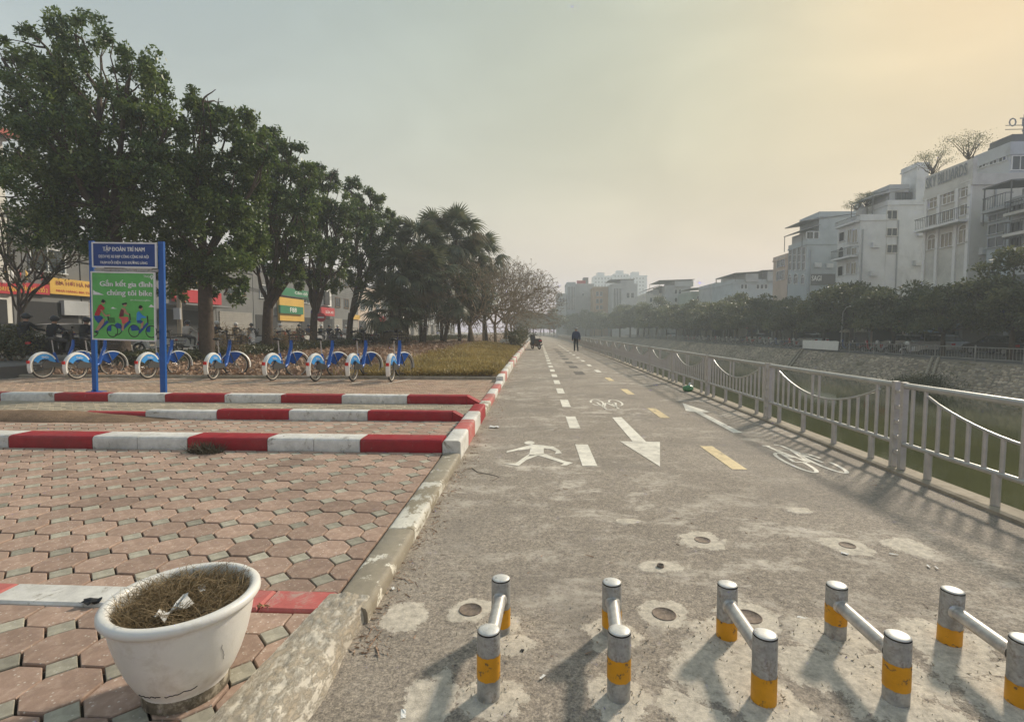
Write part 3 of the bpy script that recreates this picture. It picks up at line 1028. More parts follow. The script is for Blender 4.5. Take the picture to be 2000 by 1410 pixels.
# ------------------------------------------------------------------ steel bollard barriers in front
def post(parent, at, h, z_lo, z_hi, rad):
    b = MB()
    b.lathe([(rad, -0.02), (rad, h - .006), (rad * .985, h - .003)], 28)
    p = b.build('bollard_post', M['steel_post'], parent, at)
    p.rotation_euler = (rnd.uniform(-.022, .022), rnd.uniform(-.022, .022), rnd.random() * 6)
    b = MB()
    b.lathe([(rad * .9, h + .0005), (rad * .97, h + .003), (rad * .8, h + .007), (rad * .5, h + .010), (0.001, h + .011)], 28)
    b.build('cap', M['cap'], p)
    b = MB()
    n = 40
    vs, fs = [], []
    for i, (z, jag) in enumerate(((z_lo, .004), (z_lo + .012, 0), (z_hi - .012, 0), (z_hi, .004))):
        for j in range(n):
            a = 2 * PI * j / n
            vs.append(((rad + .0012) * math.cos(a), (rad + .0012) * math.sin(a), z + jag * mnoise.noise(Vector((math.cos(a) * 4, math.sin(a) * 4, z * 9 + at[0])))))
    for i in range(3):
        for j in range(n):
            fs.append((i * n + j, i * n + (j + 1) % n, (i + 1) * n + (j + 1) % n, (i + 1) * n + j))
    b.add(vs, fs, 0, True)
    b.build('yellow_band', M['yellow'], p)
    return p
BAR = [  # back foot px, front foot px, band heights
    ((978, 1236), (954, 1364), (.045, .135), (.10, .20), 'low twin-post bollard nearest the kerb, its yellow paint smeared black'),
    ((1195, 1243), (1208, 1368), (.06, .145), (.10, .19), 'low twin-post bollard with white paint-flaked caps, second counted from the kerb'),
    ((1419, 1250), (1491, 1377), (.01, .11), (.015, .135), 'low twin-post bollard banded yellow down to the ground beside a round iron cover'),
    ((1631, 1250), (1749, 1378), (.095, .185), (.085, .19), 'low twin-post bollard with rust-streaked crossbar, fourth counted from the kerb'),
    ((1853, 1263), (1992, 1384), (.01, .105), (.01, .12), 'low twin-post bollard nearest the canal railing, cut by the picture edge'),
]
FOOT = []
for i, (bk, fr, zb, zf, lab) in enumerate(BAR):
    A, B = G(*bk), G(*fr)
    root = empty('twin_bollard', (A + B) / 2, 0, lab, 'bollard', 'low steel twin-post bollards across the path')
    o = root.location
    r_ = 0.0465
    pa = post(root, A - o, 0.275, zb[0], zb[1], r_)
    pb = post(root, B - o, 0.29, zf[0], zf[1], r_)
    b = MB()
    zc = 0.19
    a_, c_ = A - o + Vector((0, 0, zc)), B - o + Vector((0, 0, zc + .012))
    d = (c_ - a_).normalized()
    b.tube([a_ + d * .035, c_ - d * .035], 0.030, 20, cap=False)
    for e_, s_ in ((a_, 1), (c_, -1)):
        b.tube([e_ + d * (.038 * s_), e_ + d * (.055 * s_)], [0.037, 0.031], 16, cap=False)
    b.build('crossbar', M['steel_bar'], root)
    # broken cement round each foot
    for q_, P_ in enumerate((A, B)):
        FOOT.append((root, P_ - o, i * 2 + q_))

# ------------------------------------------------------------------ round covers and cement patches left in the asphalt
def blob(rx, ry, z, seed, n=26, jag=0.16, rough=True):
    vs = [(0, 0, z)]
    for j in range(n):
        a = 2 * PI * j / n
        f_ = 1 + jag * mnoise.noise(Vector((math.cos(a) * 2 + seed * 3.1, math.sin(a) * 2, seed))) + jag * .5 * mnoise.noise(Vector((math.cos(a) * 7 + seed, math.sin(a) * 7, seed)))
        vs.append((rx * f_ * math.cos(a), ry * f_ * math.sin(a), z - .003))
    return vs, [(0, 1 + j, 1 + (j + 1) % n) for j in range(n)]
def smear(name, parent, at, rx, ry, z, seed, jag=.25, n=26):
    wo = parent.location if parent is not path else Vector()
    at = Vector((at[0], at[1], 0))
    wx = wo.x + at.x
    vs = [(0, 0, pz(wx) + z - wo.z)]
    core = [1.0]
    for (q, zq, cv) in ((.4, z, 1.1), (.75, z * .8, .75), (1.05, z * .4, .15), (1.4, -.003, -.7)):
        for j in range(n):
            a = 2 * PI * j / n
            f_ = q * (1 + jag * mnoise.noise(Vector((math.cos(a) * 2 + seed * 3.1, math.sin(a) * 2, seed))))
            x_ = rx * f_ * math.cos(a)
            vs.append((x_, ry * f_ * math.sin(a), pz(wx + x_) + zq - wo.z)); core.append(cv)
    fs = [(0, 1 + j, 1 + (j + 1) % n) for j in range(n)]
    for r_ in range(3):
        for j in range(n):
            fs.append((1 + r_ * n + j, 1 + (r_ + 1) * n + j, 1 + (r_ + 1) * n + (j + 1) % n, 1 + r_ * n + (j + 1) % n))
    b = MB(); b.add(vs, fs, 0, True)
    o = b.build(name, M['smear'], parent, at)
    o.data.attributes.new('core', 'FLOAT', 'POINT').data.foreach_set('value', core)
    return o
COV = [(919, 1190, .11, .062, 'round iron cover holding a paper scrap, nearest the kerb'),
       (1297, 1201, .13, .062, 'round iron cover ringed with cracked cement between the second and third bollards'),
       (1462, 1206, .15, .066, 'rusty round iron cover hidden partly behind the third bollard'),
       (1372, 1056, .15, .055, 'rusty round iron cover in a broad pale cement ring, up the middle of the path'),
       (1655, 1066, .14, .052, 'round iron cover in pale cement closest to the railing shadow'),
       (1290, 1108, .13, .022, 'small pipe stub in a ragged cement patch')]
for i, (x, y, rr, rc, lab) in enumerate(COV):
    p = G(x, y, .012); p.z = pz(p.x)
    root = empty('ground_cover', p, 0, lab, 'ground cover', 'round covers set in the path')
    smear('cement_ring', root, (0, 0, 0), rr * 1.2, rr * (1.2 if i < 5 else .7), .006, i + 3.3, .15)
    b = MB()
    b.lathe([(rc, .002), (rc, .009), (rc * .93, .0095), (rc * .91, .0072), (0.001, .0072)] if i < 5 else [(rc, .004), (rc, .02), (rc * .8, .02), (rc * .78, .004), (.001, .003)], 24)
    b.build('iron_lid' if i < 5 else 'pipe_end', M['iron'], root)
for i, (x, y, rx, ry) in enumerate(((1770, 1069, .16, .17), (840, 1380, .12, .22), (1350, 1380, .16, .13), (790, 1205, .14, .16), (1225, 1022, .10, .07), (1560, 1000, .12, .08), (1000, 1265, .12, .1),
                                    (1700, 1330, .30, .26), (1940, 1330, .25, .3), (1600, 1310, .22, .2), (1420, 1330, .26, .22))):
    p = G(x, y, .0)
    smear('cement_patch', path, (p.x, p.y, 0), rx, ry, .004 + .0008 * i, i + 31.7)
for (root, at_, k_) in FOOT:
    smear('cement_footing', root, at_ + Vector((0, 0, .0005 * k_)), (.15 if k_ < 4 else .22), .15 if k_ < 4 else .19, .005 + .0013 * k_, k_ + 7.7, .35)

# ------------------------------------------------------------------ flower pot
pc = G(366, 1342, PAVE)
pot = empty('flower_pot', (pc.x, pc.y, PAVE), 0, 'big white round pot of dead grass standing on the pavers by the kerb', 'flower pot')
b = MB()
prof = [(0.001, .018), (.12, .016), (.150, .018), (.158, .03), (.160, .045), (.163, .062), (.185, .085), (.212, .14), (.237, .21), (.255, .28), (.265, .335), (.268, .352),
        (.283, .356), (.292, .368), (.291, .383), (.280, .392), (.262, .392), (.250, .384), (.247, .366), (.246, .30), (.24, .26)]
prof = [(r_ * .935, z_) for (r_, z_) in prof]
b.lathe(prof, 64)
b.build('pot_body', M['pot'], pot)
b = MB(); b.lathe([(.150, .002), (.1512, .03), (.1502, .048), (.146, .052)], 48)
b.build('cracked_base_ring', mat('pot_base_grime', (.12, .1, .07), .85, var=.6, scale=18, dirt=(.34, .3, .23), dirt_amt=(.5, .6), dscale=16), pot)
def on_pot(a, z):
    for (r0, z0), (r1, z1) in zip(prof[5:12], prof[6:13]):
        if z0 <= z <= z1:
            r_ = r0 + (r1 - r0) * (z - z0) / (z1 - z0) + .0005
            return (r_ * math.cos(a), r_ * math.sin(a), z)
    return (.25 * math.cos(a), .25 * math.sin(a), z)
for k, (a0, z0, da, dz_, n_) in enumerate(((-.42, .24, .1, -.07, 7), (-1.9, .09, .5, .004, 12), (-1.35, .088, .6, .012, 12))):
    rr_ = random.Random(k); b = MB()
    b.tube([on_pot(a0 + da * i / n_ + rr_.uniform(-.02, .02), z0 + dz_ * i / n_ + rr_.uniform(-.004, .004)) for i in range(n_ + 1)], [.0006 if k < 1 else .002] * (n_ + 1), 4)
    b.build('crack', M['dark'], pot)
b = MB(); b.lathe([(.231, .312), (.2, .322), (.1, .334), (.001, .33)], 40)
b.build('soil', M['soil'], pot)
# dead grass in the pot
def blades(name, mt, n, fn, parent=None, width=.004, seg=3, kind=None, r2=None):
    r2 = r2 or random.Random(len(name) + n)
    vs, fs = [], []
    for _ in range(n):
        base, tip, h, sg = fn(r2)
        base, tip = Vector(base), Vector(tip)
        side = (tip - base).cross(Vector((r2.uniform(-1, 1), r2.uniform(-1, 1), .3)))
        side = side.normalized() * width * r2.uniform(.6, 1.4) if side.length > 1e-6 else Vector((width, 0, 0))
        b0 = len(vs)
        for i in range(seg + 1):
            t = i / seg
            p = base.lerp(tip, t) + Vector((0, 0, h * 4 * t * (1 - t)))
            w = side * (1 - .8 * t)
            vs += [tuple(p - w), tuple(p + w)]
        for i in range(seg):
            fs.append((b0 + 2 * i, b0 + 2 * i + 1, b0 + 2 * i + 3, b0 + 2 * i + 2))
    b = MB(); b.add(vs, fs)
    o = b.build(name, mt, parent)
    if kind: o['kind'] = kind
    return o
def pot_blade(r2):
    a, q = r2.random() * 2 * PI, .222 * math.sqrt(r2.random())
    p = (q * math.cos(a), q * math.sin(a), .318)
    l = r2.uniform(.05, .17)
    d = r2.random() * 2 * PI
    e = (p[0] + l * math.cos(d), p[1] + l * math.sin(d))
    s_ = min(1, .246 / max(.01, math.hypot(*e)))
    return p, (e[0] * s_, e[1] * s_, .335 + r2.uniform(-.01, .085)), r2.uniform(.0, .045), 0
blades('dead_grass', M['drygrass'], 2600, pot_blade, pot, .0016, kind='stuff')
def scrap(name, at, size, mt, label=None, cat=None, parent=None, seed=0, crumple=.4, thick=True):
    r2 = random.Random(seed)
    b = MB()
    n, m_ = 5, 4
    vs, fs = [], []
    for i in range(n):
        for j in range(m_):
            vs.append(((i / (n - 1) - .5) * size[0] * r2.uniform(.8, 1.1), (j / (m_ - 1) - .5) * size[1] * r2.uniform(.8, 1.1), r2.random() * crumple * min(size) + .003))
    for i in range(n - 1):
        for j in range(m_ - 1):
            a = i * m_ + j
            fs.append((a, a + m_, a + m_ + 1, a + 1))
    b.add(vs, fs)
    o = b.build(name, mt, parent, at, r2.random() * 6)
    return tag(o, label, cat)
tag(scrap('foam_chunk', pot.location + Vector((.02, .08, .36)), (.07, .03), M['paper'], 'white foam chunk lying at the back of the potted dead grass', 'foam', seed=4))
tag(scrap('crumpled_wrapper', pot.location + Vector((.03, -.10, .36)), (.14, .05), M['paper'], 'crumpled white wrapper lying across the potted dead grass', 'wrapper', seed=5, crumple=.9))
# ------------------------------------------------------------------ litter on the ground
LIT = [(1570, 1209, .07, .022, 'long white paper shard lying between the third and fourth bollards'),
       (1650, 1082, .04, .025, 'white paper bit just below the cover near the railing'),
       (1745, 1083, .05, .014, 'thin white straw piece on the asphalt right of that cover'),
       (1813, 1106, .04, .012, 'thin white sliver, left one of the pair near the right edge'),
       (1829, 1109, .035, .010, 'thin white sliver, right one of the pair near the right edge'),
       (966, 835, .16, .10, 'flat white plastic scrap on the asphalt beside the raised kerb'),
       (788, 1396, .05, .02, 'white paper curl at the bottom edge near the mortar'),
       (1060, 1322, .035, .012, 'small pale sliver left of the second bollard front post'),
       (768, 1150, .03, .02, 'pale cigarette stub by the kerb foot'),
       (1020, 1272, .02, .02, 'dark pebble beside the first bollard')]
for i, (x, y, a, c, lab) in enumerate(LIT):
    p = G(x, y, .013 if x > 1000 else .004)
    scrap('paper_scrap' if 'pebble' not in lab else 'pebble', p, (a, c), M['paper'] if 'dark' not in lab else M['black'], lab, 'litter', seed=i + 50, crumple=.25)
p = G(1353, 762, .03)
b = MB()
for i in range(3): b.ball((rnd.uniform(-.05, .05), rnd.uniform(-.04, .04), .07 + .02 * i), .11 - .02 * i, 12, 7, i % 2, (1.25, .9, .75))
b.tube([(0, 0, .12), (.03, .01, .19), (.06, .02, .21)], [.02, .03, .012], 6, 1)
for k_ in range(len(b.v)):
    v_ = Vector(b.v[k_]); b.v[k_] = tuple(v_ * (1 + .22 * mnoise.noise(v_ * 22)))
tag(b.build('rubbish_bag', [mat('green_plastic_bag', (.10, .26, .12), .35, var=.4, scale=14), mat('white_plastic_bag', (.6, .62, .58), .35, var=.3, scale=14)], None, (p.x - .1, p.y, .0)),
    'tied green and white plastic rubbish bag by the railing foot', 'rubbish bag')
# twigs, crumbs and leaves collected along the kerb: too many to tell apart
def crumb(r2):
    y = 2.2 + 40 * r2.random() ** 1.7
    x = lat(-0.90, y) + abs(r2.gauss(0, .10 if y < 8 else .2)) + .01
    if r2.random() < .22: x = r2.uniform(-.85, 3.5); 
    z = .004 if x < -.3 else .014
    l = r2.uniform(.008, .035) if r2.random() < .85 else r2.uniform(.04, .1)
    d = r2.random() * 6.3
    return (x, y, z), (x + l * math.cos(d), y + l * math.sin(d), z + r2.random() * .006), .002, 0
blades('kerb_debris', M['litter'], 1900, crumb, None, .0035, 1, 'stuff')
def crumb2(r2):
    A, B = [G(*q) for q in rnd.choice(BAR)[:2]]
    c = rnd.choice((A, B))
    a, q = r2.random() * 6.3, abs(r2.gauss(0, .14)) + .05
    x, y = c.x + q * math.cos(a), c.y + q * math.sin(a)
    l = r2.uniform(.004, .016); d = r2.random() * 6.3
    return (x, y, .02), (x + l * math.cos(d), y + l * math.sin(d), .03), .004, 0
blades('cement_rubble', M['patch'], 700, crumb2, None, .0035, 1, 'stuff')
# weed tuft on the front kerb and a wire on the asphalt
wp = G(405, 882, PAVE)
def tuft(r2):
    a, q = r2.random() * 6.3, r2.random() * .16
    x, y = wp.x + q * math.cos(a) * 1.3, wp.y - .04 + q * math.sin(a) * .6
    return (x, y, PAVE), (x + r2.gauss(0, .07), y + r2.gauss(0, .05), PAVE + r2.random() * .14), .01, 0
tag(blades('dry_weed', mat('withered_weed', (.085, .075, .05), .9, var=.4), 420, tuft, None, .004, 2), 'withered dark weed tuft at the foot of the front red and white kerb', 'weed')
b = MB()
pts = [G(900 + u / 3.3333, 640 + v / 3.3333, .006) for (u, v) in ((0, 945), (40, 920), (75, 915), (110, 940), (180, 952), (235, 965), (250, 975), (205, 995))]
b.tube(pts, .004, 5)
tag(b.build('wire', M['iron']), 'thin rusty wire curling over the asphalt beside the kerb', 'wire')
lp = G(515, 1186, PAVE + .003)
tag(scrap('fallen_leaf', lp, (.07, .025), mat('tan_leaf', (.33, .2, .09), .7), 'curled tan leaf on the paver behind the pot', 'leaf', seed=77, crumple=.6))
# small dark ant-like trash and black cap in the photo's pavers
lp = G(178, 1180, PAVE + .003)
tag(scrap('black_rag', lp, (.10, .05), M['black'], 'small black rag on the flush kerb beside the pot', 'rag', seed=78, crumple=.5))

# ------------------------------------------------------------------ vegetation
def leaf_mesh(name, P, size, width, mt, up=0.25, seed=0, dirs=None, fold=0.0):
    """many small kite-shaped leaves at points P (n,3)"""
    r2 = np.random.default_rng(seed)
    n = len(P)
    d = r2.normal(size=(n, 3)) if dirs is None else dirs + r2.normal(size=(n, 3)) * .35
    d[:, 2] -= up
    d /= np.linalg.norm(d, axis=1)[:, None]
    a = r2.normal(size=(n, 3)); a[:, 2] += 0.6
    s_ = np.cross(d, a); s_ /= np.linalg.norm(s_, axis=1)[:, None] + 1e-9
    L_ = size * r2.uniform(.65, 1.35, n)[:, None]
    W_ = width * r2.uniform(.7, 1.3, n)[:, None]
    v = np.empty((n, 4, 3))
    v[:, 0] = P
    v[:, 1] = P + d * L_ * .5 + s_ * W_ * .5
    v[:, 2] = P + d * L_
    v[:, 3] = P + d * L_ * .5 - s_ * W_ * .5
    me = bpy.data.meshes.new(name)
    me.vertices.add(4 * n); me.loops.add(4 * n); me.polygons.add(n)
    me.vertices.foreach_set('co', v.astype(np.float32).ravel())
    me.loops.foreach_set('vertex_index', np.arange(4 * n, dtype=np.int32))
    me.polygons.foreach_set('loop_start', np.arange(0, 4 * n, 4, dtype=np.int32))
    me.materials.append(mt)
    me.update(calc_edges=True)
    return me

def limb(b, a, c, r0, r1, seed, wob=.12, n=7, seg=6):
    a, c = Vector(a), Vector(c)
    L_ = (c - a).length
    pts, rr = [], []
    for i in range(seg + 1):
        t = i / seg
        p = a.lerp(c, t)
        w = math.sin(PI * t) * L_ * wob
        p += Vector((mnoise.noise(Vector((seed, t * 2.2, 0))), mnoise.noise(Vector((seed, t * 2.2, 5))), .5 * mnoise.noise(Vector((seed, t * 2.2, 9))))) * w
        pts.append(p); rr.append(r0 + (r1 - r0) * t)
    b.tube(pts, rr, n)
    return pts

def big_tree(name, foot, Y, lobes, leaves, label, trunk_r=.28, fork=.42, seed=1, forks=None, group='big dark trees along the street', leaf=(.17, .075), mt='leaf'):
    """a street tree; lobes = masses of foliage as seen (px, py, radius px, depth offset m)"""
    r2 = random.Random(seed); nr = np.random.default_rng(seed)
    base = Vector(foot)
    root = empty(name, base, 0, label, 'tree', group)
    C = []
    for (px, py, rp, dz) in lobes:
        p = atY(px, py, Y + dz)
        C.append((p - base, 1.12 * rp * (Y + dz) / FPX))
    top = max(c.z for c, _ in C)
    low = min(c.z - r_ for c, r_ in C)
    cx = sum((c for c, _ in C), Vector()) / len(C)
    fk = Vector((cx.x * .12, cx.y * .12, max(1.6, low + .25 * (top - low)) if forks is None else forks))
    b = MB()
    pts = [Vector((0, 0, -.15)), Vector((0, 0, .25)), Vector((cx.x * .03, 0, fk.z * .55)), fk]
    b.tube(pts, [trunk_r * 1.5, trunk_r * 1.08, trunk_r * .95, trunk_r * .85], 12)
    trunk = b.build('trunk', M['bark'], root)
    b = MB()
    for i, (c, r_) in enumerate(C):
        s0 = fk - Vector((0, 0, r2.uniform(0, .5)))
        e = c + Vector((r2.gauss(0, .2), r2.gauss(0, .2), 0)) * r_
        pp = limb(b, s0, e, trunk_r * (.42 + .1 * r2.random()), .035, seed * 7.7 + i, .16)
        for k in range(5):
            st = pp[r2.randint(3, 6)]
            v = Vector((r2.gauss(0, 1), r2.gauss(0, 1), r2.gauss(.25, .8))).normalized()
            limb(b, st, c + v * r_ * .9, .045, .012, seed * 3.3 + i * 9 + k, .2, 5, 4)
    b.build('limbs', M['bark'], root)
    tot = sum(r_ ** 2 for _, r_ in C)
    P = []
    for (c, r_) in C:
        nl = int(leaves * r_ ** 2 / tot)
        k = max(8, int(12 * r_ ** 1.3) + 6)
        # clumps spread through the lobe, more towards its outside
        v = nr.normal(size=(k, 3)); v /= np.linalg.norm(v, axis=1)[:, None]
        cen = v * (r_ * nr.uniform(.25, 1.0, k) ** .6)[:, None] * np.array([1, 1, .88])
        cr = r_ * nr.uniform(.15, .34, k)
        idx = nr.integers(0, k, nl)
        w = nr.normal(size=(nl, 3)); w /= np.linalg.norm(w, axis=1)[:, None]
        rad = nr.uniform(0, 1, nl) ** .45
        P.append(np.array(c)[None] + cen[idx] + w * (rad * cr[idx])[:, None])
    P = np.concatenate(P)
    link('crown', leaf_mesh('crown', P, leaf[0], leaf[1], M[mt], .35, seed), root)
    return root

def gz(px, Y, z=None):
    p = atY(px, 650, Y)
    return (p.x, Y, left_z(p.x, Y) if z is None else z)

big_tree('street_tree', gz(232, 18.2), 18.2, [(160, 70, 52, 0), (88, 95, 52, .5), (20, 118, 42, .5), (60, 190, 78, -.5), (165, 165, 70, .5), (255, 150, 60, -.5), (300, 195, 58, .5), (40, 290, 62, .5),
    (130, 280, 90, -1), (225, 265, 85, 0), (320, 270, 62, 0), (85, 375, 70, -.5), (180, 375, 85, .8), (275, 360, 80, -.8), (150, 450, 62, .5), (245, 450, 68, 0), (62, 440, 48, .5), (330, 340, 50, 1)],
    54000, 'tallest dark leafy tree, behind the blue and green notice board', .34, seed=3)
big_tree('street_tree', gz(403, 19.6), 19.6, [(405, 205, 34, 0), (455, 240, 42, .5), (380, 260, 45, 0), (345, 330, 55, -.5), (420, 330, 55, .5), (490, 300, 45, 0), (400, 410, 62, -.6), (470, 390, 60, .4), (330, 420, 55, 0),
    (355, 500, 52, .5), (425, 490, 56, -.6), (475, 470, 48, .5), (390, 545, 36, 0), (445, 560, 34, .3), (340, 555, 34, .3)],
    44000, 'dark tree with a bare curling limb near its top, just right of the notice board', .27, seed=5)
big_tree('street_tree', gz(522, 24.5), 24.5, [(525, 275, 34, 0), (560, 300, 32, .5), (505, 330, 44, -.4), (560, 360, 48, 0), (600, 345, 30, .5), (520, 410, 52, .5), (585, 420, 48, -.5), (540, 480, 48, 0), (600, 490, 40, .5), (490, 480, 40, .5), (560, 540, 32, 0)],
    35000, 'dark forked tree standing left of the green and yellow shop sign', .26, seed=8, forks=2.6)
big_tree('street_tree', gz(612, 29.5), 29.5, [(605, 335, 26, 0), (640, 350, 30, .5), (600, 400, 40, 0), (655, 400, 38, -.4), (625, 460, 44, .4), (680, 440, 32, .3), (660, 500, 38, -.4), (600, 520, 32, 0), (640, 545, 30, 0)],
    27000, 'forked dark tree between the green shop sign and the red sign', .22, seed=12, forks=2.3)
big_tree('street_tree', gz(682, 34.5), 34.5, [(690, 375, 25, 0), (725, 400, 28, .5), (700, 430, 36, 0), (740, 450, 32, -.3), (690, 490, 36, .3), (730, 510, 32, 0), (700, 545, 26, 0), (765, 430, 20, .5)],
    28000, 'olive-tinged tree at the end of the dark row, beside the fan palms', .22, seed=14, forks=2.2)
big_tree('street_tree', gz(765, 44), 44, [(760, 440, 22, 0), (775, 475, 26, 0), (745, 500, 28, 0), (790, 510, 26, 0), (765, 545, 26, 0)], 14000, 'dark tree half hidden behind the fan palms', .2, seed=15)

# thin-leaved young tree by the shops
rt = gz(38, 21.0)
yt = big_tree('young_tree', rt, 21.0, [(20, 420, 40, 0), (70, 450, 42, .3), (110, 480, 40, 0), (40, 490, 42, .3), (5, 480, 30, 0), (90, 520, 34, 0), (140, 500, 34, .5), (25, 540, 28, 0)], 2600,
              'sparse twiggy young tree with wispy leaves in front of the yellow beer sign', .10, seed=21, forks=2.2, group='small trees by the shops', leaf=(.12, .05), mt='hedge')

# ------------------------------------------------------------------ fan palms
def frond_mesh(v, mt, droop):
    r2 = random.Random(v)
    b = MB()
    pl = 1.25                                            # petiole along +X, fan at its end
    pts = [Vector((pl * t, 0, .18 * math.sin(PI * t * .7) - droop * .25 * t * t)) for t in np.linspace(0, 1, 6)]
    b.tube(pts, [.022, .018, .016, .013, .011, .009], 5)
    tip = pts[-1]
    n = 22
    for i in range(n):
        a = (i / (n - 1) - .5) * 2 * R(128)
        l = (.92 - .25 * abs(a) / R(128)) * r2.uniform(.88, 1.06)
        d = Vector((math.cos(a), math.sin(a), 0))
        s_ = Vector((-math.sin(a), math.cos(a), 0))
        w = .055
        bend_ = -droop * r2.uniform(.6, 1.2) - .12
        vs = []
        for t, ww in ((.02, .15), (.45, 1.0), (.75, .6), (1.0, .05)):
            z = bend_ * l * t * t + .10 * (1 if i % 2 else -1) * t * (1 - t)
            if t > .7: z -= .35 * droop * (t - .7) * 3 * l
            c = tip + d * (l * t) + Vector((0, 0, z))
            vs += [c - s_ * w * ww, c + s_ * w * ww]
        b.add(vs, [(2 * k, 2 * k + 1, 2 * k + 3, 2 * k + 2) for k in range(3)])
    return b.mesh('frond', mt)
fr_g = [frond_mesh(1, M['palm'], .15), frond_mesh(2, M['palm'], .4), frond_mesh(3, M['palm'], .7)]
fr_d = [frond_mesh(4, M['palm_dry'], 1.0), frond_mesh(5, M['palm_dry'], .6)]
PALMS = [(800, 520, 34, 'short fan palm leaning over the dead leaves at the left of the palm clump'), (832, 470, 36, 'fan palm with drooping tan-tipped fans in front of the clump'), (868, 455, 40, 'tallest fan palm rising from the middle of the clump'),
         (905, 452, 39, 'tall fan palm on the path side of the clump top'), (850, 520, 35, 'low fan palm with pale splayed fans in the clump centre'), (925, 505, 41, 'fan palm partly behind the leafless frangipani trees'),
         (955, 490, 44, 'fan palm with one frond reaching over the path, behind the frangipanis'), (780, 590, 33, 'stunted fan palm with fans almost touching the hedge'), (890, 560, 36, 'shaded young fan palm low inside the clump'),
         (815, 560, 38, 'fan palm with half-dry fans behind the short leaning one'), (938, 555, 40, 'low fan palm between the clump and the frangipani trunks')]
for i, (px, py, Y, lab) in enumerate(PALMS):
    crown_p = atY(px - 14, py + 16, Y)
    fx = crown_p.x + rnd.uniform(-.5, .5)
    base = Vector((fx, Y, left_z(fx, Y)))
    root = empty('fan_palm', base, 0, lab, 'palm', 'fan palms in a clump')
    c = crown_p - base
    b = MB()
    pts = [Vector((0, 0, -.1)), Vector((0, 0, .2)), c * .5 + Vector((.12 * (i % 3 - 1), 0, 0)), c]
    b.tube(pts, [.2, .14, .12, .11], 9)
    b.build('trunk', M['bark'], root)
    nf = 40
    for k in range(nf):
        az = k * 2.4 + i
        el = R(80 - 150 * (k / nf) + rnd.uniform(-10, 10))
        dry = k > nf - 7 or rnd.random() < .06
        o = link('frond', rnd.choice(fr_d if dry else fr_g), root, c)
        sc_ = rnd.uniform(.85, 1.15) * (1.2 if py < 500 else 1.12)
        o.rotation_euler = (rnd.uniform(-.3, .3), -el, az)
        o.scale = (sc_, sc_, sc_)

# ------------------------------------------------------------------ leafless frangipani trees
def frangipani(foot, H, W, label, seed, leafy=.25):
    r2 = random.Random(seed)
    root = empty('frangipani_tree', foot, 0, label, 'tree', 'leafless frangipani trees beside the path')
    b = MB(); tips = []
    def grow(p, d, r_, l, depth):
        e = p + d * l
        mid = p.lerp(e, .5) + Vector((r2.gauss(0, .05), r2.gauss(0, .05), r2.gauss(0, .04))) * l
        b.tube([p, mid, e], [r_, r_ * .88, r_ * .78], 6 if depth < 3 else 5)
        if depth >= 7 or r_ < .011:
            tips.append((e, d)); return
        n = 2 if r2.random() < .6 else 3
        ph = r2.random() * 6.3
        for k in range(n):
            a = d.orthogonal().normalized()
            q = Matrix.Rotation(ph + 2 * PI * k / n, 3, d) @ a
            nd = (d * math.cos(R(38)) + q * math.sin(R(38)) * r2.uniform(.7, 1.3))
            nd.x *= 1 + .10 * W; nd.y *= 1 + .10 * W
            nd.z += .10 * (1 if depth > 2 else .0) + (-.05 if depth == 1 else 0)
            nd.normalize()
            grow(e, nd, r_ * (.74 if n == 2 else .68), l * r2.uniform(.74, .9), depth + 1)
    tr = MB()
    t1 = Vector((r2.gauss(0, .15), r2.gauss(0, .15), H * .2))
    tr.tube([(0, 0, -.1), tuple(t1 * .5), tuple(t1)], [.16, .13, .115], 9)
    tr.build('trunk', M['bark_pale'], root)
    for k in range(4):
        a = k * PI / 2 + r2.random()
        d = Vector((math.cos(a) * .75, math.sin(a) * .75, .75)).normalized()
        grow(t1 - Vector((0, 0, .05)), d, .085, H * .19, 1)
    b.build('branches', M['bark_pale'], root)
    P, D = [], []
    for (e, d) in tips:
        if r2.random() < leafy:
            for k in range(4):
                P.append(tuple(e)); D.append(tuple(d * .6 + Vector((r2.gauss(0, .6), r2.gauss(0, .6), r2.gauss(.1, .4)))))
    if P:
        link('crown', leaf_mesh('crown', np.array(P), .2, .06, M['palm_dry'], .1, seed, np.array(D)), root)
    return root
for i, (px, Y, H, W, lab) in enumerate(((925, 37, 5.0, 1.2, 'leafless frangipani closest to the yellow ground cover'), (968, 42, 6.2, 1.3, 'widest leafless frangipani, branches spread over the white block'), (945, 46, 6.6, 1.0, 'leafless frangipani rising just behind the widest one'),
                                         (985, 50, 6.8, 1.5, 'leafless frangipani overhanging the parked motorbike'), (1000, 60, 7.2, 1.4, 'leafless frangipani farthest along the path kerb'), (1004, 74, 7.8, 1.4, 'yellow-tipped frangipani at the far bend of the path'))):
    p = gz(px, Y)
    frangipani(p, H * 1.3, W, lab, 40 + i, .4 if i < 4 else .7)

# shrubs under them along the kerb, and the hedge along the street
def shrub(name, at, r_, h, n, mt, label, cat, seed, leaf=(.12, .05), group=None, stems=True, flat=False):
    nr = np.random.default_rng(seed); r2 = random.Random(seed)
    root = empty(name, at, 0, label, cat, group)
    k = 14
    cen = nr.normal(size=(k, 3)) * np.array([r_[0] * .42, r_[1] * .42, h * .16]) + np.array([0, 0, h * .55])
    idx = nr.integers(0, k, n)
    P = cen[idx] + nr.normal(size=(n, 3)) * np.array([r_[0] * .2, r_[1] * .2, h * .16])
    P[:, 2] = np.clip(P[:, 2], .03, h * 1.1)
    b = MB()
    for i in range(10):
        c = cen[i % k]
        limb(b, (c[0] * .2, c[1] * .2, -.05), (c[0], c[1], c[2] * 1.15), .022, .006, seed + i, .2, 5, 4)
    b.build('stems', M['twig'], root)
    link('foliage', leaf_mesh('foliage', P, leaf[0], leaf[1], M[mt], -.25, seed), root)
    return root
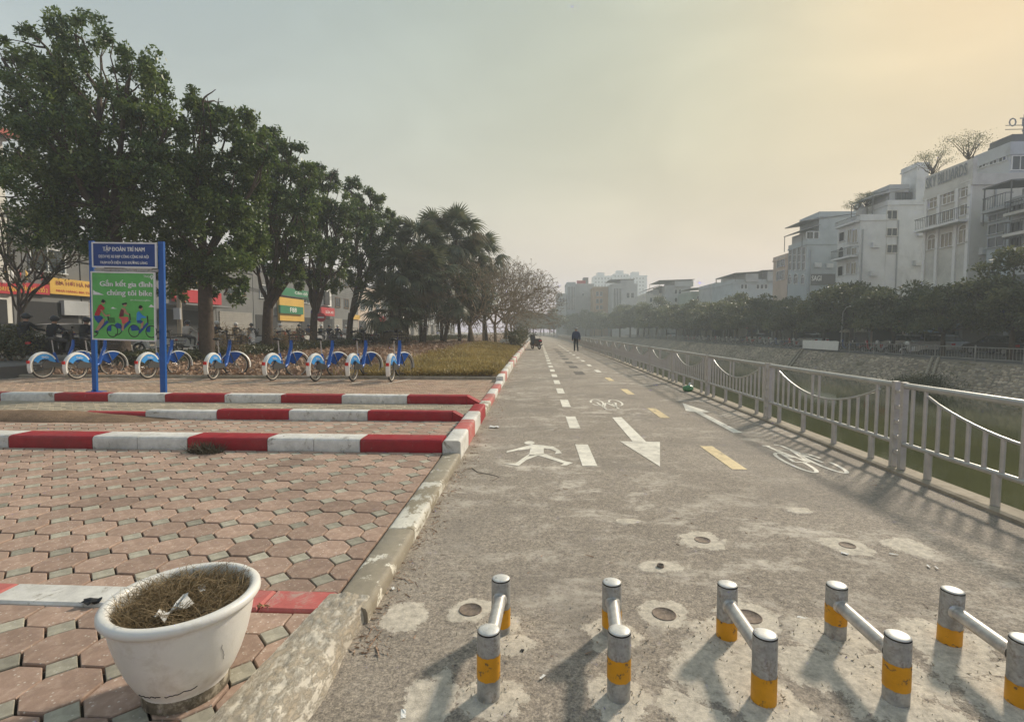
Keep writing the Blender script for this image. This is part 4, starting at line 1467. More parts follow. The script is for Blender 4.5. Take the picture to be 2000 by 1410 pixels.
SH = [((1002, 662), 39, (.8, 1.2), 1.3, 2600, 'hedge', 'bushy green shrub at the kerb behind the white block'), ((1018, 660), 46, (.8, 2), 1.6, 2400, 'hedge', 'tall green shrub at the kerb beyond the first bush'),
      ((1020, 655), 58, (1, 3), 1.9, 2400, 'hedge', 'far green shrub mass below the last frangipani'), ((440, 655), 20.5, (.75, .6), 1.35, 1500, 'drygrass', 'dry tan leafless bush right of the dark tree trunk'),
      ((560, 655), 25.0, (.9, .8), 1.25, 1500, 'drygrass', 'dry tan bush in front of the green and yellow shop sign'), ((20, 665), 17.4, (1.5, .8), 1.15, 4200, 'hedge', 'rounded dark hedge bush at the picture left edge'),
      ((700, 655), 34, (.9, .8), 1.0, 1200, 'hedge', 'small olive bush by the last big trunk')]
for i, (q, Y, r_, h, n, mt, lab) in enumerate(SH):
    p = gz(q[0], Y)
    shrub('shrub', p, r_, h, n, mt, lab, 'shrub', 60 + i, leaf=(.13, .055) if mt == 'hedge' else (.16, .02))
# clipped low hedge along the street: one continuous growth
nr = np.random.default_rng(5)
n = 42000
Yh = 16.6 + 45 * nr.uniform(0, 1, n) ** 1.4
xh = -14.2 + 0.115 * (Yh - 16.6) + nr.normal(0, .3, n)
wob = np.array([mnoise.noise(Vector((y * .55, 3.3, 0))) for y in Yh])
zh = np.array([left_z(x, y) for x, y in zip(xh, Yh)]) + nr.uniform(0, 1, n) ** .8 * (.42 + .16 * wob)
hd = link('clipped_hedge', leaf_mesh('clipped_hedge', np.stack([xh, Yh, zh], 1), .13, .055, M['hedge'], -.1, 5))
tag(hd, 'low dark clipped hedge running behind the parked blue bicycles', 'hedge')
# bed: dead leaves and yellowed ground cover, beyond counting
n = 30000
Yl = 14.9 + 26 * nr.uniform(0, 1, n) ** 1.35
xl = nr.uniform(-15.5, -1.15, n)
f_ = np.clip((xl + 6.1 - .06 * (Yl - 15)) / 1.6 + np.array([.5 * mnoise.noise(Vector((x * .7, y * .5, 1))) for x, y in zip(xl, Yl)]), 0, 1)   # 0 litter .. 1 ground cover
keep = nr.uniform(0, 1, n) > f_ * .93
keep &= xl < np.array([lat(-1.15, y) for y in Yl])
P = np.stack([xl, Yl, np.array([left_z(x, y) for x, y in zip(xl, Yl)]) + nr.uniform(.005, .05, n)], 1)[keep]
D = nr.normal(size=(len(P), 3)); D[:, 2] *= .25
tag(link('dead_leaves', leaf_mesh('dead_leaves', P, .19, .11, M['litter'], -.02, 6, D)), kind='stuff')
n = 60000
Yl = 14.85 + 26 * nr.uniform(0, 1, n) ** 1.45
xl = nr.uniform(-7.5, -1.12, n)
f_ = np.clip((xl + 6.1 - .06 * (Yl - 15)) / 1.6 + np.array([.5 * mnoise.noise(Vector((x * .7, y * .5, 1))) for x, y in zip(xl, Yl)]), 0, 1)
keep = nr.uniform(0, 1, n) < f_
keep &= xl < np.array([lat(-1.12, y) for y in Yl])
P = np.stack([xl, Yl, np.array([left_z(x, y) for x, y in zip(xl, Yl)]) + nr.uniform(0, .14, n)], 1)[keep]
D = nr.normal(size=(len(P), 3)); D[:, 2] = np.abs(D[:, 2]) * .8 + .3
tag(link('ground_cover', leaf_mesh('ground_cover', P, .15, .035, M['yellow_grass'], -.3, 7, D)), kind='stuff')

ORD = 'first second third fourth fifth sixth seventh eighth ninth tenth eleventh twelfth thirteenth fourteenth fifteenth sixteenth seventeenth eighteenth nineteenth twentieth'.split()
def ordw(i):
    return ORD[i] if i < 20 else ('twenty-' + ORD[i - 20]) if i < 29 else 'thirtieth' if i == 29 else ('thirty-' + ORD[i - 30]) if i < 39 else 'fortieth' if i == 39 else 'forty-' + ORD[i - 40]
# ------------------------------------------------------------------ trees along the far bank
def bank_tree_mesh(seed, H, W, n):
    nr = np.random.default_rng(seed); r2 = random.Random(seed)
    tb = MB()
    f0 = Vector((0, 0, H * .3))
    tb.tube([(0, 0, -.2), (0, 0, .3), tuple(f0)], [.26, .2, .16], 7)
    lb = MB()
    k = 34
    P = []
    for i in range(k):
        a = r2.random() * 6.3; q = W * math.sqrt(r2.random())
        c = Vector((q * math.cos(a), q * math.sin(a), H * (.34 + .6 * r2.random() * (1.1 - .45 * q / W))))
        limb(lb, f0 - Vector((0, 0, .3 * r2.random())), c, .07, .015, seed + i * 3.1, .15, 5, 4)
        m_ = n // k
        w = nr.normal(size=(m_, 3)); w /= np.linalg.norm(w, axis=1)[:, None]
        P.append(np.array(c)[None] + w * (nr.uniform(0, 1, m_) ** .5)[:, None] * np.array([1.25, 1.25, .62]) * r2.uniform(.7, 1.1))
    return tb.mesh('trunk', M['bark']), lb.mesh('limbs', M['bark']), leaf_mesh('crown', np.concatenate(P), .34, .15, M['leaf_far'], .1, seed)
BTM = [bank_tree_mesh(s_, 7.8, 3.3, 9000) for s_ in (101, 102, 103, 104)]
row = []
Y = 22.0
while Y < 235:
    row.append((far(Y, 3.2), Y)); Y += rnd.uniform(4.6, 6.0) if Y < 110 else rnd.uniform(7, 9)
for k, Y in enumerate((28, 37, 47, 60, 75, 95, 118, 150)):
    row.append((far(Y, 9.6), Y))
NFRONT = len(row) - 8
for i, (x, Y) in enumerate(row):
    t_, l_, c_ = BTM[i % 4]
    root = empty('bank_tree', (x + rnd.uniform(-.5, .5), Y, BT), rnd.random() * 6.3, None, 'tree', 'hazy trees lining the far bank of the canal')
    s_ = rnd.uniform(.74, .9) * (1.0 if Y < 60 else 1.0 + min(.45, (Y - 60) / 150))
    root.scale = (s_ * rnd.uniform(.92, 1.1), s_ * rnd.uniform(.92, 1.1), s_)
    root['label'] = ('hazy tree on the far bank, %s from the right in the %s row' % (ordw(i if i < NFRONT else i - NFRONT), 'front' if i < NFRONT else 'rear'))
    link('trunk', t_, root); link('limbs', l_, root); link('crown', c_, root)
# trees closing the view where path and canal bend away
for i, (px, Y) in enumerate(((1042, 170), (1062, 185), (1082, 165), (1030, 150), (1012, 140), (1100, 200))):
    t_, l_, c_ = BTM[i % 4]
    p = atY(px, 650, Y)
    root = empty('bend_tree', (p.x, Y, -.2), i * 1.3, 'dim hazy tree at the path bend, %s from the left of its group' % ordw((2, 3, 4, 1, 0, 5)[i]), 'tree', 'trees at the bend')
    root.scale = (1.25, 1.25, 1.15)
    link('trunk', t_, root); link('limbs', l_, root); link('crown', c_, root)
# green scrub at the water line of the embankment
nr = np.random.default_rng(77)
for i, (Y, L_, lab) in enumerate(((31.5, 2.6, 'dark green weed clump at the foot of the stone bank'), (20.5, 2.2, 'weed clump at the foot of the bank nearest the viewer'))):
    n = 2600
    yy = Y + nr.normal(0, L_ * .4, n); t = np.abs(nr.normal(0, .5, n))
    P = np.stack([np.array([far(y, -3.2) for y in yy]) + t, yy, WZ + t * .62 + nr.uniform(0, .35, n)], 1)
    tag(link('weed_clump', leaf_mesh('weed_clump', P, .2, .05, M['hedge'], -.4, 78 + i)), lab, 'weeds')

# ------------------------------------------------------------------ lettering
FONT_CACHE = {}
def lettering(txt, o, right, up, w, h, mt, parent, bold=.0, name='lettering', out=.006):
    wt, bold = bold, 0.0
    """flat printed or cut letters filling w x h, lower-left corner at o"""
    if (txt, bold) not in FONT_CACHE:
        src, txt_ = txt, txt.replace('Đ', 'D')
        def shape(s_):
            cu = bpy.data.curves.new('t', 'FONT'); cu.body = s_; cu.size = 1; cu.resolution_u = 2
            t = bpy.data.objects.new('t', cu); COL.objects.link(t)
            me = bpy.data.meshes.new_from_object(t.evaluated_get(bpy.context.evaluated_depsgraph_get()))
            v = [tuple(p.co) for p in me.vertices]; f = [tuple(p.vertices) for p in me.polygons]
            bpy.data.objects.remove(t); bpy.data.curves.remove(cu); bpy.data.meshes.remove(me)
            return v, f
        v, f = shape(txt_)
        wd = lambda s_: max(p[0] for p in shape(s_)[0])
        for i_, ch in enumerate(src):
            if ch == 'Đ':                    # the barred D: a plain D with its bar laid on
                dw = wd('D')
                xs = wd(txt_[:i_ + 1]) - dw
                k_ = len(v)
                v = v + [(xs - .03, .31, 0), (xs + .34, .31, 0), (xs + .34, .40, 0), (xs - .03, .40, 0)]; f = f + [(k_, k_ + 1, k_ + 2, k_ + 3)]
        FONT_CACHE[(txt, bold)] = (v, f)
    v, f = FONT_CACHE[(txt, bold)]
    x0, x1 = min(p[0] for p in v), max(p[0] for p in v); y0, y1 = min(p[1] for p in v), max(p[1] for p in v)
    o, right, up = Vector(o), Vector(right), Vector(up)
    nn = right.cross(up) * out
    vs = [o + nn + right * ((p[0] - x0) / (x1 - x0) * w) + up * ((p[1] - y0) / (y1 - y0) * h) for p in v]
    b = MB()
    k_ = int(round(wt / .01))
    for i in range(-k_, k_ + 1):            # heavier strokes: the outline laid again a hair to each side
        sh = right * (h * .011 * i) + right.cross(up) * (.0003 * (i + k_))
        b.add([v_ + sh for v_ in vs], f)
    return b.build(name, mt, parent)

for nm, c_, r_ in (('sign_blue', (.004, .085, .33), .45), ('sign_navy', (.004, .042, .2), .5), ('poster_green', (.11, .42, .10), .55), ('print_white', (.75, .75, .72), .6), ('print_red', (.42, .02, .03), .6), ('print_skin', (.42, .23, .15), .6),
                   ('print_blue', (.006, .06, .26), .6), ('print_sky', (.03, .25, .6), .6), ('print_black', (.012, .012, .016), .6), ('print_maroon', (.13, .02, .03), .6), ('print_coral', (.6, .1, .09), .6), ('print_dkgreen', (.02, .09, .03), .6),
                   ('bike_blue', (.008, .085, .36), .3), ('bike_sky', (.05, .27, .62), .35), ('bike_white', (.72, .71, .67), .4), ('bike_grey', (.06, .06, .06), .4), ('tyre', (.035, .032, .03), .8), ('rim', (.5, .44, .36), .45),
                   ('red_light', (.5, .015, .012), .3), ('skin', (.36, .2, .13), .6), ('cloth_black', (.014, .015, .018), .85), ('cloth_navy', (.026, .04, .085), .85), ('cloth_grey', (.1, .1, .105), .85), ('cloth_white', (.5, .46, .41), .85),
                   ('cloth_olive', (.07, .07, .05), .85), ('helmet_dark', (.04, .045, .05), .35), ('helmet_white', (.6, .58, .54), .35), ('cap_grey', (.3, .29, .27), .8), ('chrome', (.5, .5, .5), .25)):
    M[nm] = mat(nm, c_, r_, var=.1, scale=5, metal=.6 if nm == 'chrome' else 0)
M['glass'] = mat('dark_window_glass', (.05, .06, .065), .12, var=.3, scale=.8, spec=.6)
M['car_glass'] = mat('car_glass', (.02, .024, .028), .08, var=.2, spec=.6)

# ------------------------------------------------------------------ notice board
A, B = G(185, 766, PAVE), G(331, 768, PAVE)
depth = (A - Vector((0, 0, HC))).dot(_fw)
K = depth / FPX
board = empty('notice_board', A, math.atan2(B.y - A.y, B.x - A.x), 'blue and green bicycle station notice board on two blue posts', 'notice board')
board.rotation_euler = (0, R(1.6), board.rotation_euler[2])
LX = lambda px: (px - 185) * K
LZ = lambda py: (766 - py) * K
for x, w, yb in ((184, 9, .02), (329, 11, .02)):
    b = MB(); b.bb(LX(x - w / 2), LX(x + w / 2), yb - .02, yb + .035, 0, LZ(474))
    p = b.build('post', M['sign_blue'], board)
    b = MB(); b.bb(LX(x - 13), LX(x + 12), -.07, .19, 0, .012)
    b.bb(LX(x - 1), LX(x + 1), -.06, 0, .012, .06); 
    b.build('foot_plate', M['sign_blue'], p)
def panel(name, x0, x1, y0, y1, mt, frame=1.6):
    b = MB(); b.bb(LX(x0), LX(x1), -.045, -.022, LZ(y1), LZ(y0))
    pn = b.build(name, mt, board)
    b = MB(); f_ = frame
    for (a, c, d_, e_) in ((x0 - f_, x1 + f_, y0 - f_, y0 + f_ * .6), (x0 - f_, x1 + f_, y1 - f_ * .6, y1 + f_), (x0 - f_, x0 + f_ * .6, y0 + f_ * .6, y1 - f_ * .6), (x1 - f_ * .6, x1 + f_, y0 + f_ * .6, y1 - f_ * .6)):
        b.bb(LX(a), LX(c), -.055, -.02, LZ(e_), LZ(d_))
    b.build('frame', M['white'], pn)
    return pn
U = lambda u: 170 + u / 6.41
V = lambda v: 460 + v / 6.41
hd_ = panel('header_panel', U(140), U(975), V(120), V(405), M['sign_navy'])
po = panel('poster_panel', U(118), U(950), V(475), V(1292), M['poster_green'])
b = MB(); b.bb(LX(U(140)), LX(U(990)), -.02, .02, LZ(V(455)), LZ(V(425))); b.build('crossbar', M['steel_post'], board)
def board_text(txt, u0, u1, v0, v1, parent, mt='print_white', bold=.012):
    lettering(txt, (LX(U(u0)), -.046, LZ(V(v1))), (1, 0, 0), (0, 0, 1), LX(U(u1)) - LX(U(u0)), LZ(V(v0)) - LZ(V(v1)), M[mt], parent, bold, out=.004)
board_text('TẬP ĐOÀN TRÍ NAM', 278, 832, 150, 232, hd_, bold=.03)
board_text('DỊCH VỤ XE ĐẠP CÔNG CỘNG HÀ NỘI', 222, 884, 252, 308, hd_, bold=.03)
board_text('TRẠM ĐỐI DIỆN 1152 ĐƯỜNG LÁNG', 236, 866, 322, 378, hd_, bold=.03)
board_text('TNGo', 810, 915, 500, 530, po, bold=.01)
board_text('Gắn kết gia đình', 228, 925, 562, 662, po, bold=.04)
board_text('chúng tôi bike', 322, 920, 684, 772, po, bold=.04)
board_text('#VuiKhoeCungBike', 632, 898, 795, 818, po, bold=.0)
def pr(polys, mt, lay, name='print'):
    b = MB()
    for pl in polys:
        ar = sum(pl[i][0] * pl[(i + 1) % len(pl)][1] - pl[(i + 1) % len(pl)][0] * pl[i][1] for i in range(len(pl)))
        if ar > 0: pl = pl[::-1]
        b.add([(LX(U(u)), -.0465 - .0012 * lay, LZ(V(v))) for (u, v) in pl], [tuple(reversed(range(len(pl))))])
    b.build(name, M[mt], po)
def band(c, r0, r1, n=28, a0=0, a1=2 * PI):
    A_ = np.linspace(a0, a1, n)
    return [[(c[0] + r0 * math.cos(A_[i]), c[1] + r0 * math.sin(A_[i])), (c[0] + r1 * math.cos(A_[i]), c[1] + r1 * math.sin(A_[i])),
             (c[0] + r1 * math.cos(A_[i + 1]), c[1] + r1 * math.sin(A_[i + 1])), (c[0] + r0 * math.cos(A_[i + 1]), c[1] + r0 * math.sin(A_[i + 1]))] for i in range(n - 1)]
def line(p, q, w):
    d = Vector((q[0] - p[0], q[1] - p[1])).normalized() * w / 2
    return [(p[0] - d.y, p[1] + d.x), (q[0] - d.y, q[1] + d.x), (q[0] + d.y, q[1] - d.x), (p[0] + d.y, p[1] - d.x)]
disc = lambda c, r_, n=16: [(c[0] + r_ * math.cos(2 * PI * i / n), c[1] + r_ * math.sin(2 * PI * i / n)) for i in range(n)]
pr([[(118, 1170), (948, 1170), (948, 1290), (118, 1290)]], 'poster_green', 1)
pr([[(135, 690), (165, 712), (205, 722), (280, 750), (132, 750)], [(365, 915), (395, 893), (420, 908), (455, 915)], [(870, 885), (905, 850), (940, 875), (946, 885)]] + band((918, 518), 12, 22, 16) + [[(904, 534), (932, 534), (918, 560)]], 'print_white', 1)
pr(sum([band(c, 66, 78) for c in ((382, 1188), (672, 1180), (902, 1182))], []) + sum([band(c, 66, 78, 18, a0, a1) for (c, a0, a1) in (((440, 1160), -.9, 1.9), ((120, 1190), .2, 1.5))], []) + [line((325, 985), (330, 1060), 16), line((618, 970), (625, 1050), 16), line((852, 990), (860, 1080), 16)], 'print_black', 2)
pr([line((160, 1200), (325, 1070), 34), line((500, 1180), (625, 1060), 30), line((740, 1200), (858, 1080), 30), [(315, 1165), (325, 1130), (370, 1115), (368, 1190), (318, 1190)], [(840, 1165), (850, 1130), (890, 1115), (888, 1188), (842, 1188)],
    [(415, 1110), (450, 1085), (500, 1100), (505, 1160), (440, 1150)], [(625, 1130), (660, 1110), (720, 1120), (745, 1170), (640, 1180)]], 'print_blue', 3)
pr([line((330 + 8 * i, 1025), (338 + 8 * i, 1090), 3) for i in range(0, 11)] + [line((330, 1025 + 20 * i), (424, 1022 + 20 * i), 3) for i in range(4)] + [line((628, 1018 + 16 * i), (704, 1015 + 16 * i), 3) for i in range(4)] + [line((862, 1040 + 16 * i), (944, 1037 + 16 * i), 3) for i in range(4)], 'print_dkgreen', 3)
pr([[(205, 880), (235, 862), (285, 905), (280, 930), (240, 940), (212, 1005), (150, 1005), (148, 985)]], 'print_red', 4)
pr([disc((268, 838), 26), [(225, 935), (245, 930), (300, 995), (355, 985), (358, 1005), (290, 1015)], [(240, 1045), (285, 1040), (270, 1100), (195, 1190), (150, 1185), (205, 1110)],
    disc((560, 865), 22), [(510, 900), (560, 905), (580, 950), (615, 975), (608, 992), (545, 965)], [(520, 1085), (548, 1090), (535, 1180), (505, 1178)],
    disc((772, 905), 24), [(758, 1070), (808, 1055), (790, 1140), (760, 1145), (770, 1100)]], 'print_skin', 5)
pr([[(135, 1010), (235, 1005), (262, 1035), (230, 1070), (195, 1100), (155, 1055)]], 'print_blue', 6)
pr([disc((268, 825), 22), line((240, 835), (300, 828), 12), line((520, 858), (585, 845), 22), disc((765, 885), 22), line((740, 895), (792, 880), 18), [(135, 1195), (180, 1200), (178, 1225), (140, 1210)]], 'print_black', 6)
pr([[(480, 990), (505, 915), (545, 930), (540, 1000), (485, 1015)]], 'print_maroon', 6)
pr([[(470, 1015), (600, 1010), (605, 1060), (548, 1095), (515, 1090), (510, 1050)]], 'print_coral', 6)
pr([[(715, 960), (745, 935), (790, 985), (838, 1005), (836, 1018), (770, 1020), (765, 1050), (710, 1050)]], 'print_sky', 6)
pr([[(715, 1050), (768, 1045), (800, 1062), (770, 1085), (720, 1080)]], 'print_blue', 7)

# ------------------------------------------------------------------ hire bicycles
def wheel_meshes(R_=.335):
    t = MB(); t.ring((0, 0, 0), R_ - .02, .021, 'x', 36, 7)
    r_ = MB(); r_.ring((0, 0, 0), R_ - .047, .013, 'x', 36, 6, flat=1.3); r_.tube([(-.045, 0, 0), (.045, 0, 0)], .028, 10)
    s_ = MB()
    for i in range(20):
        a = 2 * PI * i / 20
        s_.tube([((-.03 if i % 2 else .03), .03 * math.cos(a + .6), .03 * math.sin(a + .6)), (0, (R_ - .05) * math.cos(a), (R_ - .05) * math.sin(a))], .0022, 3, cap=False)
    return t.mesh('tyre', M['tyre']), r_.mesh('rim', M['rim']), s_.mesh('spokes', M['chrome'])
WT, WR, WS = wheel_meshes()
WR_ = .335
def arc_shell(b, c, r0, a0, a1, w, th=.006, n=16, m=0):
    """mudguard: curved strip of width w round an axle (axis x)"""
    vs = []
    for i in range(n + 1):
        a = a0 + (a1 - a0) * i / n
        for (rr, x) in ((r0 - .018, -w / 2), (r0, -w * .3), (r0 + th, 0), (r0, w * .3), (r0 - .018, w / 2)):
            vs.append((x, c[1] + rr * math.cos(a), c[2] + rr * math.sin(a)))
    fs = [(i * 5 + j, i * 5 + j + 1, i * 5 + 5 + j + 1, i * 5 + 5 + j) for i in range(n) for j in range(4)]
    b.add(vs, fs, m, True)
def bicycle(at, rz, steer, label):
    root = empty('hire_bicycle', at, rz, label, 'bicycle', 'blue and white hire bicycles parked in a row')
    root.scale = (1.1, 1.1, 1.1)
    rear, front, piv = (0, -.54, WR_), (0, .54, WR_), Vector((0, .44, 0))
    def wheel(loc, rz_=0):
        w = link('wheel', WT, root, loc, rz_)
        link('rim', WR, w); link('spokes', WS, w)
        return w
    wheel(rear)
    b = MB()
    b.tube([(0, -.12, .36), (0, .02, .33), (0, .14, .40), (0, .35, .86), (0, .375, 1.04)], [.055, .06, .055, .05, .045], 10, flat=.75)
    b.tube([(0, -.12, .36), (0, -.19, .62), (0, -.215, .70)], [.045, .035, .03], 8)
    for s_ in (-1, 1):
        b.tube([(s_ * .02, -.12, .34), (s_ * .055, -.54, WR_)], .014, 6); b.tube([(s_ * .02, -.2, .62), (s_ * .055, -.54, WR_)], .010, 6)
    fr = b.build('frame', M['bike_blue'], root)
    lettering('TNGo', (.046, .25, .60), Vector((0, .42, .9)).normalized(), Vector((0, -.9, .42)).normalized(), .16, .05, M['bike_white'], fr, .01, out=.002)
    b = MB(); arc_shell(b, rear, .392, R(16), R(205), .1)
    for s_ in (-1, 1):
        pl = [(-.54 + .38 * math.cos(a), WR_ + .38 * math.sin(a)) for a in np.linspace(R(30), R(204), 16)] + [(-.54 + .34 * math.cos(a), WR_ + .34 * math.sin(a)) for a in np.linspace(R(200), R(30), 16)]
        b.prism(pl, .003, (s_ * .05, 0, 0), (0, 1, 0), (0, 0, 1))
    b.build('rear_mudguard', M['bike_white'], root)
    b = MB()
    for s_ in (-1, 1):
        pl = [(-.54 + .335 * math.cos(a), WR_ + .335 * math.sin(a)) for a in np.linspace(R(10), R(150), 12)] + [(-.54 + .2 * math.cos(a), WR_ + .2 * math.sin(a)) for a in np.linspace(R(150), R(18), 10)]
        b.prism(pl, .004, (s_ * .0545, 0, 0), (0, 1, 0), (0, 0, 1))
    sk = b.build('wheel_skirt', M['bike_sky'], root)
    lettering('TNGo', (.060, -.62, .555), (0, 1, 0), (0, 0, 1), .2, .055, M['bike_white'], sk, .01, out=.002)
    b = MB(); b.prism([(-.60, .30), (-.2, .29), (-.06, .30), (-.06, .40), (-.3, .44), (-.5, .5), (-.62, .4)], .02, (.055, 0, 0), (0, 1, 0), (0, 0, 1)); b.build('chain_case', M['bike_grey'], root)
    b = MB(); b.box((0, -.925, .47), (.07, .03, .08)); b.build('tail_light', M['red_light'], root)
    b = MB(); b.tube([(0, -.215, .66), (0, -.26, 1.06)], .015, 8); b.build('seat_post', M['chrome'], root)
    b = MB(); b.prism([(-.41, 1.055), (-.37, 1.115), (-.23, 1.105), (-.07, 1.095), (-.05, 1.07), (-.21, 1.055)], .05, (-.025, 0, 0), (0, 1, 0), (0, 0, 1)); b.ball((0, -.32, 1.08), .1, 10, 6, 0, (.95, .95, .36)); b.build('saddle', M['black'], root)
    b = MB(); b.tube([(-.07, -.08, .33), (.07, -.08, .33)], .02, 8); b.tube([(.075, -.08, .33), (.08, -.02, .17)], .012, 6); b.tube([(-.075, -.08, .33), (-.08, -.14, .49)], .012, 6); b.build('crank', M['bike_grey'], root)
    for s_, y, z in ((1, -.02, .17), (-1, -.14, .49)):
        b = MB(); b.box((s_ * .13, y, z), (.09, .07, .022)); b.build('pedal', M['black'], root)
    b = MB(); b.tube([(-.05, -.2, .34), (-.16, -.28, .01)], .011, 6); b.build('kickstand', M['bike_grey'], root)
    q = lambda y, z, x=0: Vector((x, y, z)) - piv
    def fpart(b, nm, mt): return b.build(nm, mt, root, piv, steer)
    b = MB()
    for s_ in (-1, 1):
        b.tube([q(.41, .72, 0), q(.43, .66, s_ * .055), q(.54, WR_, s_ * .055)], .014, 6)
    b.tube([q(.385, .66), q(.355, 1.1), q(.335, 1.26)], [.03, .024, .02], 8)
    fpart(b, 'fork', M['bike_grey'])
    c_, s2 = math.cos(steer), math.sin(steer)
    d = Vector(front) - piv
    wheel(piv + Vector((-s2 * d.y, c_ * d.y, d.z)), steer)
    b = MB(); arc_shell(b, Vector(front) - piv, .39, R(-10), R(150), .095); fpart(b, 'front_mudguard', M['bike_white'])
    b = MB()
    for s_ in (-1, 1):
        pl = [(.54 - piv.y + .37 * math.cos(a), WR_ + .37 * math.sin(a)) for a in np.linspace(R(62), R(150), 8)] + [(.54 - piv.y - .08, WR_ + .04)]
        b.prism(pl, .004, (s_ * .045, 0, 0), (0, 1, 0), (0, 0, 1))
    fpart(b, 'side_panel', M['bike_blue'])
    b = MB(); b.tube([q(.20, 1.27, -.33), q(.29, 1.30, -.22), q(.335, 1.26, -.05), q(.335, 1.26, .05), q(.29, 1.30, .22), q(.20, 1.27, .33)], .016, 7); hb = fpart(b, 'handlebar', M['bike_grey'])
    for s_ in (-1, 1):
        b = MB(); b.tube([q(.25, 1.285, s_ * .28), q(.15, 1.255, s_ * .36)], .024, 8); b.build('grip', M['black'], hb)
    b = MB(); b.box(q(.33, 1.29), (.11, .08, .07)); fpart(b, 'smart_lock', M['black'])
    b = MB()                                             # wire basket
    x0, x1, y0, y1, z0, z1 = .13, .19, .40, .68, .92, 1.2
    def rect(t):
        xx, za = x0 + (x1 - x0) * t, z0 + (z1 - z0) * t
        ya, yb = y0 - .02 * t, y1 + .06 * t
        return [q(ya, za, -xx), q(yb, za, -xx), q(yb, za, xx), q(ya, za, xx)]
    for t in (0, .33, .66, 1):
        r4 = rect(t); b.tube(r4 + [r4[0]], .007 if t < 1 else .011, 4)
    lo, hi = rect(0), rect(1)
    for e_ in range(4):
        for k in range(5):
            t = k / 5
            b.tube([lo[e_].lerp(lo[(e_ + 1) % 4], t), hi[e_].lerp(hi[(e_ + 1) % 4], t)], .004, 4, cap=False)
    for k in range(1, 5):
        b.tube([lo[0].lerp(lo[1], k / 5), lo[3].lerp(lo[2], k / 5)], .004, 4, cap=False)
    fpart(b, 'basket', M['black'])
    return root
BIKES = [((85, 739), -2, -28, 'hire bicycle at the left end of the row, half behind its neighbour'), ((152, 741), 0, -24, 'hire bicycle standing behind the left post of the notice board'), ((290, 740), -1, -26, 'hire bicycle standing behind the right post of the notice board'),
         ((417, 742), 6, -75, 'hire bicycle with its front wheel turned right across'), ((533, 743.5), -4, -34, 'hire bicycle left of the close-set group of four'), ((617, 745), -5, -36, 'hire bicycle second in the close-set group, black basket visible'),
         ((690, 745), -2, -38, 'hire bicycle third in the close-set group, pale down tube'), ((765, 746), 2, -34, 'hire bicycle at the right end of the row, seen almost end-on')]
for (q_, rz, st, lab) in BIKES:
    p = G(q_[0], q_[1], PAVE)
    c = Vector((0, .594, 0)); c.rotate(Matrix.Rotation(R(rz), 3, 'Z'))
    bicycle((p.x + c.x, p.y + c.y, PAVE), R(rz), R(st), lab)
for i in range(13):                                    # painted bays of the cycle stand
    x = -4.05 - .98 * i
    b = MB(); b.add([(x - .03, 13.35, PAVE + .007), (x + .03, 13.35, PAVE + .007), (x + .33, 14.6, PAVE + .007), (x + .27, 14.6, PAVE + .007)], [(0, 1, 2, 3)])
    b.build('bay_line', M['mark_white'], pavement)
b = MB(); b.add([(-15.8, 13.30, PAVE + .0075), (-4.0, 13.30, PAVE + .0075), (-4.0, 13.345, PAVE + .0075), (-15.8, 13.345, PAVE + .0075)], [(0, 1, 2, 3)]); b.build('bay_line', M['mark_white'], pavement)

# ------------------------------------------------------------------ people
def skin_mesh(name, J, E, mats, root_j, sub=2):
    """one continuous body grown round a skeleton: J joint -> (pos, radius), E (joint, joint, material)"""
    names = list(J)
    me = bpy.data.meshes.new('sk'); me.from_pydata([J[k][0] for k in names], [(names.index(a), names.index(c)) for (a, c, _) in E], [])
    o = bpy.data.objects.new('sk', me); COL.objects.link(o)
    o.modifiers.new('s', 'SKIN')
    for i, k in enumerate(names):
        r_ = J[k][1]
        sv = me.skin_vertices[0].data[i]
        sv.radius = r_ if isinstance(r_, tuple) else (r_, r_)
        sv.use_root = (k == root_j)
    su = o.modifiers.new('u', 'SUBSURF'); su.levels = sub; su.render_levels = sub
    ev = bpy.data.meshes.new_from_object(o.evaluated_get(bpy.context.evaluated_depsgraph_get()))
    bpy.data.objects.remove(o)
    ev.name = name
    for m_ in mats: ev.materials.append(m_)
    segs = [(Vector(J[a][0]), Vector(J[c][0]), k) for (a, c, k) in E]
    for p in ev.polygons:
        c = p.center
        best, bk = 1e9, 0
        for (a, d, k) in segs:
            ab = d - a
            t = max(0, min(1, (c - a).dot(ab) / max(1e-9, ab.length_squared)))
            ds = (c - (a + ab * t)).length
            if ds < best: best, bk = ds, k
        p.material_index = bk; p.use_smooth = True
    return ev
# the walker: away from us, mid-stride, dark jacket and trousers, grey cap
J = {'pelvis': ((0, 0, .92), (.19, .15)), 'waist': ((0, .01, 1.08), (.205, .15)), 'chest': ((0, .02, 1.28), (.215, .15)), 'neck': ((0, .02, 1.45), .065), 'head': ((0, .04, 1.58), (.085, .1)), 'crown': ((0, .04, 1.67), .07),
     'ls': ((-.19, .02, 1.34), .085), 'le': ((-.255, -.03, 1.08), .075), 'lw': ((-.25, .04, .84), .055), 'lh': ((-.24, .06, .75), .045), 'rs': ((.19, .02, 1.34), .085), 're': ((.255, -.06, 1.08), .075), 'rw': ((.25, -.06, .84), .055), 'rh': ((.24, -.05, .75), .045),
     'lk': ((-.09, .08, .50), .075), 'la': ((-.09, .13, .10), .05), 'lt': ((-.10, .27, .045), .04), 'rk': ((.09, .02, .50), .075), 'ra': ((.10, -.22, .15), .05), 'rt': ((.11, -.15, .045), .04), 'lhip': ((-.09, 0, .86), .105), 'rhip': ((.09, 0, .86), .105)}
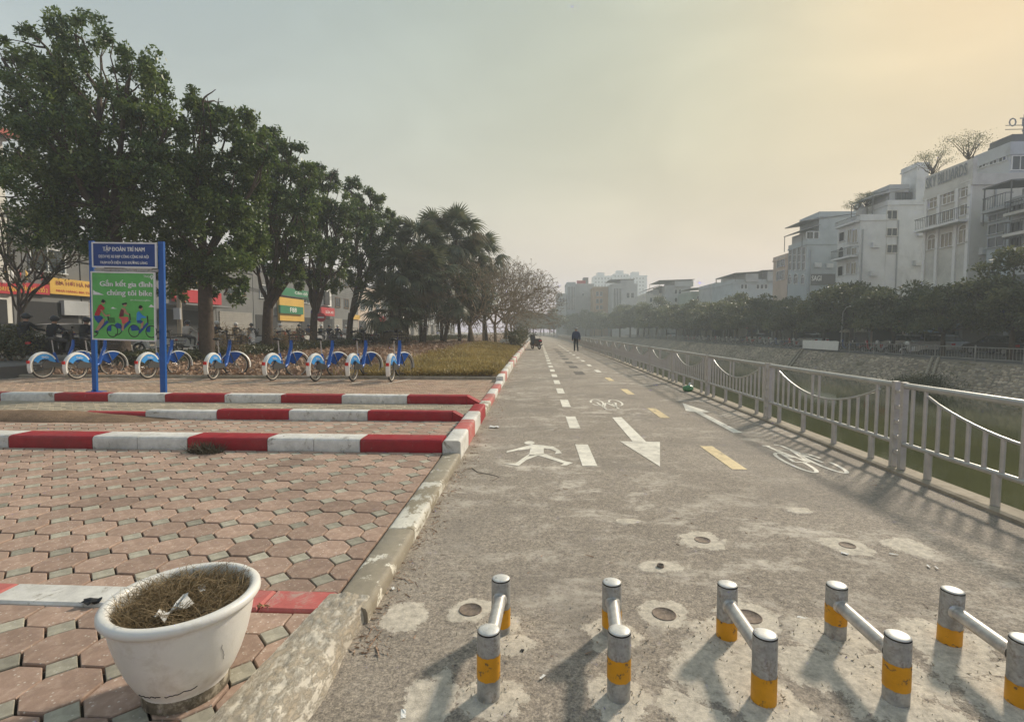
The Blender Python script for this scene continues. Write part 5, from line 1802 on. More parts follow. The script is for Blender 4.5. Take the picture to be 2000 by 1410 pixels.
E = [('pelvis', 'waist', 0), ('waist', 'chest', 0), ('chest', 'neck', 0), ('neck', 'head', 2), ('head', 'crown', 2), ('chest', 'ls', 0), ('ls', 'le', 0), ('le', 'lw', 0), ('lw', 'lh', 2), ('chest', 'rs', 0), ('rs', 're', 0), ('re', 'rw', 0), ('rw', 'rh', 2),
     ('pelvis', 'lhip', 1), ('lhip', 'lk', 1), ('lk', 'la', 1), ('la', 'lt', 3), ('pelvis', 'rhip', 1), ('rhip', 'rk', 1), ('rk', 'ra', 1), ('ra', 'rt', 3)]
wp_ = G(1125, 687, .012)
walker = empty('person', (wp_.x, wp_.y, .008), R(4), 'person in dark jacket and trousers with a grey cap walking away up the path', 'person')
walker.scale = (1.03, 1.03, 1.03)
link('body', skin_mesh('body', J, E, [M['cloth_navy'], M['cloth_black'], M['skin'], M['black']], 'pelvis'), walker)
b = MB(); b.ball((0, .04, 1.63), .125, 14, 8, 0, (1, 1.08, .8)); b.lathe([(.10, 1.63), (.13, 1.62)], 14, Matrix.Translation((0, .06, 0))); b.build('cap', M['cap_grey'], walker)
b = MB(); b.ring((0, .03, 1.44), .075, .03, 'z', 16, 6); b.build('collar', M['cloth_navy'], walker)
# seated rider, facing +Y
JR = {'pelvis': ((0, -.22, .86), (.15, .13)), 'waist': ((0, -.2, 1.02), (.14, .12)), 'chest': ((0, -.1, 1.24), (.175, .13)), 'neck': ((0, -.06, 1.38), .062), 'head': ((0, -.03, 1.50), (.085, .1)), 'crown': ((0, -.03, 1.58), .075),
      'ls': ((-.2, -.08, 1.31), .07), 'le': ((-.26, .14, 1.10), .055), 'lw': ((-.27, .36, 1.05), .042), 'lh': ((-.28, .45, 1.05), .042), 'rs': ((.2, -.08, 1.31), .07), 're': ((.26, .14, 1.10), .055), 'rw': ((.27, .36, 1.05), .042), 'rh': ((.28, .45, 1.05), .042),
      'lhip': ((-.10, -.15, .83), .10), 'lk': ((-.17, .28, .72), .075), 'la': ((-.14, .22, .36), .05), 'lt': ((-.14, .36, .31), .042), 'rhip': ((.10, -.15, .83), .10), 'rk': ((.17, .28, .72), .075), 'ra': ((.14, .22, .36), .05), 'rt': ((.14, .36, .31), .042)}
ER = E
rider_body = {}
def rider(at, rz, jacket, helmet, label, dz=0.0, legs='cloth_grey'):
    root = empty('person', at, rz, label, 'person', 'motorbike riders')
    k = (jacket, legs)
    if k not in rider_body:
        if not rider_body:
            rider_body[k] = skin_mesh('body', JR, ER, [M[jacket], M[legs], M['skin'], M['black']], 'pelvis', 1)
        else:
            me = list(rider_body.values())[0].copy()
            me.materials[0] = M[jacket]; me.materials[1] = M[legs]
            rider_body[k] = me
    link('body', rider_body[k], root)
    b = MB(); b.ball((0, -.035, 1.57), .135, 14, 8, 0, (1, 1.12, .92)); b.box((0, .11, 1.565), (.2, .09, .02), rx=-.2); b.build('helmet', M[helmet], root)
    return root

# ------------------------------------------------------------------ scooters, cars
for nm, c_ in (('paint_black', (.015, .015, .017)), ('paint_white', (.6, .59, .56)), ('paint_red', (.35, .015, .018)), ('paint_blue', (.02, .06, .22)), ('paint_silver', (.4, .4, .41)), ('paint_brown', (.1, .055, .035))):
    M[nm] = mat(nm, c_, .28, var=.06, scale=3, spec=.5)
def scooter_parts(col):
    P = []
    for y, r_ in ((-.62, .25), (.62, .265)):
        b = MB(); b.ring((0, y, r_), r_ - .045, .047, 'x', 24, 7); P.append(('wheel', b.mesh('wheel', M['tyre'])))
        b = MB(); b.ring((0, y, r_), r_ - .10, .018, 'x', 20, 6); b.tube([(-.05, y, r_), (.05, y, r_)], .04, 8)
        for i in range(5):
            a = 2 * PI * i / 5; b.tube([(0, y, r_), (0, y + (r_ - .1) * math.cos(a), r_ + (r_ - .1) * math.sin(a))], .016, 4)
        P.append(('rim', b.mesh('rim', M['chrome'])))
    b = MB()
    b.prism([(-.95, .62), (-.88, .48), (-.55, .42), (-.35, .30), (.22, .27), (.26, .33), (-.05, .38), (-.08, .60), (-.25, .72), (-.85, .74)], .26, (-.13, 0, 0), (0, 1, 0), (0, 0, 1), 0)
    b.prism([(.20, .28), (.28, .26), (.40, .50), (.46, .85), (.44, 1.0), (.34, .98), (.30, .70)], .36, (-.18, 0, 0), (0, 1, 0), (0, 0, 1), 0)
    b.tube([(0, .38, .98), (0, .40, 1.02)], .12, 10); arc_shell(b, (0, .62, .265), .30, R(10), R(160), .12)
    P.append(('bodywork', b.mesh('bodywork', M[col])))
    b = MB(); b.prism([(-.88, .75), (-.6, .82), (-.3, .80), (-.08, .76), (-.08, .70), (-.85, .72)], .24, (-.12, 0, 0), (0, 1, 0), (0, 0, 1)); P.append(('seat', b.mesh('seat', M['black'])))
    b = MB(); b.tube([(-.34, .30, 1.02), (-.15, .36, 1.06), (.15, .36, 1.06), (.34, .30, 1.02)], .022, 7)
    for s_ in (-1, 1):
        b.tube([(s_ * .2, .36, 1.06), (s_ * .27, .36, 1.2)], .008, 5); b.box((s_ * .29, .36, 1.23), (.1, .02, .07))
        b.tube([(s_ * .07, .42, .8), (s_ * .07, .62, .265)], .022, 6)
    P.append(('handlebar', b.mesh('handlebar', M['black'])))
    b = MB(); b.ball((0, .47, .93), .075, 10, 6, 0, (1.3, .5, 1)); P.append(('headlight', b.mesh('headlight', M['white'])))
    b = MB(); b.box((0, -.95, .66), (.2, .05, .08)); P.append(('tail_light', b.mesh('tail_light', M['red_light'])))
    b = MB(); b.tube([(.14, -.2, .25), (.16, -.6, .3), (.16, -.85, .36)], [.03, .045, .04], 8); b.box((0, -.3, .30), (.2, .5, .16)); P.append(('engine', b.mesh('engine', M['bike_grey'])))
    return P
SCP = {c: scooter_parts(c) for c in ('paint_black', 'paint_white', 'paint_red', 'paint_blue', 'paint_silver')}
def scooter(at, rz, col, label, group='motorbikes', lean=0.0, name='motorbike'):
    root = empty(name, at, rz, label, 'motorbike', group)
    root.rotation_euler = (0, lean, rz)
    last = None
    for nm, me in SCP[col]:
        if nm == 'rim': link(nm, me, last)
        else: last = link(nm, me, root)
    return root
mp_ = G(1047, 682, .012)
mb_ = scooter((mp_.x, mp_.y, .005), R(24), 'paint_black', 'black motorbike parked across the path edge, its tail toward us', 'motorbikes', R(-7))
mb_.scale = (1.12, 1.12, 1.12)
b = MB(); b.ball((0, 0, .12), .18, 10, 7, 0, (1, .7, .8)); 
STREET = .42
RD = [(110, 17.9, 'paint_black', 'cloth_black', 'helmet_dark', 'black-clad rider in a dark helmet, second of the pair left of the board', 'dark motorbike carrying two people left of the notice board'),
      (172, 19.6, 'paint_black', 'cloth_black', 'helmet_dark', 'dark rider partly hidden by the notice board post', 'dark motorbike partly hidden by the notice board'),
      (368, 26.0, 'paint_white', 'cloth_white', 'helmet_dark', 'rider in a pale jacket right of the notice board', 'white motorbike under the pale-jacketed rider'),
      (425, 28.0, 'paint_white', 'cloth_black', 'helmet_white', 'dark rider in a white helmet behind the turned bicycle', 'white motorbike behind the bicycle with the turned wheel'),
      (585, 40.0, 'paint_black', 'cloth_black', 'helmet_dark', 'small dark rider behind the group of bicycles', 'dark motorbike passing behind the group of bicycles'),
      (628, 42.0, 'paint_silver', 'cloth_olive', 'helmet_white', 'small olive-jacketed rider right of the dark rider', 'silver motorbike under the olive-jacketed rider'),
      (660, 46.0, 'paint_black', 'cloth_black', 'helmet_white', 'small distant rider in a white helmet beyond the bicycles', 'dark motorbike of the distant white-helmeted rider'),
      (462, 33.0, 'paint_white', 'cloth_black', 'helmet_white', 'dark rider in a white helmet just right of the dry tan bush', 'white motorbike of the rider beside the dry tan bush'),
      (492, 35.0, 'paint_black', 'cloth_grey', 'helmet_dark', 'grey-jacketed rider left of the forked trunk', 'black motorbike left of the forked trunk'),
      (548, 38.0, 'paint_red', 'cloth_white', 'helmet_white', 'pale-jacketed rider in front of the green and yellow sign', 'red motorbike of the pale-jacketed rider by the sign'),
      (604, 41.0, 'paint_white', 'cloth_navy', 'helmet_dark', 'navy-jacketed rider between the two middle trunks', 'white motorbike between the two middle trunks'),
      (644, 44.0, 'paint_black', 'cloth_black', 'helmet_dark', 'black-clad rider right of the no-entry sign', 'black motorbike right of the no-entry sign'),
      (676, 47.0, 'paint_silver', 'cloth_white', 'helmet_white', 'pale rider by the last big trunk', 'silver motorbike of the pale rider by the last trunk'),
      (706, 50.0, 'paint_black', 'cloth_olive', 'helmet_dark', 'olive-jacketed rider left of the palms', 'black motorbike of the olive rider left of the palms'),
      (735, 52.0, 'paint_black', 'cloth_navy', 'helmet_dark', 'tiny rider glimpsed between the palm trunks', 'motorbike glimpsed between the palm trunks')]
for (px, Y, col, jk, hm, lab, lab2) in RD:
    p = atY(px, 650, Y)
    x = min(p.x, -16.6)
    scooter((x, Y, STREET), R(-8), col, lab2)
    rider((x, Y, STREET - .02), R(-8), jk, hm, lab)
p = atY(80, 650, 17.9); 
rider((min(p.x, -16.6) - .06 + .0, 17.9 - .42, STREET + .06), R(-8), 'cloth_black', 'helmet_dark', 'black-clad pillion passenger, left of the pair beside the board', legs='cloth_black')
for i, (px, Y, col, lab) in enumerate(((545, 37.5, 'paint_red', 'red motorbike parked at the street edge left of the group of bicycles'), (560, 38.5, 'paint_white', 'white motorbike parked beside the red one'), (605, 42.5, 'paint_white', 'white motorbike parked behind the black bicycle basket'),
                                       (30, 18.6, 'paint_black', 'black motorbike by the hedge bush at the left edge'), (690, 50, 'paint_white', 'white motorbike parked far down the street'), (455, 31, 'paint_black', 'black motorbike right of the dry tan bush'), (475, 32, 'paint_white', 'white motorbike next to the black one by the dry bush'), (500, 34, 'paint_silver', 'silver motorbike left of the second dry bush'), (530, 36, 'paint_black', 'black motorbike left of the red one'), (575, 39.5, 'paint_red', 'second red motorbike, behind the group of bicycles'), (618, 44, 'paint_black', 'black motorbike below the no-entry sign'), (645, 45.5, 'paint_white', 'white motorbike right of the no-entry sign'), (672, 48, 'paint_silver', 'silver motorbike by the last big trunk'), (710, 52, 'paint_black', 'black motorbike left of the palms'), (300, 23.5, 'paint_white', 'white motorbike seen below the notice board'), (240, 22.0, 'paint_black', 'black motorbike seen below the notice board'), (395, 28.5, 'paint_red', 'red motorbike behind the dark trunk'), (520, 36, 'paint_brown', ''))):
    if col == 'paint_brown': continue
    p = atY(px, 650, Y)
    scooter((min(p.x, -16.7), Y, STREET), R(30 + 40 * (i % 3)), col, lab)

def car(at, rz, paint, label, group='parked cars', name='car', roof=1.45):
    root = empty(name, at, rz, label, 'car', group)
    b = MB()
    prof = [(-2.1, .32), (-2.12, .62), (-2.0, .88), (-1.3, .96), (1.0, .94), (1.85, .78), (2.1, .6), (2.12, .34), (1.7, .28), (-1.7, .28)]
    w = .86
    vs = []
    for s_, q in ((-1, .93), (-1, 1.0), (1, 1.0), (1, .93)):
        for (y, z) in prof: vs.append((s_ * w * q, y * (.985 if q < 1 else 1), z if q == 1.0 else z * .98 + .012))
    n = len(prof); fs = [tuple(range(n)), tuple(reversed(range(3 * n, 4 * n)))]
    for k in range(3):
        for i in range(n): fs.append((k * n + i, (k + 1) * n + i, (k + 1) * n + (i + 1) % n, k * n + (i + 1) % n))
    b.add(vs, fs, 0); b.build('body', M[paint], root)
    b = MB()
    top = [(-1.55, .93), (-1.1, roof - .06), (-.5, roof), (.25, roof - .02), (1.0, .93)]
    vs = [(s_ * (.78 if z < 1 else .62), y, z) for s_ in (-1, 1) for (y, z) in top]
    k = len(top)
    b.add(vs, [tuple(range(k)), tuple(reversed(range(k, 2 * k)))] + [(i, k + i, k + i + 1, i + 1) for i in range(k - 1)], 0)
    b.build('windows', M['car_glass'], root)
    b = MB(); b.prism([(-1.12, roof - .055), (-.5, roof + .008), (.27, roof - .012), (.27, roof - .04), (-.5, roof - .03), (-1.1, roof - .085)], 1.27, (-.635, 0, 0), (0, 1, 0), (0, 0, 1)); b.build('roof', M[paint], root)
    for s_ in (-1, 1):
        for y in (-1.3, 1.32):
            b = MB(); b.ring((s_ * .78, y, .32), .23, .09, 'x', 20, 7, flat=.9)
            wv = b.build('wheel', M['tyre'], root)
            b = MB(); b.tube([(s_ * .76, y, .32), (s_ * .86, y, .32)], .17, 14); b.build('rim', M['chrome'], wv)
        b = MB(); b.box((s_ * .62, 2.07, .66), (.34, .08, .14)); b.build('headlight', M['white'], root)
        b = MB(); b.box((s_ * .66, -2.09, .74), (.28, .06, .16)); b.build('tail_light', M['red_light'], root)
    return root
p = atY(140, 650, 23.5); car((p.x, 23.5, STREET), R(-6), 'paint_silver', 'silver car on the street behind the riders left of the notice board')
p = atY(10, 650, 21.5); car((p.x - .5, 21.5, STREET), R(-4), 'paint_black', 'black car behind the hedge bush at the left edge')
# far bank: parked cars, scooters, umbrellas, banner on the railing
for i, (px, X, col, lab) in enumerate(((1768, 33.0, 'paint_white', 'white car parked on the far bank left of the blue umbrella'), (1835, 33.0, 'paint_silver', 'silver car parked on the far bank right of the blue umbrella'), (1585, 33.5, 'paint_white', 'white car behind the long white banner'),
                                        (1480, 33.5, 'paint_white', 'white car parked far along the opposite bank'), (1470, 36.5, 'paint_black', 'dark car in the shade under the far bank trees'), (1950, 34.0, 'paint_black', 'black car parked on the far bank at the right edge'), (1310, 33, 'paint_white', 'tiny white car farthest along the opposite bank'))):
    p = atX(px, 655, X); car((X, p.y, BT), R(3), col, lab)
Y = 38.5; i = 0; nsc = 0
cols = ['paint_white', 'paint_black', 'paint_silver', 'paint_red', 'paint_black', 'paint_blue', 'paint_white']
while Y < 96:
    if not (47 < Y < 53.5):
        scooter((27.6 + rnd.uniform(-.3, .3), Y, BT), R(80 + rnd.uniform(-12, 12)), cols[i % 7], '%s motorbike parked behind the far bank railing, %s from the right in its row' % (cols[i % 7][6:], ordw(nsc)), 'motorbikes parked along the far bank', R(-6))
        nsc += 1
    Y += rnd.uniform(1.3, 2.2); i += 1
def parasol(at, col, lab):
    root = empty('parasol', at, 0, lab, 'parasol')
    b = MB(); b.tube([(0, 0, 0), (0, 0, 2.15)], .025, 6); b.build('pole', M['steel_post'], root)
    b = MB(); b.lathe([(1.25, 1.78), (.85, 1.98), (.4, 2.12), (.01, 2.18)], 8, smooth=False); b.lathe([(1.25, 1.78), (1.27, 1.66)], 8, smooth=False); b.build('canopy', col, root)
p = atX(1668, 660, 31); parasol((31, p.y, BT), mat('cream_canvas', (.55, .5, .42), .8), 'cream parasol on the far bank beside the lamp post')
p = atX(1806, 660, 31); parasol((31, p.y, BT), mat('blue_canvas', (.25, .35, .42), .8), 'pale blue parasol on the far bank above the parked cars')
b = MB(); q0, q1 = atX(1568, 676, far(50, -.25)), atX(1638, 676, far(50, -.25))
n = 14
vs = []
for i in range(n + 1):
    y = q0.y + (q1.y - q0.y) * i / n
    wv = .03 * math.sin(i * 1.7)
    vs += [(far(50, -.28) + wv, y, BT + .12), (far(50, -.28) - wv, y, BT + .92 + .02 * math.sin(i * 2.1))]
b.add(vs, [(2 * i, 2 * i + 2, 2 * i + 3, 2 * i + 1) for i in range(n)], 0, True)
b.add([(v[0] + .012, v[1], v[2]) for v in vs], [(2 * i, 2 * i + 1, 2 * i + 3, 2 * i + 2) for i in range(n)], 0, True)
tag(b.build('banner', M['white']), 'long white cloth banner hung on the far bank railing', 'banner')
# railing on the far bank
M['steel_dull'] = mat('dull_grey_railing', (.26, .25, .23), .6, var=.2, scale=2)
fr_ = empty('bank_railing', (far(40, -.15), 40, BT), 0, 'thin grey railing along the top of the stone embankment', 'railing')
for k in range(40):
    y0 = 16 + 3 * k
    b = MB()
    for z in (.82, .15):
        b.tube([(far(y0, -.15), y0, BT + z), (far(y0 + 3, -.15), y0 + 3, BT + z)], .028, 5)
    b.tube([(far(y0, -.15), y0, BT - .05), (far(y0, -.15), y0, BT + .95)], .045, 6)
    for i in range(1, 14):
        y = y0 + 3 * i / 14
        b.tube([(far(y, -.15), y, BT + .15), (far(y, -.15), y, BT + .82)], .016, 4, cap=False)
    o = b.build('railing_panel', M['steel_dull'], fr_); o.location = -fr_.location
# street lamp on the far bank
p = atX(1643, 680, 27.4)
lamp = empty('street_lamp', (27.4, p.y, BT), 0, 'slim grey street lamp with a bent arm on the far bank', 'street lamp')
b = MB(); b.tube([(0, 0, 0), (0, 0, 3.0), (0, -.1, 3.5), (0, -.5, 3.85), (0, -1.0, 3.95)], [.07, .055, .05, .045, .04], 8); b.build('pole', M['steel_post'], lamp)
b = MB(); b.ball((0, -1.25, 3.95), .3, 10, 6, 0, (.4, 1, .28)); b.build('lamp_head', M['white'], lamp)
# white block and rubbish at the kerb corner
p = G(992, 676, .2)
b = MB(); b.bevbox(-.5, .5, -.35, .35, 0, .42, .06); b.bevbox(-.4, .42, -.25, .3, .42, .50, .03)
tag(b.build('concrete_block', M['kerb_white'], None, (p.x - .2, p.y, left_z(p.x, p.y) - .02), R(5)), 'pale concrete block at the corner of the planting by the kerb', 'block')

# ------------------------------------------------------------------ buildings
for nm, c_ in (('w_blue', (.4, .44, .46)), ('w_white', (.62, .63, .62)), ('w_cream', (.62, .6, .54)), ('w_grey', (.4, .41, .41)), ('w_pink', (.52, .42, .35)), ('w_dark', (.16, .16, .155)), ('w_orange', (.42, .28, .17)), ('w_yellow', (.55, .42, .2)), ('w_green', (.3, .36, .3)), ('w_pale', (.5, .52, .53))):
    M[nm] = mat(nm, c_, .85, var=.1, scale=.5, dirt=tuple(x * .62 for x in c_), dirt_amt=(.5, .8), dscale=.35)
M['roof_sheet'] = mat('corrugated_roof', (.2, .2, .2), .6, var=.2, scale=1)
M['roof_red'] = mat('red_roof', (.3, .07, .05), .7, var=.2, scale=1)
M['shutter'] = mat('roller_shutter', (.3, .28, .25), .6, var=.15, scale=1)
M['wood'] = mat('window_wood', (.2, .12, .07), .7, var=.2)
M['sign_red'] = mat('red_signboard', (.42, .02, .03), .55, var=.12, scale=1)
M['sign_yellow'] = mat('yellow_signboard', (.6, .36, .06), .55, var=.1, scale=1)
M['sign_gold'] = mat('gold_lettering', (.7, .42, .06), .5)
M['sign_green'] = mat('green_signboard', (.01, .16, .07), .5, var=.1, scale=1)
M['sign_brown'] = mat('brown_lettering', (.25, .06, .03), .5)
M['letter_dark'] = mat('dark_lettering', (.25, .26, .26), .5)
M['pane_pale'] = mat('curtained_window', (.3, .26, .2), .35, var=.25, scale=.7)

def WB(b, name, mt, parent):
    """link a mesh given in world coordinates under a thing or part"""
    off = Vector()
    p = parent
    while p is not None:
        off += p.location; p = p.parent
    return b.build(name, mt, parent, -off)

def window(parent, face, c, a0, a1, z0, z1, frame='white', pane='glass', cols=2, rows=1, name='window', fw=.07, arch=False, sill=True):
    """framed window on a wall face: 'x-' faces the canal, 'x+' faces the street, 'y-' faces us"""
    if a0 > a1: a0, a1 = a1, a0
    if z0 > z1: z0, z1 = z1, z0
    sg = -1 if face[1] == '-' else 1
    def bx(b, p0, p1, q0, q1, d0, d1):
        l, h = sorted((c + sg * d0, c + sg * d1))
        if face[0] == 'x': b.bb(l, h, p0, p1, q0, q1)
        else: b.bb(p0, p1, l, h, q0, q1)
    b = MB()
    bx(b, a0 - fw, a1 + fw, z1, z1 + fw, -.02, .09); bx(b, a0 - fw - (.08 if sill else 0), a1 + fw + (.08 if sill else 0), z0 - fw, z0, -.02, .14 if sill else .09)
    bx(b, a0 - fw, a0, z0, z1, -.02, .09); bx(b, a1, a1 + fw, z0, z1, -.02, .09)
    for i in range(1, cols):
        m_ = a0 + (a1 - a0) * i / cols; bx(b, m_ - .03, m_ + .03, z0, z1, .0, .07)
    for i in range(1, rows):
        m_ = z0 + (z1 - z0) * i / rows; bx(b, a0, a1, m_ - .03, m_ + .03, .0, .068)
    if arch:
        n = 10; m_, hw = (a0 + a1) / 2, (a1 - a0) / 2
        for i in range(n):
            t0, t1 = PI * i / n, PI * (i + 1) / n
            q = lambda r_, t: (m_ + r_ * math.cos(t), z1 + fw + r_ * .8 * math.sin(t))
            pl = [q(hw, t0), q(hw + fw * 1.6, t0), q(hw + fw * 1.6, t1), q(hw, t1)]
            vs = []
            for d in (0.0, .10):
                for (p, z) in pl: vs.append((c + sg * d, p, z) if face[0] == 'x' else (p, c + sg * d, z))
            b.add(vs, [(0, 1, 2, 3), (7, 6, 5, 4), (0, 4, 5, 1), (1, 5, 6, 2), (2, 6, 7, 3), (3, 7, 4, 0)])
    w = WB(b, name, M[frame], parent)
    b = MB(); bx(b, a0, a1, z0, z1, -.02, .025)
    if arch:
        vs = [(m_ + hw * math.cos(PI * i / n), z1 + fw + hw * .8 * math.sin(PI * i / n)) for i in range(n + 1)]
        b.add([(c + sg * .02, p, z) if face[0] == 'x' else (p, c + sg * .02, z) for (p, z) in vs], [tuple(range(n + 1))])
    WB(b, 'pane', M[pane], w)
    return w

def block(root, x0, x1, y0, y1, z0, z1, mt, name='wall', cap=.25):
    b = MB(); b.bb(x0, x1, y0, y1, z0, z1)
    w = WB(b, name, M[mt], root)
    if cap:
        b = MB()
        b.bb(x0 - .12, x1 + .12, y0 - .12, y1 + .12, z1 - cap * 1.6, z1 - cap * .6); b.bb(x0 - .05, x1 + .05, y0 - .05, y1 + .05, z1 - cap * .6, z1 + .35)
        WB(b, 'parapet', M[mt], w)
    return w

def slab_roof(root, x0, x1, y0, y1, z, dz, mt='roof_sheet', posts=True, ph=2.4):
    b = MB()
    b.add([(x0, y0, z), (x1, y0, z + dz), (x1, y1, z + dz), (x0, y1, z), (x0, y0, z + .12), (x1, y0, z + dz + .12), (x1, y1, z + dz + .12), (x0, y1, z + .12)],
          [(3, 2, 1, 0), (4, 5, 6, 7), (0, 1, 5, 4), (1, 2, 6, 5), (2, 3, 7, 6), (3, 0, 4, 7)])
    r_ = WB(b, 'canopy_roof', M[mt], root)
    if posts:
        b = MB(); b.bb(x0 + (x1 - x0) * .45, x1 - .3, y0 + .4, y1 - .2, z - ph, z + .0 + min(0, dz) * .9); WB(b, 'roof_room', M['w_grey'], root)
        for (x, y) in ((x0 + .1, y0 + .1), (x0 + .1, y1 - .1)):
            b = MB(); b.tube([(x, y, z - ph), (x, y, z + .02)], .05, 6); WB(b, 'roof_post', M['w_dark'], r_)

def balcony(root, X, y0, y1, z, out=.9, h=1.0, mt='w_white', rail_mt='w_dark'):
    b = MB(); b.bb(X - out, X + .1, y0, y1, z - .22, z)
    w = WB(b, 'balcony', M[mt], root)
    b = MB()
    b.tube([(X - out + .05, y0, z + h), (X - out + .05, y1, z + h)], .035, 5)
    for i in range(int((y1 - y0) / .22) + 1):
        y = y0 + .04 + i * .22
        if y < y1: b.tube([(X - out + .05, y, z), (X - out + .05, y, z + h)], .022, 4, cap=False)
    for yy in (y0, y1):
        b.tube([(X - out + .05, yy, z + h), (X, yy, z + h)], .035, 5)
    WB(b, 'balustrade', M[rail_mt], w)

FX = 38.0
fy = lambda px, X=FX: atX(px, 600, X).y
fz = lambda px, py, X=FX: atX(px, py, X).z
Z5 = lambda u, v: (1500 + u / 3.916, 220 + v / 3.916)
def fwin(root, u0, u1, v0, v1, X=FX, **k):
    """window on a canal front, from where its outline is seen"""
    p0, p1 = Z5(u0, 0)[0], Z5(u1, 0)[0]
    m_ = (p0 + p1) / 2
    window(root, 'x-', X, fy(p0, X), fy(p1, X), fz(m_, 220 + v0 / 3.916, X), fz(m_, 220 + v1 / 3.916, X), **k)
def swin(root, u0, u1, v0, v1, Y, **k):
    a, c = atY(*Z5(u0, v0), Y), atY(*Z5(u1, v1), Y)
    window(root, 'y-', Y, a.x, c.x, a.z, c.z, **k)

# --- office block with tall blue window strips
y1, y0 = fy(1537), fy(1573)
r1 = empty('canal_building', (44, (y0 + y1) / 2, BT), 0, 'blue-grey block with tall window strips, white sign letters and roof canopies', 'building', 'buildings across the canal')
zt = fz(1573, 474)
block(r1, FX, FX + 16, y0, y1, BT, zt, 'w_blue')
for (u0, u1) in ((150, 172), (183, 206), (216, 240), (252, 276)): fwin(r1, u0, u1, 1035, 1205, frame='w_white', pane='glass', cols=1, rows=3, sill=False)
for (u0, u1) in ((150, 172), (192, 222), (250, 272)): fwin(r1, u0, u1, 1262, 1310, frame='w_white', cols=1, arch=True, sill=False)
p = atY(1600, 440, y0); q = atY(1640, 418, y0)
block(r1, p.x, FX + 16, y0 + .02, y1, zt + .3, q.z, 'w_blue', 'roof_storey')
slab_roof(r1, FX - .8, p.x + .2, y0, y1, fz(1573, 452), .7, ph=2.2)
slab_roof(r1, p.x - 2.2, p.x + 6, y0 - .1, y1, atY(1590, 432, y0).z, 1.0, posts=False)
for (u0, u1) in ((296, 316), (322, 342), (352, 384)): swin(r1, u0, u1, 915, 963, y0 + .02, cols=1, pane='glass', frame='w_white', sill=False)
a_, c_ = atY(*Z5(318, 1292), y0), atY(*Z5(512, 1240), y0)
b = MB(); b.bb(a_.x, c_.x, y0 - .12, y0, a_.z - .5, c_.z + .1); sg = WB(b, 'signboard', M['w_dark'], r1)
L0 = atY(*Z5(330, 1288), y0); L1 = atY(*Z5(404, 1248), y0)
o_ = lettering('SAGI', (L0.x, y0 - .12, L0.z), (1, 0, 0), (0, 0, 1), L1.x - L0.x, L1.z - L0.z, M['white'], sg, .03, out=.01); o_.location = (0, 0, 0)
# --- small pink house left of it
y1, y0 = fy(1508), fy(1536)
r2_ = empty('canal_building', (44, (y0 + y1) / 2, BT), 0, 'narrow pinkish house with a railed roof, left of the blue-grey block', 'building', 'buildings across the canal')
block(r2_, FX, FX + 9, y0 + .02, y1, BT, fz(1536, 500), 'w_pink')
fwin(r2_, 62, 118, 1110, 1180, frame='w_white'); fwin(r2_, 62, 118, 1215, 1280, frame='w_white')
# --- white house with balconies and a blank side wall with three windows
y1, y0 = fy(1631), fy(1674)
r3 = empty('canal_building', (44, (y0 + y1) / 2, BT), 0, 'white house with balconies and a tall blank side wall with three windows', 'building', 'buildings across the canal')
zt = atY(1676, 425, y0).z
p = atY(1712, 400, y0)
block(r3, FX, FX + 3.0, y0, y1, BT, zt, 'w_white')
block(r3, FX + 3.02, FX + 18, y0, y1, BT, atY(1740, 397, y0).z, 'w_white', cap=.15)
for (u0, u1) in ((592, 618), (628, 664)):
    fwin(r3, u0, u1, 905, 1000, frame='w_white', pane='pane_pale'); fwin(r3, u0, u1, 1040, 1090, frame='w_white', pane='pane_pale'); fwin(r3, u0, u1, 1155, 1235, frame='w_white', pane='pane_pale')
fwin(r3, 528, 565, 1065, 1130, frame='w_white', pane='dark', cols=1, arch=True); fwin(r3, 528, 565, 1180, 1250, frame='w_white', pane='dark', cols=1)
fwin(r3, 528, 565, 925, 990, frame='w_white', pane='dark', cols=1)
balcony(r3, FX, y0 + .2, y1 - .2, fz(1655, 503), rail_mt='w_dark'); balcony(r3, FX, y0 + .1, y1 - .1, fz(1650, 440), .5, .5)
for (v0, v1) in ((752, 815), (888, 942), (1014, 1072)): swin(r3, 910, 982, v0, v1, y0, frame='w_cream', pane='glass')
a_, c_ = atY(*Z5(835, 700), y0), atY(*Z5(1095, 565), y0)
block(r3, atY(*Z5(975, 0), y0).x, c_.x, y0 + .4, y1, a_.z, c_.z, 'w_grey', 'roof_storey', cap=.1)
slab_roof(r3, a_.x - .4, c_.x, y0 + .2, y1, c_.z - 1.0, .9, 'w_grey', True, 2.6)
swin(r3, 980, 1092, 615, 672, y0 + .4, cols=3, frame='w_dark')
a_, c_ = atY(*Z5(1097, 900), y0), atY(*Z5(1232, 405), y0)
block(r3, a_.x + .3, c_.x, y0 - .02, y0 + 2.5, atY(1790, 410, y0).z, c_.z, 'w_white', 'stair_tower', cap=.15)
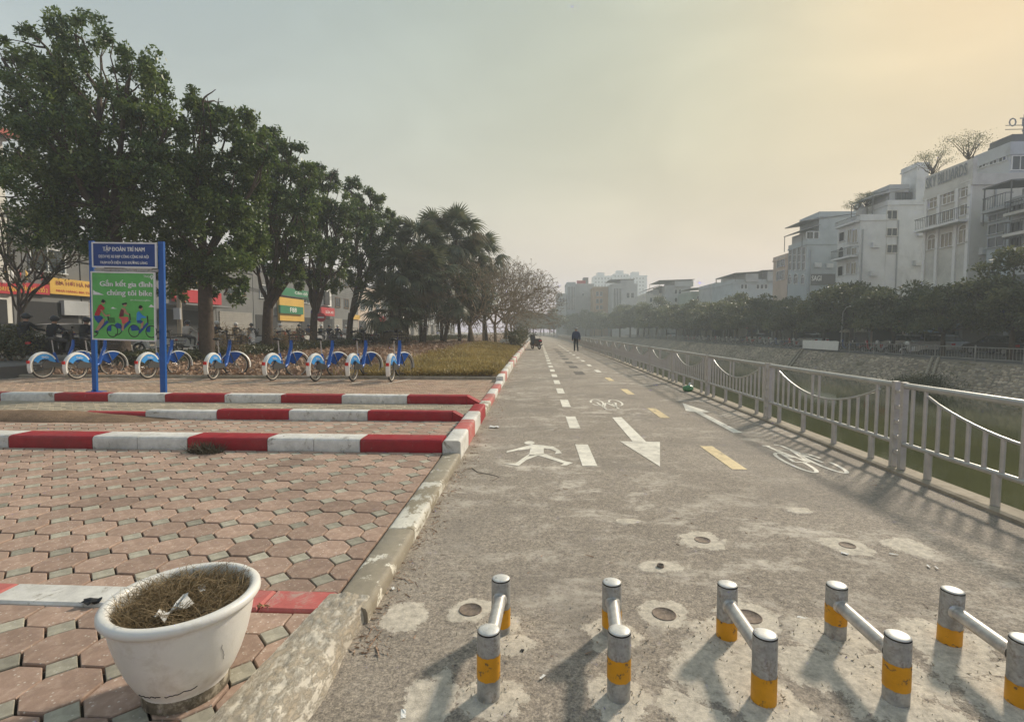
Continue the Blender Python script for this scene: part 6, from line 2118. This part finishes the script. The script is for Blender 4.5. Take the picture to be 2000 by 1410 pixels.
# --- ornate cream house with roof lettering
y1, y0 = fy(1796), fy(1887)
r4 = empty('canal_building', (44, (y0 + y1) / 2, BT), 0, 'ornate cream house with arched windows, long balcony and raised roof lettering', 'building', 'buildings across the canal')
zt = fz(1887, 352)
block(r4, FX, FX + 16, y0, y1, BT, zt, 'w_cream', cap=.4)
for (u0, u1, va, vb, vc) in ((1204, 1262, (640, 740), (795, 868), (975, 1048)), (1303, 1388, (600, 705), (758, 830), (930, 1030)), (1437, 1503, (548, 655), (715, 790), (905, 1000))):
    nc = 3 if u0 == 1303 else 2
    fwin(r4, u0, u1, *va, frame='white', pane='pane_pale', cols=nc, rows=2); fwin(r4, u0, u1, *vb, frame='white', pane='pane_pale', cols=nc)
    fwin(r4, u0, u1, *vc, frame='white', pane='pane_pale', cols=nc, arch=(nc == 2), sill=True)
for px in (1801, 1825, 1860, 1884):                       # pilasters
    y = fy(px); b = MB(); b.bb(FX - .14, FX + .02, y - .16, y + .16, BT, zt - .5); WB(b, 'pilaster', M['white'], r4)
balcony(r4, FX, y0 + .1, y1 - .1, fz(1842, 441), 1.0, 1.0, 'white')
za = fz(1842, 344)
b = MB(); b.bb(FX - .04, FX + .3, y0, y1, zt + .36, zt + 1.7); WB(b, 'sign_parapet', M['w_cream'], r4)
lettering('SKY BILLIARDS', (FX - .06, y1 - .2, zt + .45), (0, -1, 0), (0, 0, 1), (y1 - y0) * .86, 1.05, M['letter_dark'], r4, .02, out=.05).location = -r4.location
# --- big hotel behind, roof sign
X4 = 43.0
y1, y0 = fy(1884, X4), fy(1956, X4)
r5 = empty('canal_building', (50, (y0 + y1) / 2, BT), 0, 'tall pale hotel at the right edge with a rooftop sign on posts', 'building', 'buildings across the canal')
zt = fz(1956, 292, X4)
block(r5, X4, X4 + 18, y0, y1, BT, zt, 'w_pale', cap=.5)
block(r5, X4 + .8, X4 + 16, y0 + .8, y1 - 1, zt + .35, fz(1956, 272, X4), 'w_dark', 'roof_storey', cap=.2)
for (v0, v1) in ((335, 440), (520, 610), (700, 780)):
    a_, c_ = atY(*Z5(1862, v1), y0), atY(*Z5(1990, v0), y0)
    window(r5, 'y-', y0, a_.x, c_.x, a_.z, c_.z, frame='white', pane='glass', cols=2)
for (u0, u1) in ((1560, 1610), (1640, 1690), (1710, 1760)): fwin(r5, u0, u1, 390 - (u0 - 1560) * .3, 440 - (u0 - 1560) * .3, X4, frame='w_white', pane='glass', cols=2)
sgy = y0 + 1.5
a_, c_ = atY(1978, 246, sgy), atY(2036, 232, sgy)
for x in (a_.x + 1.0, a_.x + 2.6):
    b = MB(); b.tube([(x, sgy, zt), (x, sgy, a_.z + 1)], .06, 6); WB(b, 'sign_post', M['w_dark'], r5)
for dx, dz_ in ((-.6, .05), (-.6, -.32)):
    b = MB(); b.tube([(a_.x + dx, sgy + .05, a_.z + dz_), (a_.x + 3.2, sgy + .05, a_.z + dz_)], .035, 5); WB(b, 'sign_rail', M['w_dark'], r5)
lettering('O THE', (a_.x - .4, sgy, a_.z - .1), (1, 0, 0), (0, 0, 1), 2.6, .8, M['letter_dark'], r5, .03, out=.05).location = -r5.location
lettering('SKY', (a_.x + .8, sgy, a_.z - 1.0), (1, 0, 0), (0, 0, 1), 1.6, .65, M['letter_dark'], r5, .02, out=.05).location = -r5.location
# --- low dark-balconied house in front of the hotel
X6 = 37.4
y1, y0 = fy(1921, X6), fy(1966, X6)
r6 = empty('canal_building', (42, (y0 + y1) / 2, BT), 0, 'grey house with a deep roofed terrace and dark balconies at the right edge', 'building', 'buildings across the canal')
block(r6, X6, X6 + 5, y0, y1, BT, fz(1944, 412, X6), 'w_blue', cap=.2)
slab_roof(r6, X6 - .6, X6 + 6, y0 - .5, y1, fz(1944, 368, X6), .3, 'w_dark', True, 3.0)
balcony(r6, X6, y0, y1, fz(1944, 410, X6), .6, 1.0, 'w_grey')
for v in (800, 900, 1000): fwin(r6, 1660, 1780, v - 40, v + 30, X6, frame='w_grey', pane='glass', cols=2)
y1b, y0b = y0 - .05, fy(2040, X6)
r7 = empty('canal_building', (42, (y0b + y1b) / 2, BT), 0, 'dark grey house with stained balconies cut by the right picture edge', 'building', 'buildings across the canal')
block(r7, X6, X6 + 10, y0b, y1b, BT, fz(1990, 392, X6), 'w_grey', cap=.2)
for py in (405, 445, 475):
    balcony(r7, X6, y0b + .1, y1b - .1, fz(1985, py + 12, X6), .8, .9, 'w_cream'); fwin(r7, 1830, 1900, (py - 220) * 3.916 - 30, (py - 220) * 3.916 + 30, X6, frame='w_dark', pane='dark')
fyb = atX(2000, 365, X6)
# --- air conditioners, pipes and tanks that clutter the walls
def clutter(root, face, c, spots):
    for (a, z) in spots:
        b = MB()
        if face == 'y-': b.bb(a, a + .85, c - .38, c, z, z + .6); b.tube([(a + .42, c - .385, z + .3), (a + .42, c - .40, z + .3)], .22, 12)
        else: b.bb(c - .38, c, a, a + .85, z, z + .6)
        WB(b, 'air_conditioner', M['w_white'], root)
def drain(root, x, y, z0, z1):
    b = MB(); b.tube([(x, y, z0), (x, y, z1)], .07, 6); WB(b, 'drain_pipe', M['w_grey'], root)
def tank(root, x, y, z):
    b = MB(); b.lathe([(.001, 0), (.62, 0), (.62, 1.3), (.45, 1.6), (.001, 1.7)], 14, Matrix.Translation((x, y, z))); WB(b, 'water_tank', M['steel_post'], root)
ya = fy(1674); yb = fy(1573); yc = fy(1887)
clutter(r3, 'y-', ya, ((FX + 6.2, 9.2), (FX + 6.4, 12.6), (FX + 1.2, 8.0), (FX + 1.3, 11.3))); drain(r3, FX + 4.3, ya - .08, BT, 14.5); drain(r3, FX + .3, ya - .08, BT, 13.5)
clutter(r1, 'y-', yb, ((FX + 1.0, 10.5), (FX + 2.6, 10.4), (FX + 4.0, 7.5))); drain(r1, FX + .5, yb - .08, BT, 13)
clutter(r4, 'y-', yc, ((FX + .8, 8.2), (FX + .8, 11.0), (FX + 2.4, 9.0))); drain(r4, FX + 1.9, yc - .08, BT, 14)
tank(r1, FX + 8, yb + 2, atY(1640, 418, yb).z + .2); tank(r3, FX + 2, ya + 3, atY(1676, 425, ya).z + .3)
# --- trees on the roofs
def roof_tree(px, py, X, r_, h, lab, seed):
    p = atX(px, py, X)
    root = empty('roof_tree', p, 0, lab, 'tree', 'small trees on the rooftops')
    rr = random.Random(seed); b = MB()
    P = []
    for i in range(16):
        c = Vector((rr.gauss(0, r_ * .5), rr.gauss(0, r_ * .5), h * rr.uniform(.45, 1)))
        limb(b, (0, 0, h * .2 * rr.random()), c, .05, .012, seed + i, .2, 5, 4)
        for k in range(95): P.append((c.x + rr.gauss(0, r_ * .22), c.y + rr.gauss(0, r_ * .22), c.z + rr.gauss(0, h * .07)))
    b.tube([(0, 0, -.3), (0, 0, h * .3)], .07, 6); b.build('trunk', M['bark'], root)
    link('crown', leaf_mesh('crown', np.array(P), .13, .05, M['leaf_far'], 0, seed), root)
roof_tree(1820, 345, FX + 1, 1.6, 2.3, 'windswept little tree at the left end of the roof lettering', 301)
roof_tree(1892, 318, FX + 2, 1.7, 2.6, 'windswept little tree at the right end of the roof lettering', 302)
roof_tree(1676, 415, FX + 1.5, 1.4, 1.7, 'potted roof tree above the balconied white house', 303)
roof_tree(1692, 405, FX + 2.5, 1.2, 1.8, 'second potted roof tree above the balconied white house', 304)
# --- shop units at street level along the far bank
SH2 = ['w_grey', 'w_cream', 'w_dark', 'w_white', 'w_green', 'w_pink', 'w_blue']
Y = 24.0; i = 0
while Y < 128:
    wd = rnd.uniform(4.2, 6.5)
    X = far(Y, 11.2)
    root = empty('bank_shop', (X + 2, Y + wd / 2, BT), 0, 'dim %s shop front under the far bank trees, %s from the right' % (('grey', 'cream', 'dark', 'white', 'green', 'pinkish', 'bluish')[i % 7], ordw(i)), 'shop', 'shop fronts under the far bank trees')
    h = rnd.uniform(3.6, 5.2) if 45 < Y < 90 else rnd.uniform(4.0, 7.5)
    block(root, X - .3, X + 6, Y, Y + wd - .05, BT, BT + h, SH2[i % 7], cap=.1)
    b = MB(); b.bb(X - .36, X - .28, Y + .4, Y + wd - .5, BT + .1, BT + 2.5); WB(b, 'opening_panel', M['dark' if i % 3 else 'shutter'], root)  # panel on the solid wall; the near-black ones paint an unlit interior
    b = MB(); b.bb(X - .55, X - .32, Y + .25, Y + wd - .3, BT + 2.65, BT + 3.4); sg = WB(b, 'signboard', M[('sign_red', 'w_white', 'sign_green', 'w_dark', 'sign_yellow')[i % 5]], root)
    b = MB(); b.add([(X - .3, Y + .2, BT + 2.62), (X - 1.7, Y + .2, BT + 2.3), (X - 1.7, Y + wd - .3, BT + 2.3), (X - .3, Y + wd - .3, BT + 2.62)], [(0, 1, 2, 3)])
    b.add([(X - .3, Y + .2, BT + 2.58), (X - 1.7, Y + .2, BT + 2.26), (X - 1.7, Y + wd - .3, BT + 2.26), (X - .3, Y + wd - .3, BT + 2.58)], [(3, 2, 1, 0)]); WB(b, 'awning', M[('roof_sheet', 'w_blue', 'roof_red')[i % 3]], root)
    if h > 4.6: window(root, 'x-', X - .3, Y + 1, Y + wd - 1.2, BT + h - 1.4, BT + h - .5, frame='w_white')
    Y += wd; i += 1
# --- hazy blocks beyond, where the canal bends
def far_block(px0, px1, py, Y, dep, mt, lab, win=(), roof=None, face_px=None):
    a, c = atY(px0, py, Y), atY(px1, py, Y)
    root = empty('hazy_building', ((a.x + c.x) / 2, Y, BT), 0, lab, 'building', 'hazy buildings beyond the trees')
    block(root, a.x, c.x, Y, Y + dep, -.4, a.z, mt, cap=.3)
    for (w0, w1, q0, q1, n) in win:
        s0, s1 = atY(w0, q1, Y), atY(w1, q0, Y)
        for k in range(n):
            wx = (s1.x - s0.x) / n
            window(root, 'y-', Y, s0.x + wx * (k + .18), s0.x + wx * (k + .82), s0.z, s1.z, frame='w_white', pane='glass', cols=1, sill=False)
    return root, a, c
far_block(1088, 1106, 575, 195, 12, 'w_grey', 'low grey hazy house left of the striped block', ((1092, 1104, 582, 590, 2),))
r_, a, c = far_block(1107, 1124, 553, 200, 14, 'w_blue', 'hazy block with vertical blue stripes on its front', ((1108, 1123, 560, 605, 5),))
r_, a, c = far_block(1124, 1160, 556, 202, 14, 'w_grey', 'plain hazy grey block with a small rooftop sign', ((1136, 1142, 573, 578, 1),))
b = MB(); b.bb(a.x + .5, a.x + 4, 202, 202.3, a.z + .4, a.z + 1.6); WB(b, 'roof_sign', M['sign_red'], r_)
b = MB(); b.bb(c.x - 4, c.x - 2, 204, 208, a.z, a.z + 3); WB(b, 'water_tank', M['w_dark'], r_)
far_block(1160, 1195, 562, 190, 12, 'w_orange', 'hazy tan house with stacked balconies', ((1163, 1178, 570, 578, 2), (1163, 1178, 584, 592, 2), (1163, 1178, 597, 604, 2)))
r_, a, c = far_block(1196, 1245, 556, 180, 14, 'w_grey', 'hazy grey house with a finned blue front and roof canopy', ((1198, 1214, 563, 602, 5), (1222, 1240, 572, 582, 2)))
slab_roof(r_, a.x - 1, c.x - 1, 179.5, 192, a.z + 1.6, .2, 'w_dark', True, 2)
r_, a, c = far_block(1262, 1312, 575, 150, 14, 'w_cream', 'hazy cream house with two pitched roof sheds', ((1268, 1282, 582, 590, 2), (1292, 1302, 584, 592, 1)))
slab_roof(r_, a.x + .4, a.x + 4, 149.5, 160, a.z + 1.4, 1.1, 'w_dark', True, 1.6); slab_roof(r_, a.x + 4.1, c.x, 149.5, 160, a.z + 2.3, -.6, 'w_dark', True, 2.4)
r_, a, c = far_block(1300, 1348, 560, 146, 14, 'w_grey', 'hazy grey house with a broad flat roof slab', ((1316, 1332, 566, 574, 2), (1316, 1332, 582, 590, 2)))
slab_roof(r_, a.x - 2, c.x + 1, 145, 158, a.z + 1.6, .3, 'w_dark', True, 1.6)
r_, a, c = far_block(1350, 1398, 572, 132, 12, 'w_green', 'hazy low house with a hipped roof', ((1360, 1376, 578, 586, 2), (1380, 1392, 578, 586, 1)))
slab_roof(r_, a.x - .5, c.x + .5, 131, 142, a.z + 1.0, .6, 'w_dark', False)
r_, a, c = far_block(1398, 1440, 555, 118, 12, 'w_grey', 'hazy grey house with an open roof frame', ((1404, 1414, 562, 569, 1), (1420, 1434, 562, 569, 1)))
slab_roof(r_, a.x + 3, c.x + 1, 117, 127, a.z + 1.9, .2, 'w_dark', True, 2)
r_, a, c = far_block(1432, 1512, 549, 104, 12, 'w_blue', 'long hazy house under two dark sheet roofs', ((1446, 1460, 556, 564, 2), (1476, 1500, 556, 564, 3)))
slab_roof(r_, a.x, a.x + 5, 103, 114, a.z + 1.4, .3, 'w_dark', True, 1.6); slab_roof(r_, a.x + 5.2, c.x, 103, 114, a.z + 1.9, .1, 'w_dark', True, 2)
# --- pale apartment towers far off
for i, (px0, px1, py, Y, lab) in enumerate(((1160, 1198, 540, 430, 'pale far apartment tower, left one of the skyline group'), (1198, 1228, 536, 440, 'pale far apartment tower in the middle of the skyline group'), (1228, 1264, 539, 430, 'pale far apartment tower, right one of the skyline group'))):
    a, c = atY(px0, py, Y), atY(px1, py, Y)
    root = empty('apartment_tower', ((a.x + c.x) / 2, Y, -.35), 0, lab, 'building', 'pale far apartment towers')
    block(root, a.x, c.x, Y, Y + 18, -.35, a.z, 'w_pale', cap=.4)
    b = MB(); b.bb(a.x + 3, a.x + 9, Y + 2, Y + 10, a.z + .3, a.z + 3.5); WB(b, 'lift_house', M['w_pale'], root)
    n = int((c.x - a.x) / 2.6)
    for k in range(n):
        b = MB(); x = a.x + 1 + k * 2.6
        z = 12.0
        while z < a.z - 2:
            b.bb(x, x + 1.2, Y - .06, Y + .01, z, z + 1.5); z += 3.0
        WB(b, 'window_column', M['glass'], root)

# ------------------------------------------------------------------ shop houses along the street on the left
LXF = -29.0
ly = lambda px: atX(px, 600, LXF).y
lz = lambda px, py: atX(px, py, LXF).z
SZ = .52
HN = [  # y0, y1, height, wall, label
    (17.0, 26.4, 11.5, 'w_cream', 'cream shop house with a red roof at the left edge'), (26.5, 30.6, 7.5, 'w_dark', 'grey shop house under the red banner'), (30.7, 37.5, 5.6, 'w_dark', 'low dark shop with a yellow beer sign and shutters'),
    (37.6, 44.0, 6.5, 'w_dark', 'shop house behind the notice board'), (44.1, 50.0, 7.0, 'w_dark', 'white-striped shop with red flower pictures'), (50.1, 55.0, 7.5, 'w_dark', 'grey shop house with hanging cables'), (55.1, 60.0, 8.2, 'w_dark', 'bluish shop house left of the green and yellow sign'),
    (60.1, 70.0, 8.8, 'w_dark', 'shop house carrying the green and yellow sign'), (70.1, 80.0, 9.5, 'w_dark', 'white shop house with a tall narrow window'), (80.1, 92.0, 8.0, 'w_pink', 'shop house with a dark red sign'), (92.1, 106.0, 9.0, 'w_dark', 'grey house glimpsed behind the last big trunk'),
    (106.1, 124.0, 8.5, 'w_cream', 'pale house glimpsed left of the palms'), (124.1, 146.0, 9.0, 'w_grey', 'grey house glimpsed between the palm trunks'), (146.1, 175.0, 9.5, 'w_blue', 'far house behind the palm clump')]
HR = []
for i, (y0, y1, h, wm, lab) in enumerate(HN):
    root = empty('shop_house', (LXF - 4, (y0 + y1) / 2, SZ), 0, lab, 'shop house', 'shop houses along the street')
    block(root, LXF - 10, LXF, y0, y1, SZ, SZ + h, wm, cap=.15)
    n = max(1, int((y1 - y0) / 3.2))
    for k in range(n):
        a = y0 + (y1 - y0) * (k + .06) / n; c = y0 + (y1 - y0) * (k + .94) / n
        b = MB(); z = SZ + .05
        if (i + k) % 2 == 0:
            while z < SZ + 2.7:
                b.bb(LXF, LXF + .05 + .03 * (int(z * 8) % 2), a, c, z, z + .115); z += .12
            WB(b, 'shutter', M['shutter'], root)
        else:
            b.bb(LXF, LXF + .04, a, c, z, SZ + 2.7); WB(b, 'opening_panel', M['dark'], root)  # near-black sheet on the wall, painting the shade inside an open shop
    for k in range(n):
        a = y0 + (y1 - y0) * (k + .25) / n; c = y0 + (y1 - y0) * (k + .75) / n
        z = SZ + 4.5
        while z + 1.5 < SZ + h:
            window(root, 'x+', LXF, a, c, z, z + 1.3, frame='w_white' if i % 2 else 'wood', cols=2); z += 3.2
    HR.append(root)
def street_sign(root, px0, px1, py0, py1, mt, txts=(), X=LXF, dep=.25, name='signboard'):
    ya, yb = atX(px0, 600, X).y, atX(px1, 600, X).y
    m_ = (px0 + px1) / 2
    z0, z1 = atX(m_, py1, X).z, atX(m_, py0, X).z
    b = MB(); b.bb(X, X + dep, ya, yb, z0, z1); s_ = WB(b, name, M[mt], root)
    W_, H_ = yb - ya, z1 - z0
    for (t, u0, u1, v0, v1, tm) in txts:
        lettering(t, (X + dep, ya + W_ * u0, z0 + H_ * v0), (0, 1, 0), (0, 0, 1), W_ * (u1 - u0), H_ * (v1 - v0), M[tm], s_, .02, out=.012)
    return s_
street_sign(HR[0], -60, 26, 551, 572, 'sign_red', (('KHU DÂN', .55, .98, .25, .75, 'sign_gold'),))
street_sign(HR[1], 30, 91, 554, 574, 'sign_red', (('VĂN HÓA SỐ 2', .1, .92, .2, .8, 'sign_gold'),))
street_sign(HR[2], 92, 182, 547, 577, 'sign_yellow', (('BIA HƠI HÀ NỘI', .12, .94, .5, .92, 'sign_brown'), ('NHÀ HÀNG BIA TƯƠI', .12, .94, .15, .33, 'print_red')))
street_sign(HR[2], 118, 166, 588, 616, 'w_grey')
street_sign(HR[4], 335, 395, 545, 560, 'w_dark', (('NHÀ HÀNG', .3, .95, .15, .85, 'sign_gold'),))
street_sign(HR[4], 335, 428, 568, 592, 'sign_red')
street_sign(HR[7], 545, 602, 565, 582, 'sign_green', (('Cầm đồ', .45, .9, .45, .85, 'print_white'),))
street_sign(HR[7], 542, 590, 583, 627, 'sign_yellow')
street_sign(HR[7], 543.5, 588.5, 598, 613, 'sign_green', (('F88', .4, .68, .22, .8, 'print_white'),), X=LXF + .26)
street_sign(HR[8], 628, 644, 566, 598, 'white'); street_sign(HR[8], 632, 641, 570, 596, 'dark', X=LXF + .26)
street_sign(HR[9], 624, 650, 601, 617, 'sign_red', (('SỬA XE', .3, .9, .3, .7, 'print_white'),), X=LXF + .3)
street_sign(HR[10], 680, 700, 615, 624, 'sign_yellow'); street_sign(HR[12], 738, 750, 618, 630, 'sign_red')
# red roof of the left-edge house and its bright side wall
y0, y1 = 17.0, 26.4
b = MB(); b.add([(LXF + .8, y0, SZ + 11.4), (LXF + .8, y1 + .5, SZ + 11.4), (LXF - 10, y1 + .5, SZ + 13.4), (LXF - 10, y0, SZ + 13.4), (LXF + .8, y0, SZ + 11.7), (LXF + .8, y1 + .5, SZ + 11.7), (LXF - 10, y1 + .5, SZ + 13.7), (LXF - 10, y0, SZ + 13.7)], [(3, 2, 1, 0), (4, 5, 6, 7), (0, 1, 5, 4), (1, 2, 6, 5)]); WB(b, 'roof', M['roof_red'], HR[0])
b = MB(); b.bb(LXF, LXF + 1.8, 37.7, 44, SZ + 3.05, SZ + 3.16); tag(WB(b, 'awning', M['roof_sheet'], HR[3]))
# flags above the red banner
for i, (px, mt) in enumerate(((10, 'sign_yellow'), (22, 'white'), (37, 'sign_red'), (50, 'sign_yellow'), (64, 'w_dark'), (80, 'sign_red'), (91, 'w_dark'))):
    p = atX(px, 552, LXF + .5)
    root = empty('flag', p, 0, '%s flag, %s along the pole row above the red banner' % (('yellow', 'white', 'red', 'yellow', 'dark', 'red', 'dark')[i], ('first', 'second', 'third', 'fourth', 'fifth', 'sixth', 'last')[i]), 'flag', 'flags above the red banner')
    b = MB(); b.tube([(0, 0, -.1), (0, 0, .75)], .012, 5); b.build('pole', M['steel_post'], root)
    b = MB(); b.add([(0, 0, .1), (0, .12, .2), (0, .16, .55), (0, 0, .72), (.05, .08, .4)], [(0, 1, 4), (1, 2, 4), (2, 3, 4), (3, 0, 4)]); b.build('cloth', M[mt], root)
# no-entry sign
p = atY(627, 620, 46)
root = empty('traffic_sign', (p.x, 46, .6), R(20), 'round red no-entry sign with a white bar on a thin pole', 'traffic sign')
b = MB(); b.tube([(0, 0, 0), (0, 0, p.z - .2)], .035, 7); b.build('pole', M['steel_post'], root)
b = MB(); b.lathe([(.001, -.02), (.42, -.02), (.42, .02), (.001, .02)], 24, Matrix.Translation((0, -.06, p.z - .6)) @ Matrix.Rotation(PI / 2, 4, 'X'), smooth=False); d_ = b.build('disc', M['sign_red'], root)
b = MB(); b.box((0, -.09, p.z - .6), (.56, .02, .13)); b.build('white_bar', M['white'], d_)
# utility pole and its cables by the shops
p = atY(352, 650, 30)
root = empty('utility_pole', (min(p.x, -16.9), 30, .42), 0, 'grey utility pole with a meter box right of the notice board', 'utility pole')
b = MB(); b.tube([(0, 0, 0), (0, 0, 7.5)], [.16, .11], 10); b.build('pole', M['concrete'], root)
b = MB(); b.bb(-.2, .2, -.25, -.1, 1.8, 2.5); b.build('meter_box', M['w_grey'], root)
for k in range(4):
    b = MB()
    b.tube([Vector((0, 0, 4.6 + .3 * k)).lerp(Vector((-1, 32, 5.2 + .3 * k)), t) - Vector((0, 0, 1.4 * 4 * t * (1 - t) * (.5 + .2 * k))) for t in np.linspace(0, 1, 14)], .02, 4)
    b.build('cable', M['black'], root)

# ------------------------------------------------------------------ the air: thin, even winter haze
def haze_box():
    m = bpy.data.materials.new('winter_haze'); m.use_nodes = True
    N, L = m.node_tree.nodes, m.node_tree.links
    for n in list(N):
        if n.type == 'BSDF_PRINCIPLED': N.remove(n)
    v = N.new('ShaderNodeVolumePrincipled')
    v.inputs['Color'].default_value = (0.86, 0.93, 0.97, 1)
    v.inputs['Density'].default_value = HAZE
    v.inputs['Anisotropy'].default_value = 0.1
    L.new(v.outputs[0], N['Material Output'].inputs['Volume'])
    b = MB(); b.bb(-606, 606, -56, 706, -4.6, 66)
    return tag(b.build('haze', m), kind='stuff')
HAZE = 0.0019
haze_box()
